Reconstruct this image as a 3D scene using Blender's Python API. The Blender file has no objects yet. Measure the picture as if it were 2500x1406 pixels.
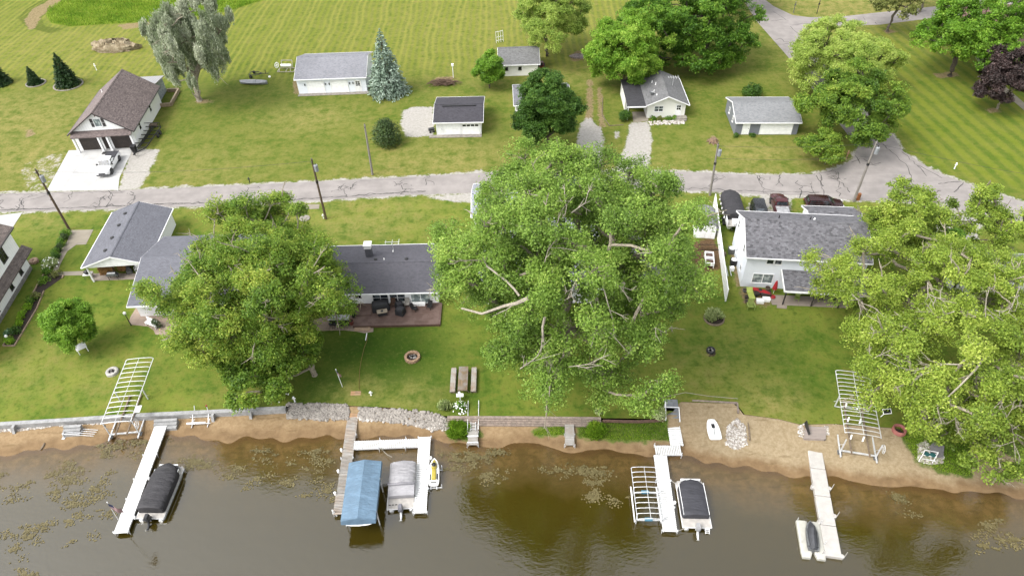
import bpy, math, random
import numpy as np
from mathutils import Vector, Matrix
rng = np.random.default_rng(11); random.seed(11)
SC = bpy.context.scene; COL = SC.collection
R_ = math.radians
# ------------------------------------------------------------------ camera (solved from the leaning poles and walls)
F_PX, VP, CAM_H = 1735.0, (1302.0, 2598.0), 58.0
_d = np.array([VP[0]-1250., -(VP[1]-703.), -F_PX]); _d /= np.linalg.norm(_d)
_Z = -_d; _f = np.array([0, 0, -1.]); _Y = _f - _f.dot(_Z)*_Z; _Y /= np.linalg.norm(_Y)
CR = np.array([np.cross(_Y, _Z), _Y, _Z])
def W(px, py, z=0.):
    """survey: the point at height z that the photograph shows at px, py"""
    r = CR @ np.array([px-1250., -(py-703.), -F_PX]); t = (z-CAM_H)/r[2]
    return np.array([0, 0, CAM_H]) + t*r
def P(p):
    c = CR.T @ (np.asarray(p, float)-np.array([0, 0, CAM_H])); return 1250+F_PX*c[0]/-c[2], 703-F_PX*c[1]/-c[2], F_PX/-c[2]
cam = bpy.data.cameras.new('camera'); cam.sensor_width = 36; cam.lens = F_PX*36/2500; cam.clip_end = 2000; cam.clip_start = .5
co = bpy.data.objects.new('camera', cam); COL.objects.link(co); SC.camera = co
M4 = Matrix.Identity(4)
for i in range(3):
    for j in range(3): M4[i][j] = CR[i, j]
M4[2][3] = CAM_H; co.matrix_world = M4
# ------------------------------------------------------------------ colours and materials
def lin(r, g, b):
    return tuple(((c/255.)/12.92 if c/255. <= .04045 else ((c/255.+.055)/1.055)**2.4) for c in (r, g, b))
EXPO = 2.3
def A(r, g, b, k=1.):
    """surface colour that, in this daylight, photographs about as r, g, b"""
    return tuple(min(.82, c*k/EXPO) for c in lin(r, g, b))
class NT:
    def __init__(s, name):
        s.m = bpy.data.materials.new(name); s.m.use_nodes = True; s.t = s.m.node_tree; s.n = s.t.nodes; s.l = s.t.links
        s.b = s.n['Principled BSDF']; s.out = s.n['Material Output']
    def node(s, typ, **kw):
        n = s.n.new(typ)
        for k, v in kw.items(): setattr(n, k, v)
        return n
    def link(s, a, b): s.l.new(a, b)
    def put(s, sock, v):
        if hasattr(v, 'is_linked') or isinstance(v, bpy.types.NodeSocket): s.link(v, sock)
        else: sock.default_value = v
    def noise(s, vec, scale, detail=4, rough=.55, out='Fac'):
        n = s.node('ShaderNodeTexNoise'); n.inputs['Scale'].default_value = scale; n.inputs['Detail'].default_value = detail; n.inputs['Roughness'].default_value = rough
        if vec is not None: s.link(vec, n.inputs['Vector'])
        return n.outputs[out]
    def ramp(s, fac, lo, hi, a=0., b=1.):
        n = s.node('ShaderNodeMapRange'); n.interpolation_type = 'SMOOTHSTEP'
        s.link(fac, n.inputs['Value'])
        for k, v in (('From Min', lo), ('From Max', hi), ('To Min', a), ('To Max', b)): s.put(n.inputs[k], v)
        return n.outputs['Result']
    def math(s, op, a, b=0., c=0.):
        n = s.node('ShaderNodeMath', operation=op); s.put(n.inputs[0], a); s.put(n.inputs[1], b); s.put(n.inputs[2], c); return n.outputs[0]
    def mix(s, fac, a, b, mode='MIX'):
        n = s.node('ShaderNodeMix', data_type='RGBA', blend_type=mode)
        s.put(n.inputs[0], fac)
        for sock, v in ((n.inputs[6], a), (n.inputs[7], b)):
            s.put(sock, (*v, 1) if isinstance(v, tuple) and len(v) == 3 else v)
        return n.outputs[2]
    def attr(s, name):
        n = s.node('ShaderNodeAttribute'); n.attribute_name = name; return n.outputs['Fac']
    def pos(s, which='Object'):
        if which == 'World': return s.node('ShaderNodeNewGeometry').outputs['Position']
        return s.node('ShaderNodeTexCoord').outputs[which]
    def sep(s, vec):
        n = s.node('ShaderNodeSeparateXYZ'); s.link(vec, n.inputs[0]); return n.outputs
    def scale(s, vec, sc, rot=(0, 0, 0)):
        n = s.node('ShaderNodeMapping'); n.inputs['Scale'].default_value = sc; n.inputs['Rotation'].default_value = rot; s.link(vec, n.inputs[0]); return n.outputs[0]
    def bump(s, h, strength=.3, dist=.05):
        n = s.node('ShaderNodeBump'); n.inputs['Strength'].default_value = strength; n.inputs['Distance'].default_value = dist
        s.link(h, n.inputs['Height']); s.link(n.outputs[0], s.b.inputs['Normal'])
    def done(s, col=None, rough=.7, metal=0., spec=None):
        if col is not None: s.put(s.b.inputs['Base Color'], (*col, 1) if isinstance(col, tuple) and len(col) == 3 else col)
        s.put(s.b.inputs['Roughness'], rough); s.b.inputs['Metallic'].default_value = metal
        if spec is not None: s.b.inputs['Specular IOR Level'].default_value = spec
        return s.m
_mats = {}
def mat(name, c, var=.12, sc=3., rough=.6, metal=0., spec=None, fine=0., c2=None, wrinkle=0):
    """weathered paint / metal / fabric: colour c with blotches, dirt and fine grain"""
    if name in _mats: return _mats[name]
    t = NT(name); p = t.pos('Object')
    n1 = t.noise(p, sc, 5); n2 = t.noise(p, sc*9, 3)
    dk = c2 if c2 else tuple(x*(1-2.2*var) for x in c); lt = tuple(min(.85, x*(1+.8*var)) for x in c)
    col = t.mix(t.ramp(n1, .3, .72), dk, lt)
    if fine: col = t.mix(fine, col, t.mix(t.ramp(n2, .35, .65), tuple(x*.35 for x in c), tuple(min(.9, x*1.7) for x in c)))
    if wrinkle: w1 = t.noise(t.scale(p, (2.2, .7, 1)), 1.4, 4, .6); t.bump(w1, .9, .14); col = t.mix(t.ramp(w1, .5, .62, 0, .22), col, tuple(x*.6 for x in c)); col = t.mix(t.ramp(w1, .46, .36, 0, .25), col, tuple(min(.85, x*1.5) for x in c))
    rr = t.ramp(n2, .3, .7, max(.05, rough-.12), min(1, rough+.12))
    _mats[name] = t.done(col, rr, metal, spec); return _mats[name]
def shingle(name, c, mott=.35, row=.16, sc=3.2, rib=0):
    """asphalt shingles: courses along the slope, tabs, granule mottling, a little streaking"""
    t = NT(name); p = t.pos('Object'); br = t.node('ShaderNodeTexBrick')
    br.inputs['Scale'].default_value = 1.; br.inputs['Brick Width'].default_value = .34; br.inputs['Row Height'].default_value = row; br.inputs['Mortar Size'].default_value = .012
    br.inputs['Bias'].default_value = 0
    q = t.scale(p, (1, 1, 1), (0, 0, R_(90) if rib else 0)); t.link(q, br.inputs['Vector'])
    br.inputs['Color1'].default_value = (*[x*(1-mott) for x in c], 1); br.inputs['Color2'].default_value = (*[x*(1+mott) for x in c], 1); br.inputs['Mortar'].default_value = (*[x*.55 for x in c], 1)
    n1 = t.noise(p, sc, 4, .7); n2 = t.noise(p, .35, 3); n3 = t.noise(t.scale(p, (2.2, .25, 1) if not rib else (.25, 2.2, 1)), 1., 3)
    col = t.mix(t.ramp(n1, .35, .65, 0, .65), br.outputs[0], tuple(x*(1+.5*mott) for x in c))
    col = t.mix(t.ramp(n2, .35, .7, 0, .3), col, tuple(x*.72 for x in c)); col = t.mix(t.ramp(n3, .5, .8, 0, .25), col, tuple(x*1.3 for x in c))
    t.bump(br.outputs['Fac'], .4, .02); return t.done(col, .85, 0, .25)
def siding(name, c, pitch=.16, axis='z', dark=.72):
    """lap siding or board and batten with faint dirt towards nothing in particular"""
    t = NT(name); p = t.pos('Object'); x, y, z = t.sep(p)
    v = z if axis == 'z' else t.math('ADD', x, y)
    f = t.math('FRACT', t.math('DIVIDE', v, pitch)); line = t.ramp(f, .0, .16, 1, 0)
    n = t.noise(p, 1.3, 4)
    col = t.mix(t.ramp(n, .35, .75, 0, .16), c, tuple(x*.75 for x in c)); col = t.mix(line, col, tuple(x*dark for x in c))
    t.bump(f, .25, .02); return t.done(col, .55, 0, .35)
def planks(name, c, width=.14, axis='x', var=.3, c2=None, gap=.06, rough=.75):
    """boards across local x (or y), each its own tone, grey weathering"""
    t = NT(name); p = t.pos('Object'); x, y, z = t.sep(p); v = x if axis == 'x' else y
    q = t.math('DIVIDE', v, width); f = t.math('FRACT', q); i = t.math('FLOOR', q)
    w = t.node('ShaderNodeTexWhiteNoise', noise_dimensions='1D'); t.link(i, w.inputs['W'])
    sc = (1, .12, 1) if axis == 'y' else (.12, 1, 1)
    g = t.noise(t.scale(p, (14*sc[1], 14*sc[0], 4)), 1., 4); n = t.noise(p, 1.1, 3)
    col = t.mix(w.outputs['Value'], tuple(a*(1-var) for a in c), tuple(min(.85, a*(1+var)) for a in c))
    col = t.mix(t.ramp(g, .3, .75, 0, .4), col, tuple(a*.6 for a in c))
    if c2: col = t.mix(t.ramp(n, .4, .65), col, c2)
    col = t.mix(t.ramp(f, 0., gap, 1, 0), col, tuple(a*.25 for a in c)); return t.done(col, rough, 0, .3)
def glass(name, c=(.02, .025, .03), var=(.10, .12, .13)):
    if name in _mats: return _mats[name]
    t = NT(name); n = t.noise(t.pos('Object'), 1.6, 2)
    _mats[name] = t.done(t.mix(t.ramp(n, .45, .65), c, var), .06, 0, .6); return _mats[name]
# ------------------------------------------------------------------ meshes
class MB:
    def __init__(s): s.v = []; s.f = []; s.mi = []; s.cur = 0; s.M = None
    def add(s, pts, faces):
        b = len(s.v)
        if s.M is not None: pts = [s.M @ Vector(p) for p in pts]
        s.v += [tuple(p) for p in pts]; s.f += [tuple(i+b for i in f) for f in faces]; s.mi += [s.cur]*len(faces); return s
    def box(s, x0, x1, y0, y1, z0, z1):
        return s.add([(x0, y0, z0), (x1, y0, z0), (x1, y1, z0), (x0, y1, z0), (x0, y0, z1), (x1, y0, z1), (x1, y1, z1), (x0, y1, z1)],
                     [(3, 2, 1, 0), (4, 5, 6, 7), (0, 1, 5, 4), (1, 2, 6, 5), (2, 3, 7, 6), (3, 0, 4, 7)])
    def cbox(s, c, sx, sy, sz, rz=0, rx=0, ry=0):
        m = Matrix.Translation(c) @ Matrix.Rotation(rz, 4, 'Z') @ Matrix.Rotation(ry, 4, 'Y') @ Matrix.Rotation(rx, 4, 'X'); o = s.M; s.M = m if o is None else o @ m
        s.box(-sx/2, sx/2, -sy/2, sy/2, -sz/2, sz/2); s.M = o; return s
    def beam(s, p, q, w, h):
        """a square bar from p to q"""
        p, q = Vector(p), Vector(q); d = q-p
        if d.length < 1e-6: return s
        z = d.normalized(); x = Vector((0, 0, 1)).cross(z)
        x = x.normalized() if x.length > 1e-3 else Vector((1, 0, 0)); y = z.cross(x)
        c = [(-w/2, -h/2), (w/2, -h/2), (w/2, h/2), (-w/2, h/2)]
        return s.add([tuple(p+x*a+y*b) for a, b in c]+[tuple(q+x*a+y*b) for a, b in c], [(3, 2, 1, 0), (4, 5, 6, 7), (0, 1, 5, 4), (1, 2, 6, 5), (2, 3, 7, 6), (3, 0, 4, 7)])
    def prism(s, poly, z0, z1):
        n = len(poly); return s.add([(x, y, z0) for x, y in poly]+[(x, y, z1) for x, y in poly], [tuple(range(n-1, -1, -1)), tuple(range(n, 2*n))]+[(i, (i+1) % n, n+(i+1) % n, n+i) for i in range(n)])
    def prismy(s, poly, y0, y1):
        """profile in x,z extruded along y"""
        n = len(poly); return s.add([(x, y0, z) for x, z in poly]+[(x, y1, z) for x, z in poly], [tuple(range(n)), tuple(range(2*n-1, n-1, -1))]+[(i, n+i, n+(i+1) % n, (i+1) % n) for i in range(n)])
    def prismx(s, poly, x0, x1):
        n = len(poly); return s.add([(x0, y, z) for y, z in poly]+[(x1, y, z) for y, z in poly], [tuple(range(n-1, -1, -1)), tuple(range(n, 2*n))]+[(i, (i+1) % n, n+(i+1) % n, n+i) for i in range(n)])
    def tube(s, pts, r, n=6, cap=True):
        pts = [Vector(p) for p in pts]; rr = r if hasattr(r, '__len__') else [r]*len(pts); rings = []
        up = Vector((0, 0, 1))
        for i, p in enumerate(pts):
            d = (pts[min(i+1, len(pts)-1)]-pts[max(i-1, 0)]).normalized(); x = up.cross(d)
            x = x.normalized() if x.length > .05 else Vector((1, 0, 0)); y = d.cross(x)
            rings.append([tuple(p+(x*math.cos(a)+y*math.sin(a))*rr[i]) for a in [2*math.pi*k/n for k in range(n)]])
        return s.loft(rings, cap)
    def loft(s, rings, cap=True, close=True):
        n = len(rings[0]); v = [p for r in rings for p in r]; f = []
        for i in range(len(rings)-1):
            for k in range(n if close else n-1): f.append((i*n+k, i*n+(k+1) % n, (i+1)*n+(k+1) % n, (i+1)*n+k))
        if cap: f.append(tuple(range(n-1, -1, -1))); f.append(tuple(range((len(rings)-1)*n, len(rings)*n)))
        return s.add(v, f)
    def lathe(s, prof, c=(0, 0, 0), n=16, cap=True):
        return s.loft([[(c[0]+r*math.cos(2*math.pi*k/n), c[1]+r*math.sin(2*math.pi*k/n), c[2]+z) for k in range(n)] for r, z in prof], cap)
    def disc(s, c, r, axis, th, n=14):
        a = Vector(axis).normalized(); return s.tube([Vector(c)-a*th/2, Vector(c)+a*th/2], r, n)
    def build(s, name, m, parent=None, smooth=False, loc=None, bevel=0, fix=True):
        me = bpy.data.meshes.new(name); me.from_pydata(s.v, [], s.f)
        for x in (m if isinstance(m, (list, tuple)) else [m]): me.materials.append(x)
        if any(s.mi): me.polygons.foreach_set('material_index', s.mi)
        if fix:
            import bmesh
            b = bmesh.new(); b.from_mesh(me); bmesh.ops.recalc_face_normals(b, faces=b.faces); b.to_mesh(me); b.free()
        if smooth:
            me.polygons.foreach_set('use_smooth', [True]*len(me.polygons)); me.set_sharp_from_angle(angle=R_(45))
        o = bpy.data.objects.new(name, me); COL.objects.link(o)
        if parent is not None: o.parent = parent
        if loc is not None: o.location = loc
        if bevel:
            b = o.modifiers.new('edge', 'BEVEL'); b.width = bevel; b.segments = 2; b.limit_method = 'ANGLE'
        return o
def thing(name, label, cat, loc=(0, 0, 0), rz=0., group=None):
    o = bpy.data.objects.new(name, None); COL.objects.link(o); o.location = tuple(float(x) for x in loc); o.rotation_euler = (0, 0, rz); o.empty_display_size = .3
    return tag(o, label, cat, group)
def tag(o, label, cat, group=None):
    o['label'] = label; o['category'] = cat
    if group: o['group'] = group
    return o
def kind(o, k): o['kind'] = k; return o
def dup(root, loc, rz=None, label=None):
    r = root.copy(); COL.objects.link(r); r.location = tuple(float(x) for x in loc)
    if rz is not None: r.rotation_euler = (0, 0, rz)
    if label: r['label'] = label
    for ch in list(root.children):
        c = ch.copy(); COL.objects.link(c); c.parent = r
        for g in list(ch.children):
            d = g.copy(); COL.objects.link(d); d.parent = c
    return r
def head(a, b): return math.atan2(b[1]-a[1], b[0]-a[0])
# ------------------------------------------------------------------ shore profile
WATER = -.9
def _curve(px, z):
    p = np.array([W(x, y, z)[:2] for x, y in px]); i = np.argsort(p[:, 0]); return p[i, 0], p[i, 1]
_wx, _wy = _curve([(-600, 1075), (0, 1033), (150, 1024), (330, 1012), (560, 1001), (695, 995), (705, 988), (850, 990), (960, 995), (1085, 1015), (1095, 1016), (1465, 1020), (1610, 1022), (1650, 1000), (1656, 980), (1798, 985), (1808, 1010), (1900, 1022), (1955, 1036), (2030, 1034), (2165, 1043), (2380, 1062), (2500, 1085), (3000, 1180)], 0.)
_sx, _sy = _curve([(-600, 1180), (0, 1108), (120, 1098), (250, 1080), (380, 1064), (560, 1074), (700, 1070), (840, 1067), (1000, 1066), (1060, 1070), (1100, 1086), (1200, 1088), (1290, 1082), (1400, 1100), (1500, 1103), (1600, 1107), (1660, 1117), (1740, 1128), (1850, 1148), (1960, 1160), (2040, 1171), (2200, 1189), (2330, 1197), (2500, 1212), (3000, 1265)], WATER)
_dx = [W(x, 1015)[0] for x in (-600, 690, 712, 1080, 1098, 1462, 1475, 1600, 1660, 3000)]; _dd = [.55, .55, .12, .15, .6, .6, .25, .25, .04, .04]
def y_wall(x): return np.interp(x, _wx, _wy)
def y_shore(x): return np.interp(x, _sx, _sy)+.22*np.sin(np.asarray(x)*.9)+.12*np.sin(np.asarray(x)*2.3+1)
def terrain(x, y):
    x = np.asarray(x, float); y = np.asarray(y, float); yw = y_wall(x); ys = y_shore(x); d = np.interp(x, _dx, _dd)
    t = (yw-y)/np.maximum(yw-ys, .5)
    z = np.where(t <= 0, 0., np.where(t < 1, -d-(-WATER-d)*np.clip(t, 0, 1)**1.0, WATER-.14*(ys-y)))
    return z
def G(px, py):
    z = 0.
    for _ in range(8):
        p = W(px, py, z); z = float(terrain(p[0], p[1]))
        z = max(z, WATER)
    p = W(px, py, z); return p
def sdf(poly, X, Y):
    """signed distance in metres, positive inside"""
    poly = np.asarray(poly, float)[:, :2]; d = np.full(X.shape, 1e9); ins = np.zeros(X.shape, bool); n = len(poly)
    for i in range(n):
        a, b = poly[i], poly[(i+1) % n]; e = b-a; wx, wy = X-a[0], Y-a[1]
        t = np.clip((wx*e[0]+wy*e[1])/max(e.dot(e), 1e-9), 0, 1); d = np.minimum(d, (wx-e[0]*t)**2+(wy-e[1]*t)**2)
        c = ((a[1] <= Y) & (b[1] > Y)) | ((b[1] <= Y) & (a[1] > Y))
        with np.errstate(divide='ignore', invalid='ignore'): ins ^= c & (X < a[0]+(Y-a[1])/(b[1]-a[1]+1e-12)*e[0])
    return np.where(ins, 1, -1)*np.sqrt(d)
def dist_line(pts, X, Y):
    pts = np.asarray(pts, float); d = np.full(X.shape, 1e9)
    for a, b in zip(pts[:-1], pts[1:]):
        e = b[:2]-a[:2]; wx, wy = X-a[0], Y-a[1]; t = np.clip((wx*e[0]+wy*e[1])/max(e.dot(e), 1e-9), 0, 1); d = np.minimum(d, (wx-e[0]*t)**2+(wy-e[1]*t)**2)
    return np.sqrt(d)
# ------------------------------------------------------------------ light
w = bpy.data.worlds.new('World'); SC.world = w; w.use_nodes = True; nt = w.node_tree
sky = nt.nodes.new('ShaderNodeTexSky'); sky.sky_type = 'NISHITA'; sky.sun_disc = False
SUN_AZ, SUN_EL = R_(-116), R_(52)     # towards the light, from the left; azimuth clockwise from +Y
sky.sun_elevation = SUN_EL; sky.sun_rotation = SUN_AZ; sky.dust_density = 4; sky.air_density = 1.2; sky.ozone_density = 1
hs = nt.nodes.new('ShaderNodeHueSaturation'); hs.inputs['Saturation'].default_value = .18
nt.links.new(sky.outputs[0], hs.inputs['Color']); nt.links.new(hs.outputs[0], nt.nodes['Background'].inputs[0]); nt.nodes['Background'].inputs[1].default_value = .15
ld = bpy.data.lights.new('sun', 'SUN'); ld.energy = .6; ld.angle = R_(20); ld.color = (1, .96, .9); lo = bpy.data.objects.new('sun', ld); COL.objects.link(lo)
sd_ = Vector((math.sin(SUN_AZ)*math.cos(SUN_EL), math.cos(SUN_AZ)*math.cos(SUN_EL), math.sin(SUN_EL))); lo.rotation_euler = sd_.to_track_quat('Z', 'Y').to_euler()
SC.view_settings.view_transform = 'Standard'; SC.view_settings.look = 'None'; SC.view_settings.gamma = 1; SC.view_settings.exposure = 1.58
SC.cycles.max_bounces = 6; SC.cycles.diffuse_bounces = 5; SC.cycles.glossy_bounces = 3; SC.cycles.transparent_max_bounces = 8; SC.cycles.transmission_bounces = 4
SC.cycles.caustics_reflective = False; SC.cycles.caustics_refractive = False
# ------------------------------------------------------------------ the lie of the land: every patch is a polygon on the ground
def poly(px): return [G(x, y)[:2] for x, y in px]
def line(px): return [W(x, y)[:2] for x, y in px]
ROAD_TOP = [(-400, 505), (-150, 484), (0, 473), (130, 469), (290, 465), (600, 452), (1000, 432), (1170, 423), (1300, 419), (1500, 418), (1690, 420), (1850, 428), (1980, 426), (2045, 412), (2082, 388), (2098, 352)]
ROAD_BOT = [(-400, 552), (-150, 528), (0, 518), (250, 511), (600, 500), (1000, 476), (1180, 470), (1500, 468), (1700, 466), (1850, 474), (2000, 478), (2080, 489), (2200, 493), (2330, 511), (2450, 531), (2700, 578), (3100, 640)]
ROAD_R = [(3100, 575), (2700, 548), (2500, 494), (2400, 461), (2310, 430), (2265, 408), (2205, 370), (2178, 328)]
road_poly = line(ROAD_TOP)+line([(2178, 328)])+line(ROAD_R[::-1][1:])+line(ROAD_BOT[::-1])
side_poly = line([(2092, 358), (1920, 135), (1845, 50), (1815, 0), (1770, -70), (1835, -70), (1868, 0), (1898, 24), (1935, 38), (1975, 62), (1985, 82), (1968, 105), (2186, 346)])
upper_poly = line([(1880, 12), (1935, 38), (1975, 43), (2050, 42), (2130, 33), (2280, 17), (2420, -6), (2700, -60), (2700, -25), (2420, 22), (2270, 46), (2150, 61), (2060, 64), (2000, 74), (1972, 98), (1940, 70)])
gravel_px = [([(320, 362), (388, 366), (374, 402), (340, 461), (288, 467)], 1.), ([(984, 270), (1010, 262), (1058, 262), (1058, 331), (992, 335), (977, 302)], 1.),
    ([(1416, 305), (1440, 285), (1468, 318), (1476, 345), (1462, 425), (1392, 425), (1408, 352)], 1.), ([(1541, 298), (1583, 298), (1592, 345), (1582, 422), (1498, 422), (1528, 352)], 1.),
    ([(1498, 318), (1510, 318), (1512, 340), (1500, 342)], .6), ([(1812, 520), (1826, 492), (1860, 478), (1950, 474), (1938, 500), (1930, 530), (1812, 530)], .35), ([(52, 402), (110, 378), (172, 366), (118, 470), (70, 468), (45, 440)], .12),
    ([(2278, 560), (2330, 520), (2400, 540), (2370, 640), (2300, 640)], 1.), ([(1120, 425), (1180, 410), (1180, 425), (1120, 432)], .5), ([(1020, 480), (1180, 470), (1180, 500), (1060, 490)], .5), ([(1812, 466), (2010, 478), (2000, 486), (1812, 480)], .8)]
bare_px = [([(122, 0), (165, -8), (100, 42), (88, 66), (74, 76), (58, 52), (80, 22)], .9), ([(718, 192), (730, 180), (734, 232), (716, 228)], 1.), ([(1690, 588), (1748, 580), (1762, 655), (1726, 662), (1690, 640)], 1.6), ([(1388, 136), (1410, 124), (1448, 130), (1440, 146), (1402, 150)], 1.2),
    ([(1434, 195), (1446, 195), (1448, 305), (1430, 305)], 1.), ([(1457, 215), (1467, 215), (1476, 310), (1462, 310)], 1.), ([(1725, 340), (1742, 330), (1760, 345), (1745, 356)], .7), ([(280, 60), (370, 52), (370, 64), (300, 74)], .5), ([(60, 320), (82, 310), (90, 330), (60, 340)], .5),
    ([(1060, 188), (1110, 185), (1112, 206), (1060, 212)], .5), ([(2155, 76), (2170, 70), (2186, 78), (2168, 84)], 1.1), ([(2278, 180), (2335, 176), (2345, 186), (2290, 192)], 1.), ([(2408, 266), (2440, 262), (2444, 274), (2415, 275)], 1.), ([(465, 250), (490, 244), (528, 246), (520, 254)], .8),
    ([(2232, 64), (2250, 60), (2252, 72), (2236, 74)], .8), ([(1724, 850), (1745, 846), (1748, 868), (1728, 870)], .6), ([(1805, 700), (1880, 712), (1880, 748), (1815, 742)], 1.2), ([(1120, 600), (1150, 600), (1150, 650), (1120, 650)], .5), ([(1785, 620), (1810, 618), (1818, 700), (1796, 705)], 1.)]
dry_px = [((760, 290), 5, .8), ((1830, 375), 5, .9), ((95, 390), 9, .9), ((100, 540), 4, .6), ((440, 430), 10, .5), ((1000, 410), 8, .7), ((1100, 400), 8, .8), ((900, 530), 7, .7), ((250, 930), 4, .4), ((60, 900), 5, .5), ((1720, 640), 5, .2), ((1740, 920), 5, .45), ((1800, 820), 4, .25), ((1560, 420), 8, .6), ((2100, 8), 22, 1.), ((1200, 60), 25, .5), ((1880, 990), 2.5, 1.), ((1840, 940), 3, .5), ((560, 970), 3, .3), ((40, 300), 12, .8), ((250, 130), 14, .6), ((60, 120), 14, .5), ((1640, 930), 3, .2), ((870, 965), 2.5, .7), ((1000, 970), 2.5, .6), ((2000, 380), 6, .6), ((1900, 440), 8, .5), ((1360, 180), 8, .5), ((2430, 690), 7, .3)]
deep_green_px = [((880, 850), 5, 1.), ((960, 880), 6, 1.), ((800, 940), 4, .8), ((1080, 960), 4, .6), ((60, 650), 5, .5), ((1180, 330), 4, .3), ((1880, 860), 6, .4), ((1950, 960), 3, .5), ((700, 250), 5, .35), ((560, 200), 10, .3), ((170, 610), 3, .5), ((1740, 540), 4, .4)]  # lawn patches tinted a deeper green: centre, radius, strength
meadow_poly = line([(112, 40), (118, 20), (150, 4), (260, -60), (760, -60), (640, 2), (560, 28), (400, 52), (260, 60), (170, 66), (125, 58)])
# ground: one sheet from the shore wall to the horizon
xs = np.unique(np.concatenate([np.arange(-124, 124.1, .5), np.array([-600, -400, -280, -200, -160, -140, 140, 160, 200, 280, 400, 600.])]))
ts = np.concatenate([np.arange(0, 134, .5), np.array([140, 155, 180, 220, 300, 420, 600, 900.])])
X, T = np.meshgrid(xs, ts); Y = y_wall(X)+T; Z = np.zeros_like(X)
def grid_mesh(name, X, Y, Z, m, attrs, smooth=False):
    nr, nc = X.shape; v = np.stack([X, Y, Z], -1).reshape(-1, 3); i = np.arange(nr*nc).reshape(nr, nc)
    q = np.stack([i[:-1, :-1], i[:-1, 1:], i[1:, 1:], i[1:, :-1]], -1).reshape(-1, 4)
    if Y[1, 0] < Y[0, 0]: q = q[:, ::-1]
    me = bpy.data.meshes.new(name); me.vertices.add(len(v)); me.vertices.foreach_set('co', v.ravel().astype(np.float32))
    me.loops.add(q.size); me.loops.foreach_set('vertex_index', np.ascontiguousarray(q).ravel().astype(np.int32)); me.polygons.add(len(q)); me.polygons.foreach_set('loop_start', np.arange(0, q.size, 4, dtype=np.int32)); me.polygons.foreach_set('loop_total', np.full(len(q), 4, np.int32))
    me.update(calc_edges=True)
    for k, a in attrs.items(): at = me.attributes.new(k, 'FLOAT', 'POINT'); at.data.foreach_set('value', a.ravel().astype(np.float32))
    if smooth: me.polygons.foreach_set('use_smooth', [True]*len(q))
    me.materials.append(m); o = bpy.data.objects.new(name, me); COL.objects.link(o); return o
gr = np.full(X.shape, -9.); ba = np.full(X.shape, -9.); mul = np.zeros(X.shape)
for px, k in gravel_px: s_ = sdf(poly(px), X, Y); gr = np.maximum(gr, np.where(s_ > 0, np.minimum(s_, .25+.9*k)*1., s_)-(1-k)*.55)
gr = np.maximum(gr, .22-np.abs(sdf(road_poly, X, Y)+.05)*.8)
for px, k in bare_px: s_ = sdf(poly(px), X, Y); ba = np.maximum(ba, s_-(1-min(k, 1))*.5); mul = np.maximum(mul, np.where(s_ > -.3, max(0, k-1)/.6, 0))
dr = np.zeros(X.shape); lu = np.zeros(X.shape)
for (px, py), r, k in dry_px: c = W(px, py); dr = np.maximum(dr, k*np.exp(-(((X-c[0])/1.5)**2+(Y-c[1])**2)/r**2))
for (px, py), r, k in deep_green_px: c = W(px, py); lu = np.maximum(lu, k*np.exp(-(((X-c[0])/1.2)**2+(Y-c[1])**2)/r**2))
me_ = sdf(meadow_poly, X, Y)
yr = np.interp(X, [p[0] for p in line(ROAD_BOT)], [p[1] for p in line(ROAD_BOT)])
near = np.clip((yr-Y)/6+.5, 0, 1)                         # lakeside lawns against the fields beyond the road
fld = np.clip((Y-118)/8, 0, 1)*np.clip((40-X)/8, 0, 1); str_ = np.clip(sdf(line([(2170, 320), (2010, 130), (2010, 80), (2280, 48), (2560, 250), (2560, 480), (2400, 455), (2270, 405)]), X, Y)/3+.3, 0, 1)
tr = np.full(X.shape, 9.)
for k, off in enumerate((0, 1.6, 3.2, 4.8, 6.2)): tr = np.minimum(tr, dist_line(line([(170-off*7, -10), (118-off*8, 22), (98-off*8, 45), (105-off*6, 66), (150-off*4, 72+off*1.5)]), X, Y))
t = NT('lawn_grass'); p = t.pos('World'); x_, y_, z_ = t.sep(p)
n0 = t.noise(p, 6.5, 5, .75); n1 = t.noise(p, 1.1, 5, .65); n2 = t.noise(p, .22, 4, .6); n3 = t.noise(p, .05, 3); nb = t.noise(p, 2.6, 4, .7); nw = t.noise(p, .6, 4, .6); nst = t.noise(t.scale(p, (5, .5, 1)), 1., 4, .7); nst2 = t.noise(t.scale(p, (.8, 5, 1), (0, 0, R_(12))), 1., 4, .7)
GREEN, GOLD, DEEP, DRY = A(112, 134, 38), A(158, 160, 62), A(66, 96, 24), A(180, 172, 98)
far_c = t.mix(t.ramp(n2, .32, .68), A(108, 132, 44), A(138, 146, 66)); near_c = t.mix(t.ramp(n2, .3, .72), A(104, 136, 44), A(152, 164, 68))
c = t.mix(t.attr('near'), far_c, near_c)
c = t.mix(t.ramp(n1, .45, .68, 0, .7), c, t.mix(t.attr('near'), A(150, 148, 70), A(146, 148, 64)))
c = t.mix(t.ramp(n1, .48, .28, 0, .65), c, t.mix(t.attr('near'), A(92, 118, 30), A(64, 98, 22)))
c = t.mix(t.ramp(nw, .52, .7, 0, .45), c, t.mix(t.attr('near'), A(158, 150, 82), A(150, 146, 70))); c = t.mix(t.ramp(nw, .46, .3, 0, .5), c, t.mix(t.attr('near'), A(88, 120, 28), A(74, 112, 26)))
c = t.mix(t.math('MULTIPLY', t.attr('deep_green'), t.ramp(n1, .2, .6, .5, 1)), c, t.mix(t.ramp(n1, .35, .7), A(48, 84, 18), A(74, 110, 26)))
d_ = t.math('MULTIPLY', t.attr('dry'), t.ramp(t.math('ADD', nw, t.math('MULTIPLY', n1, .5)), .55, .95, .15, 1)); c = t.mix(d_, c, t.mix(t.ramp(nb, .3, .7), A(166, 158, 84), A(188, 178, 112)) )
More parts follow.
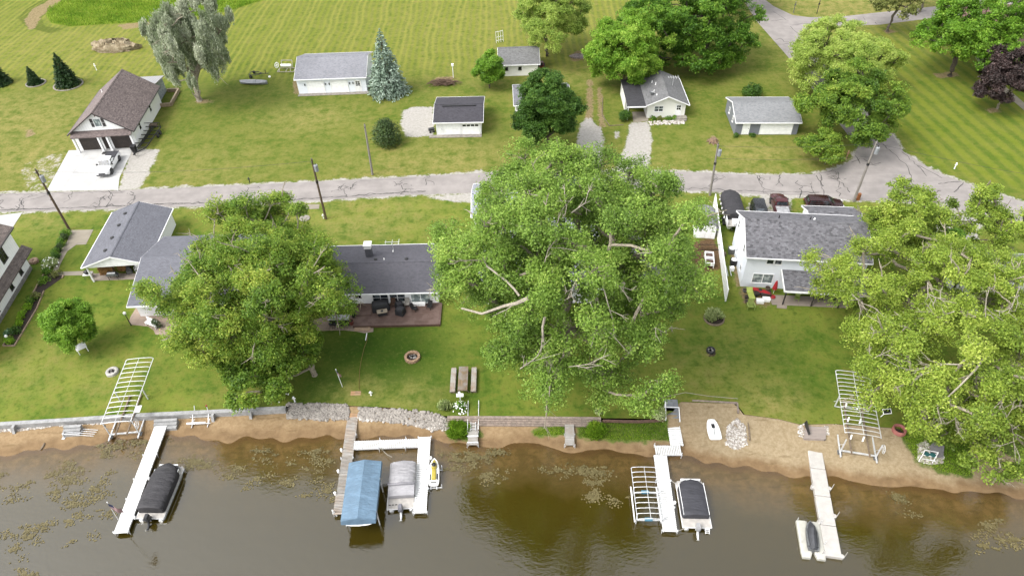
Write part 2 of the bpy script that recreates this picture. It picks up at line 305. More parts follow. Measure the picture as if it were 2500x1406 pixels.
c = t.mix(t.ramp(nb, .52, .74, 0, .45), c, t.mix(t.attr('near'), A(160, 158, 80), A(154, 158, 74))); c = t.mix(t.ramp(nb, .48, .28, 0, .5), c, t.mix(t.attr('near'), A(88, 116, 28), A(70, 108, 26)))
# mower stripes: fields run away from the camera, the corner lawn diagonally
s1 = t.math('SINE', t.math('MULTIPLY', t.math('ADD', x_, t.math('MULTIPLY', n3, 3.)), 2*math.pi/1.25)); s1b = t.math('SINE', t.math('MULTIPLY', x_, 2*math.pi/5.3))
f1 = t.math('MULTIPLY', t.attr('field'), t.ramp(t.math('ADD', t.math('MULTIPLY', s1, .7), t.math('MULTIPLY', nst, 2.4)), .6, 2.2, 0, .7)); c = t.mix(f1, c, t.mix(t.ramp(s1b, -1, 1), A(150, 160, 54), A(172, 174, 76)))
c = t.mix(t.math('MULTIPLY', t.attr('field'), t.ramp(nst2, .5, .72, 0, .55)), c, A(178, 174, 80)); c = t.mix(t.math('MULTIPLY', t.attr('field'), t.ramp(nst2, .46, .3, 0, .45)), c, A(102, 128, 32))
dg = t.math('ADD', t.math('MULTIPLY', x_, .996), t.math('MULTIPLY', y_, .091)); s2 = t.math('SINE', t.math('MULTIPLY', t.math('ADD', dg, t.math('MULTIPLY', n2, .5)), 2*math.pi/2.35))
c = t.mix(t.math('MULTIPLY', t.attr('stripe'), t.ramp(t.math('ADD', s2, t.math('MULTIPLY', nw, 1.2)), -.2, 1.6, 0, .55)), c, A(146, 158, 46)); c = t.mix(t.math('MULTIPLY', t.attr('stripe'), t.ramp(s2, .1, -.9, 0, .4)), c, A(92, 128, 26))
m_ = t.ramp(t.math('ADD', t.attr('meadow'), t.math('MULTIPLY', t.math('SUBTRACT', nw, .5), 2.)), -.3, .5); c = t.mix(m_, c, t.mix(t.ramp(nw, .35, .65), A(92, 134, 14), t.mix(t.ramp(n1, .3, .7), A(132, 160, 42), A(158, 172, 60))))
c = t.mix(t.ramp(t.attr('tracks'), .5, .12, 0, .7), c, A(96, 112, 36)); 
c = t.mix(t.ramp(n0, .38, .16, 0, .6), c, A(58, 78, 18)); c = t.mix(t.ramp(n0, .6, .82, 0, .5), c, A(186, 182, 90))
def edge(at, soft=.22, amp=1.35): return t.ramp(t.math('ADD', t.attr(at), t.math('MULTIPLY', t.math('SUBTRACT', t.math('ADD', t.math('MULTIPLY', nw, .6), t.math('MULTIPLY', nb, .4)), .5), amp*2)), -soft, soft)
soil = t.mix(t.attr('mulch'), t.mix(t.ramp(nb, .3, .7), A(150, 128, 92), A(192, 172, 132)), t.mix(t.ramp(nb, .3, .7), A(96, 70, 54), A(142, 108, 88)))
c = t.mix(t.math('MULTIPLY', edge('bare'), .9), c, soil)
grv = t.mix(t.ramp(nb, .25, .75), A(194, 188, 178), A(226, 222, 214)); grv = t.mix(t.ramp(n0, .4, .2, 0, .5), grv, A(130, 124, 112))
c = t.mix(edge('gravel'), c, grv)
t.bump(t.math('ADD', n0, nb), .5, .08); lawn = t.done(c, .95, 0, .12)
ground = kind(grid_mesh('ground', X, Y, Z, lawn, dict(near=near, gravel=gr, bare=ba, mulch=mul, dry=dr, deep_green=lu, meadow=me_, field=fld, stripe=str_, tracks=tr)), 'structure')
# beach and shallow lake bed
xs = np.unique(np.concatenate([np.arange(-80, 80.1, .35), np.array([-600, -300, -160, -110, 110, 160, 300, 600.])])); us = np.concatenate([np.linspace(0, 1, 22), 1+np.linspace(.04, 1, 14), np.linspace(2.3, 7, 10)])
X, U = np.meshgrid(xs, us); yw, ys = y_wall(X), y_shore(X); Y = np.where(U <= 1, yw-(yw-ys)*U, ys-(U-1)*3.); Z = terrain(X, Y); Z[0] = -np.interp(xs, _dx, _dd)
hump = np.sin(X*1.7+Y*.9)*np.cos(Y*2.1-X*.6)*.03; Z = Z+np.where((U > .08), hump, 0)
gs = np.full(X.shape, -9.)
for px in ([(1082, 1030), (1142, 1020), (1180, 1058), (1150, 1078), (1095, 1074)], [(1296, 1050), (1350, 1030), (1382, 1032), (1384, 1066), (1300, 1066)], [(1406, 1030), (1460, 1024), (1628, 1020), (1640, 1079), (1500, 1079), (1410, 1070)], [(2178, 1036), (2376, 1050), (2373, 1168), (2300, 1156), (2236, 1128), (2215, 1090)], [(2376, 1050), (2600, 1100), (2600, 1140), (2480, 1120), (2400, 1085)]): gs = np.maximum(gs, sdf(poly(px), X, Y))
wet = (Y-ys); wrm = np.clip((X+20)/30, 0, 1)
t = NT('beach_sand'); p = t.pos('World'); n1 = t.noise(p, 1.0, 5, .65); nb = t.noise(p, 3.2, 5, .7); n0 = t.noise(p, 12, 3, .7); nl = t.noise(t.scale(p, (.5, 2.2, 1)), 1., 4, .65); x_, y_, z_ = t.sep(p)
dry_s = t.mix(t.ramp(x_, 8, 22), t.mix(t.ramp(nb, .3, .7), A(176, 146, 108), A(202, 174, 134)), t.mix(t.ramp(nb, .3, .7), A(182, 160, 124), A(210, 190, 156)))
wet_s = t.mix(t.ramp(n1, .3, .7), A(152, 124, 90), A(174, 144, 106))
c = t.mix(t.ramp(t.math('ADD', t.attr('wet'), t.math('MULTIPLY', n1, 1.6)), 1.2, 2.6), wet_s, dry_s)
c = t.mix(t.ramp(nl, .58, .7, 0, .5), c, A(128, 104, 68)); c = t.mix(t.ramp(n0, .36, .2, 0, .55), c, A(120, 96, 66)); c = t.mix(t.ramp(n0, .66, .85, 0, .5), c, A(226, 212, 186))
bed = t.mix(t.ramp(n1, .36, .6), A(198, 170, 122), A(160, 140, 94)); bed = t.mix(t.ramp(nl, .52, .68, 0, .4), bed, A(96, 86, 44))
c = t.mix(t.ramp(t.attr('wet'), -.15, -.9), c, bed)
gm = t.ramp(t.math('ADD', t.attr('grass'), t.math('MULTIPLY', t.math('SUBTRACT', n1, .5), 1.6)), -.2, .25)
c = t.mix(gm, c, t.mix(t.ramp(nb, .3, .7), A(92, 118, 46), A(132, 146, 66)))
t.bump(t.math('ADD', nb, n1), .6, .06); sand = t.done(c, .9, 0, .2)
beach = kind(grid_mesh('beach', X, Y, Z, sand, dict(grass=gs, wet=wet), True), 'structure')
# water
us = np.concatenate([np.array([-.5, 0]), np.linspace(.3, 12, 40), np.linspace(14, 60, 20), np.array([90, 150, 260, 500.])]); X, U = np.meshgrid(xs, us); Y = y_shore(X)-U; wx_ = X.copy()
t = NT('lake_water'); p = t.pos('World'); n1 = t.noise(p, .35, 4, .6); n2 = t.noise(p, 1.4, 4, .65)
dp = t.math('ADD', t.attr('depth'), t.math('MULTIPLY', t.math('SUBTRACT', n1, .5), 2.6))
murk = t.mix(t.ramp(dp, .6, 6.), A(146, 122, 76), A(94, 80, 24, .7)); murk = t.mix(t.ramp(dp, 4, 12.), murk, A(90, 78, 24, .62)); murk = t.mix(t.ramp(n2, .5, .8, 0, .25), murk, A(66, 60, 26, .7))
t.put(t.b.inputs['Base Color'], murk); t.b.inputs['Roughness'].default_value = .03; t.b.inputs['IOR'].default_value = 1.9; t.b.inputs['Specular IOR Level'].default_value = .5
rip = t.noise(t.scale(p, (1.3, 2.6, 1), (0, 0, R_(-25))), 1.6, 3, .55); rip2 = t.noise(t.scale(p, (.5, 1.1, 1), (0, 0, R_(20))), .7, 2, .5); t.bump(t.math('ADD', t.math('MULTIPLY', rip, .9), rip2), .25, .07)
tb = t.node('ShaderNodeBsdfTransparent'); tb.inputs[0].default_value = (.96, .90, .76, 1); gl = t.node('ShaderNodeBsdfGlossy'); gl.inputs['Roughness'].default_value = .03; gl.inputs['Color'].default_value = (1, 1, 1, 1)
t.link(t.b.inputs['Normal'].links[0].from_socket, gl.inputs['Normal']); fr = t.node('ShaderNodeFresnel'); fr.inputs['IOR'].default_value = 1.5; m1 = t.node('ShaderNodeMixShader'); t.link(fr.outputs[0], m1.inputs[0]); t.link(tb.outputs[0], m1.inputs[1]); t.link(gl.outputs[0], m1.inputs[2])
m2 = t.node('ShaderNodeMixShader'); t.link(t.ramp(dp, .2, 5.5, .06, 1.), m2.inputs[0]); t.link(m1.outputs[0], m2.inputs[1]); t.link(t.b.outputs[0], m2.inputs[2]); t.link(m2.outputs[0], t.out.inputs[0])
water = kind(grid_mesh('water', X, Y, np.full(X.shape, WATER), t.m, dict(depth=U), True), 'structure')
# sheets: roads, drives, walks, paved pads
def sheet(name, pts, m, z, parent=None, k='structure', base=None):
    b = MB(); n = len(pts); zb = base if base is not None else -.05
    b.prism([(p_[0], p_[1]) for p_ in pts], zb, z); o = b.build(name, m, parent)
    return kind(o, k) if k else o
def concrete(name, c, joint=0, ang=0., crack=True):
    t = NT(name); p = t.pos('World'); n1 = t.noise(p, .5, 5, .6); n2 = t.noise(p, 9, 4, .75); n3 = t.noise(p, 2.2, 4)
    col = t.mix(t.ramp(n1, .3, .7), tuple(x*.84 for x in c), tuple(min(.85, x*1.08) for x in c)); n4 = t.noise(t.scale(p, (.06, 1.1, 1)), 1., 3); col = t.mix(t.ramp(n4, .45, .7, 0, .35), col, tuple(x*.78 for x in c)); col = t.mix(t.ramp(n2, .4, .2, 0, .5), col, tuple(x*.6 for x in c)); col = t.mix(t.ramp(n3, .58, .75, 0, .25), col, tuple(x*.8 for x in c))
    if joint:
        br = t.node('ShaderNodeTexBrick'); br.offset = 0; br.inputs['Scale'].default_value = 1; br.inputs['Brick Width'].default_value = joint; br.inputs['Row Height'].default_value = joint; br.inputs['Mortar Size'].default_value = .02
        t.link(t.scale(p, (1, 1, 1), (0, 0, ang)), br.inputs['Vector']); col = t.mix(t.math('MULTIPLY', br.outputs['Fac'], .5), col, tuple(x*.5 for x in c))
    return t.done(col, .88, 0, .25)
M_ROAD = concrete('road_asphalt', A(204, 196, 191, .86)); M_CONC = concrete('new_concrete', A(240, 239, 236), 4.2, R_(-4)); M_OLD = concrete('old_concrete', A(196, 182, 168), 1.6, .1); M_WALK = concrete('worn_concrete', A(188, 178, 160))
M_PAVER = concrete('pink_pavers', A(206, 184, 166), .9, .1)
road = sheet('road', road_poly, M_ROAD, .012); side_road = sheet('side_road', side_poly, M_ROAD, .020); upper_road = sheet('upper_road', upper_poly, M_ROAD, .016)
TAR = mat('road_tar', A(62, 58, 56), .2, 2, .6)
def ribbon(b, pts, wd, z):
    for a, c in zip(pts[:-1], pts[1:]):
        a, c = np.array(a[:2]), np.array(c[:2]); d = c-a; L = np.hypot(*d)
        if L < 1e-4: continue
        n = np.array([-d[1], d[0]])/L*wd/2*(.6+.8*random.random()); b.add([(*(a-n), z), (*(c-n), z), (*(c+n), z), (*(a+n), z)], [(0, 1, 2, 3)])
def walk_px(b, pts, seg=.55, jit=.16, wd=.075, z=.0175):
    out = []
    for a, c in zip(pts[:-1], pts[1:]):
        a, c = np.array(a), np.array(c); n = max(2, int(np.hypot(*(c-a))/seg))
        for k in range(n): q = a+(c-a)*k/n; out.append(q+rng.normal(0, jit, 2))
    out.append(np.array(pts[-1])); ribbon(b, out, wd, z); return out
b = MB()
top = line(ROAD_TOP[:14]); bot = line(ROAD_BOT[:15])
def across(px, f):   # a point across the lane
    tp = np.array([np.interp(px, [p_[0] for p_ in ROAD_TOP[:14]], [p_[1] for p_ in ROAD_TOP[:14]])]); bt = np.interp(px, [p_[0] for p_ in ROAD_BOT], [p_[1] for p_ in ROAD_BOT]); return W(px, tp[0]+(bt-tp[0])*f)[:2]
for rep in range(2): walk_px(b, [across(x, .86+.03*math.sin(x*.01+rep)) for x in range(-100, 1060, 60)], .5, .13, .08)
walk_px(b, [across(x, .86) for x in range(1640, 2040, 40)], .5, .12, .08); walk_px(b, [across(x, .06) for x in range(-100, 350, 45)], .5, .12, .06); walk_px(b, [across(x, .1) for x in range(880, 1060, 45)], .6, .05, .04)
for px in (5, 40, 62, 130, 160, 235, 262, 270, 310, 322, 535, 600, 845, 985, 1035, 1735, 1858, 1868, 1990, 2005, 2050, 1900, 1960):
    f0, f1 = random.choice([(0, .5), (.1, .9), (.3, .9), (.0, .95), (.45, .95)]); dx = random.uniform(-25, 25)
    trunk_ = walk_px(b, [across(px, f1), across(px+dx*.5, (f0+f1)/2), across(px+dx, f0)], .45, .2)
    for k in range(random.randint(1, 4)):
        s_ = random.choice(trunk_); e = s_+np.array([random.uniform(-2.2, 2.2), random.uniform(-.9, .9)]); mid = walk_px(b, [s_, e], .45, .16, .06)
        if random.random() < .5: walk_px(b, [mid[-1], mid[-1]+np.array([random.uniform(-.5, .5), random.uniform(-1, 1)])], .4, .12, .05)
for px, n in ((845, 14), (985, 7), (2040, 10), (250, 6)):
    for k in range(n): a = across(px+random.uniform(-18, 18), random.uniform(.2, .45)); walk_px(b, [a, a+np.array([random.uniform(-.9, .9), random.uniform(-.7, .7)])], .3, .15, .06)
# keep every crack on the lane
tars = [[(2145, 345), (2180, 375), (2215, 405), (2228, 450)], [(2240, 405), (2262, 430)], [(2290, 450), (2355, 440)], [(2170, 455), (2230, 458)], [(2105, 400), (2140, 405)], [(2150, 345), (2200, 346)], [(2330, 470), (2352, 445)], [(2200, 370), (2235, 400), (2300, 435)], [(2020, 432), (2060, 450), (2075, 470)], [(1990, 428), (2010, 455)], [(2080, 395), (2110, 388), (2130, 402), (2150, 398)], [(2090, 380), (2100, 400)]]
for l in tars: walk_px(b, line(l), .5, .1, .09)
keep = [i for i, f in enumerate(b.f) if sdf(road_poly, np.array([np.mean([b.v[j][0] for j in f])]), np.array([np.mean([b.v[j][1] for j in f])]))[0] > .12]; b.f = [b.f[i] for i in keep]; b.mi = [0]*len(b.f)
b.build('tar_seam', TAR, road, fix=False)
b = MB()
for l in ([(1890, 30), (1910, 42), (1925, 52)], [(1930, 65), (1945, 82), (1960, 94)], [(1935, 62), (1960, 58), (1990, 58)], [(1890, 100), (1905, 95), (1912, 103), (1960, 100)], [(1890, 110), (1935, 106)], [(1885, 52), (1912, 48)]): walk_px(b, line(l), .7, .12, .1, .0255)
b.build('tar_seam', TAR, side_road, fix=False); b = MB()
for k in range(26): a = W(random.uniform(1985, 2035), random.uniform(55, 61))[:2]; walk_px(b, [a, a+np.array([random.uniform(-2, 2), random.uniform(-1, 1)])], .6, .2, .09, .0215)
for l in ([(2000, 62), (2002, 73)], [(2040, 55), (2105, 50)], [(2105, 42), (2112, 50)], [(2135, 55), (2142, 60)], [(2200, 45), (2260, 28)], [(2240, 22), (2262, 28)]): walk_px(b, line(l), .7, .12, .1, .0215)
b.build('tar_seam', TAR, upper_road, fix=False)
sheet('driveway', line([(168, 368), (326, 361), (292, 434), (288, 467), (284, 464), (118, 467), (112, 470)]), M_CONC, .03)
sheet('neighbour_driveway', line([(-60, 534), (55, 519), (24, 566), (-60, 600)]), M_CONC, .032)
sheet('concrete_pad', line([(173, 562), (228, 561), (210, 597), (186, 598), (164, 614), (150, 640), (140, 664), (128, 664), (150, 610), (164, 590)]), M_WALK, .025)
sheet('garden_path', line([(140, 664), (146, 664), (227, 661), (229, 672), (140, 673)]), M_WALK, .03)
sheet('porch_slab', line([(221, 668), (222, 682), (226, 686), (330, 682), (332, 668)]), M_OLD, .06)
sheet('patio', line([(334, 749), (318, 775), (316, 785), (322, 793), (362, 797), (375, 806), (380, 817), (430, 818), (520, 812), (520, 760), (420, 745)]), M_PAVER, .035)
sheet('brick_patio', line([(700, 800), (806, 770), (880, 768), (885, 800), (912, 801), (911, 810), (890, 813), (868, 809), (840, 806), (760, 808)]), M_PAVER, .03)
sheet('porch_patio', line([(1876, 720), (2070, 728), (2070, 752), (1885, 744)]), M_OLD, .05); sheet('porch_step', line([(1897, 745), (1921, 747), (1920, 754), (1896, 752)]), M_OLD, .08)
sheet('carport_slab', line([(1543, 274), (1581, 274), (1583, 296), (1546, 299)]), M_WALK, .05)
sheet('gate_slab', line([(660, 500), (780, 499), (779, 510), (730, 512), (660, 512)]), M_WALK, .02)
sheet('neighbour_path', line([(2380, 140), (2398, 140), (2440, 200), (2512, 262), (2500, 270), (2425, 205)]), M_WALK, .03)
# ------------------------------------------------------------------ buildings
WHITE_SIDE = siding('white_lap_siding', (.78, .78, .78)); WHITE_BATT = siding('white_board_batten', (.78, .78, .77), .4, 'v', .8); CREAM_SIDE = siding('cream_lap_siding', (.74, .73, .68)); GREY_SIDE = siding('blue_grey_siding', A(164, 168, 178)); BLUE_SIDE = siding('pale_blue_siding', (.70, .73, .78))
TRIM = mat('white_trim', (.74, .74, .74), .05, 2, .45); DKTRIM = mat('dark_trim', (.035, .03, .03), .1, 2, .5); GLS = glass('window_glass'); GLS_L = glass('curtained_glass', (.12, .15, .15), (.35, .40, .38)); BLACKW = glass('black_window', (.008, .009, .01), (.03, .035, .04))
GDOOR = mat('white_garage_door', (.8, .8, .8), .04, 2, .5); BROWND = mat('brown_garage_door', A(74, 62, 56), .15, 2, .5); METAL = mat('galvanised_metal', A(170, 172, 174), .12, 6, .4, .6); DKMETAL = mat('dark_metal', (.03, .03, .032), .2, 5, .5, .3); ALU = mat('dull_aluminium', (.62, .63, .64), .1, 5, .42, .35); CONC_M = mat('foundation_concrete', A(190, 182, 170), .15, 2, .9); WOODR = mat('weathered_wood', A(160, 140, 118), .25, 4, .8, fine=.3); WOODB = mat('brown_wood', A(108, 78, 60), .25, 4, .8, fine=.3); BLACKP = mat('black_plastic', (.012, .012, .013), .2, 6, .5); WHITEP = mat('white_plastic', (.8, .8, .79), .05, 4, .4); RUST = mat('red_clay', A(150, 72, 58), .2, 4, .7)
class House:
    """local frame: x along the front wall, y away from the lake, front wall at y = 0"""
    def __init__(s, name, label, cat, o, rz, w, d, eave, ridge, axis='x', ov=.4, rk=.3, wall=None, roof=None, group=None, fascia=TRIM, th=.14, ridge_at=.5, y_wall=0., soffit=True):
        s.o = thing(name, label, cat, (o[0], o[1], 0), rz, group); s.w, s.d, s.e, s.r, s.ax, s.rz, s.org = w, d, eave, ridge, axis, rz, o
        b = MB(); y0 = y_wall
        if axis == 'x': b.prismx([(y0, -.1), (d, -.1), (d, eave), (d*ridge_at, ridge-.06), (y0, eave)], 0, w)
        else: b.M = Matrix.Identity(4); b.prismy([(0, -.1), (w, -.1), (w, eave), (w*ridge_at, ridge-.06), (0, eave)], y0, d)
        s.wall = b.build('wall', wall, s.o)
        L = d if axis == 'x' else w; m = L*ridge_at; sl1 = (ridge-eave)/m; sl2 = (ridge-eave)/(L-m)
        prof = [(-ov, eave-ov*sl1), (m, ridge), (L+ov, eave-ov*sl2), (L+ov, eave-ov*sl2+th), (m, ridge+th*1.08), (-ov, eave-ov*sl1+th)]
        b = MB(); f = MB()
        if axis == 'x': b.prismx(prof, -rk, w+rk)
        else: b.prismy(prof, -rk, d+rk)
        s.roof = b.build('roof', roof, s.o); s.prof = prof; s.sl1 = sl1; s.sl2 = sl2; s.m = m; s.L = L; s.th = th; s.ov = ov; s.rk = rk
        # gutters and rake boards, a few mm proud of the roof edge
        for q, sg in ((-ov, -1), (L+ov, 1)):
            z = eave-ov*(sl1 if sg < 0 else sl2); a0, a1 = sorted((q+sg*.004, q+sg*.1))
            if axis == 'x': f.box(-rk-.02, w+rk+.02, a0, a1, z-.02, z+th*.86)
            else: f.box(a0, a1, -rk-.02, d+rk+.02, z-.02, z+th*.86)
        e0, e1 = (-rk, w+rk) if axis == 'x' else (-rk, d+rk)
        for p_, sg in ((e0, -1), (e1, 1)):
            a0, a1 = sorted((p_+sg*.003, p_+sg*.05)); pr = [(x, z-(.05 if k < 3 else .025)) for k, (x, z) in enumerate(prof)]
            (f.prismx if axis == 'x' else f.prismy)(pr, a0, a1)
        s.fascia = f.build('fascia', fascia, s.o)
        rc = MB()
        if axis == 'x': rc.prismx([(m-.16, ridge+th*1.08-.16*sl1+.01), (m, ridge+th*1.08+.012), (m+.16, ridge+th*1.08-.16*sl2+.01), (m+.16, ridge+th*1.08-.16*sl2+.04), (m, ridge+th*1.08+.045), (m-.16, ridge+th*1.08-.16*sl1+.04)], -rk, w+rk)
        else: rc.prismy([(m-.16, ridge+th*1.08-.16*sl1+.01), (m, ridge+th*1.08+.012), (m+.16, ridge+th*1.08-.16*sl2+.01), (m+.16, ridge+th*1.08-.16*sl2+.04), (m, ridge+th*1.08+.045), (m-.16, ridge+th*1.08-.16*sl1+.04)], -rk, d+rk)
        rc.build('ridge_cap', roof, s.roof)
    def fr(s, side, y0=0.):
        return dict(F=((0, y0), (1, 0), (0, -1)), B=((s.w, s.d), (-1, 0), (0, 1)), R=((s.w, 0), (0, 1), (1, 0)), L=((0, s.d), (0, -1), (-1, 0)))[side]
    def wb(s, b, side, u0, u1, z0, z1, n0, n1, y0=0.):
        o, u, n = s.fr(side, y0); pts = []
        for z in (z0, z1):
            for uu, nn in ((u0, n0), (u1, n0), (u1, n1), (u0, n1)): pts.append((o[0]+u[0]*uu+n[0]*nn, o[1]+u[1]*uu+n[1]*nn, z))
        b.add(pts, [(3, 2, 1, 0), (4, 5, 6, 7), (0, 1, 5, 4), (1, 2, 6, 5), (2, 3, 7, 6), (3, 0, 4, 7)])
    def window(s, side, u, z, w, h, cols=1, rows=1, frame=TRIM, pane=GLS, y0=0., shut=None):
        b = MB(); f = .07
        for a in ((u, u+f, z, z+h), (u+w-f, u+w, z, z+h)): s.wb(b, side, *a, -.03, .06, y0)
        for a in ((u+f, u+w-f, z, z+f), (u+f, u+w-f, z+h-f, z+h)): s.wb(b, side, *a, -.03, .06, y0)
        for k in range(1, cols): c = u+w*k/cols; s.wb(b, side, c-.035, c+.035, z+f, z+h-f, -.03, .05, y0)
        for k in range(1, rows): c = z+h*k/rows; s.wb(b, side, u+f, u+w-f, c-.025, c+.025, -.03, .045, y0)
        s.wb(b, side, u-.04, u+w+.04, z-.06, z-.003, -.03, .1, y0)
        o = b.build('window', frame, s.o); b = MB(); s.wb(b, side, u+f-.01, u+w-f+.01, z+f-.01, z+h-f+.01, -.02, .022, y0); b.build('pane', pane, o)
        if shut is not None:
            for a in (u-.5, u+w+.08):
                b = MB(); s.wb(b, side, a, a+.42, z, z+h*.46, -.02, .05, y0); s.wb(b, side, a, a+.42, z+h*.52, z+h, -.02, .05, y0); b.build('shutter', shut, s.o)
        return o
    def door(s, side, u, z, w, h, m=TRIM, frame=TRIM, lite=0, y0=0., knob=True):
        b = MB(); s.wb(b, side, u, u+w, z, z+h, -.03, .035, y0)
        for k in range(2): s.wb(b, side, u+.1+k*(w/2-.05), u+w/2-.05+k*(w/2-.05), z+.15, z+h*.45, -.03, .045, y0)
        d = b.build('door', m, s.o); b = MB()
        for a in ((u-.09, u-.003, z, z+h+.09), (u+w+.003, u+w+.09, z, z+h+.09)): s.wb(b, side, *a, -.03, .07, y0)
        s.wb(b, side, u-.003, u+w+.003, z+h+.003, z+h+.09, -.03, .07, y0); b.build('door_frame', frame, d)
        if lite:
            b = MB(); nr = lite
            for r in range(nr):
                for c in range(2): s.wb(b, side, u+.12+c*(w-.2)/2, u+.12+c*(w-.2)/2+(w-.2)/2-.05, z+h*.52+r*h*.42/nr, z+h*.52+r*h*.42/nr+h*.42/nr-.06, .02, .042, y0)
            b.build('pane', BLACKW, d)
        if knob: b = MB(); s.wb(b, side, u+w-.13, u+w-.07, z+.95, z+1.05, .03, .1, y0); b.build('handle', METAL, d)
        return d
    def gdoor(s, side, u, z, w, h, m=GDOOR, n=4, lites=0, frame=TRIM, clip=False, y0=0.):
        b = MB()
        for k in range(n):
            s.wb(b, side, u, u+w, z+h*k/n+.008, z+h*(k+1)/n-.008, -.03, .03, y0)
            for q in range(4): s.wb(b, side, u+w*q/4+.1, u+w*(q+1)/4-.1, z+h*k/n+.1, z+h*(k+1)/n-.1, -.03, .042, y0)
        s.wb(b, side, u, u+w, z, z+h, -.03, .016, y0); d = b.build('garage_door', m, s.o); b = MB()
        for a in ((u-.14, u-.004, z, z+h+.14), (u+w+.004, u+w+.14, z, z+h+.14)): s.wb(b, side, *a, -.03, .07, y0)
        s.wb(b, side, u-.004, u+w+.004, z+h+.004, z+h+.14, -.03, .07, y0)
        if clip:
            o, uu, nn = s.fr(side, y0)
            for sg, a in ((1, u), (-1, u+w)): b.add([(a, -.03-.03, z+h+.004), (a+sg*.5, -.06, z+h+.004), (a, -.06, z+h-.45), (a, 0, z+h+.004), (a+sg*.5, 0, z+h+.004), (a, 0, z+h-.45)], [(0, 1, 2), (5, 4, 3), (0, 3, 4, 1), (1, 4, 5, 2), (2, 5, 3, 0)])
        b.build('door_frame', frame, d)
        if lites:
            b = MB()
            for q in range(lites): s.wb(b, side, u+w*(q+.5)/lites-.26, u+w*(q+.5)/lites+.26, z+h*.74, z+h*.9, .02, .052, y0)
            b.build('pane', BLACKW, d)
        return d
    def zroof(s, t):   # height of the roof's upper face at the distance t across it
        return (s.e+t*s.sl1 if t <= s.m else s.r-(t-s.m)*s.sl2)+s.th
    def vent(s, x, t, m=BLACKP, r=.2, name='roof_vent'):
        z = s.zroof(t); c = (x, t) if s.ax == 'x' else (t, x); b = MB(); b.lathe([(r, -.06), (r, .06), (r*1.35, .07), (r*1.25, .13), (r*.5, .17), (.02, .18)], (c[0], c[1], z), 12); return b.build(name, m, s.o)
    def pipe(s, x, t, h=.5, m=WHITEP, r=.055):
        z = s.zroof(t); c = (x, t) if s.ax == 'x' else (t, x); b = MB(); b.tube([(c[0], c[1], z-.1), (c[0], c[1], z+h)], r, 8); b.lathe([(r*2.2, -.03), (r*1.3, .08)], (c[0], c[1], z), 8); return b.build('vent_pipe', m, s.o)
    def lamp(s, side, u, z, y0=0.):
        b = MB(); s.wb(b, side, u-.06, u+.06, z, z+.3, 0, .14, y0); s.wb(b, side, u-.08, u+.08, z+.3, z+.35, 0, .18, y0); return b.build('wall_lamp', DKMETAL, s.o)
    def world(s, x, y, z=0.):
        c, n = math.cos(s.rz), math.sin(s.rz); return np.array([s.org[0]+x*c-y*n, s.org[1]+x*n+y*c, z])
def front(FL, rz): return W(*FL)
# A brown-roofed barn-style house with two garage doors
RF_BROWN = shingle('brown_shingles', A(150, 136, 133), .5, .16, 4.5, 1)
rz = R_(4.2); c0 = np.array([-62.6, 98.3, 0]); u = np.array([math.cos(rz), math.sin(rz), 0])
hA = House('garage_house', 'white barn-style house with brown shingle roof, dark double garage doors and a pickup outside', 'house', c0-u*4.45, rz, 8.9, 13.8, 3.3, 6.35, 'y', .5, .55, WHITE_BATT, RF_BROWN, fascia=DKTRIM)
hA.gdoor('F', .55, 0, 3.0, 2.35, BROWND, 4); hA.gdoor('F', 5.35, 0, 3.0, 2.35, BROWND, 4); hA.door('F', 4.0, .05, .95, 2.15, BROWND, TRIM, 0)
hA.window('F', 3.9, 3.9, 1.1, 1.35, 1, 1, TRIM, GLS_L, shut=DKTRIM)
for y in (2.6, 8.4): hA.window('R', y, 1.35, .85, 1.35, 1, 2, TRIM, BLACKW)
for y in (3, 8): hA.window('L', y, 1.3, .9, 1.3, 1, 2, TRIM, BLACKW)
b = MB(); b.add([(-.1, -1.0, 2.62), (9.0, -1.0, 2.62), (9.0, -.003, 3.22), (-.1, -.003, 3.22), (-.1, -1.0, 2.74), (9.0, -1.0, 2.74), (9.0, -.003, 3.34), (-.1, -.003, 3.34)], [(3, 2, 1, 0), (4, 5, 6, 7), (0, 1, 5, 4), (1, 2, 6, 5), (2, 3, 7, 6), (3, 0, 4, 7)]); b.build('pent_roof', shingle('brown_pent_shingles', A(142, 128, 125), .45, .16, 4.5), hA.o)
for x in (.02, 3.72, 5.05, 8.62):
    b = MB(); b.box(x, x+.26, -.86, -.6, -.02, 2.63); b.box(x-.04, x+.3, -.9, -.56, -.02, .3); b.build('porch_post', TRIM, hA.o)
hA.pipe(9.5, 2.2, .45)
b = MB(); b.box(3.2, 4.0, -.15, .0, 5.6, 5.75); b = MB(); b.disc((4.45, -.03, 5.7), .1, (0, 1, 0), .06); b.build('wall_lamp', RUST, hA.o)
b = MB(); b.prismx([(13.803, -.1), (19.0, -.1), (19.0, 2.5), (13.803, 3.4)], 3.6, 8.3); b.build('rear_wing', mat('house_wrap', A(214, 222, 226), .25, 3, .5, c2=A(150, 160, 170)), hA.o)
t = NT('ribbed_pale_roof'); f = t.math('FRACT', t.math('MULTIPLY', t.sep(t.pos())[0], 2.2)); RIBW = t.done(t.mix(t.ramp(f, .0, .25, 1, 0), A(205, 203, 205), A(150, 148, 150)), .45, .1)
b = MB(); b.add([(3.3, 13.804, 3.42), (8.6, 13.804, 3.42), (8.6, 19.4, 2.5), (3.3, 19.4, 2.5), (3.3, 13.804, 3.56), (8.6, 13.804, 3.56), (8.6, 19.4, 2.64), (3.3, 19.4, 2.64)], [(3, 2, 1, 0), (4, 5, 6, 7), (0, 1, 5, 4), (1, 2, 6, 5), (2, 3, 7, 6), (3, 0, 4, 7)]); b.build('rear_roof', RIBW, hA.o)
b = MB()
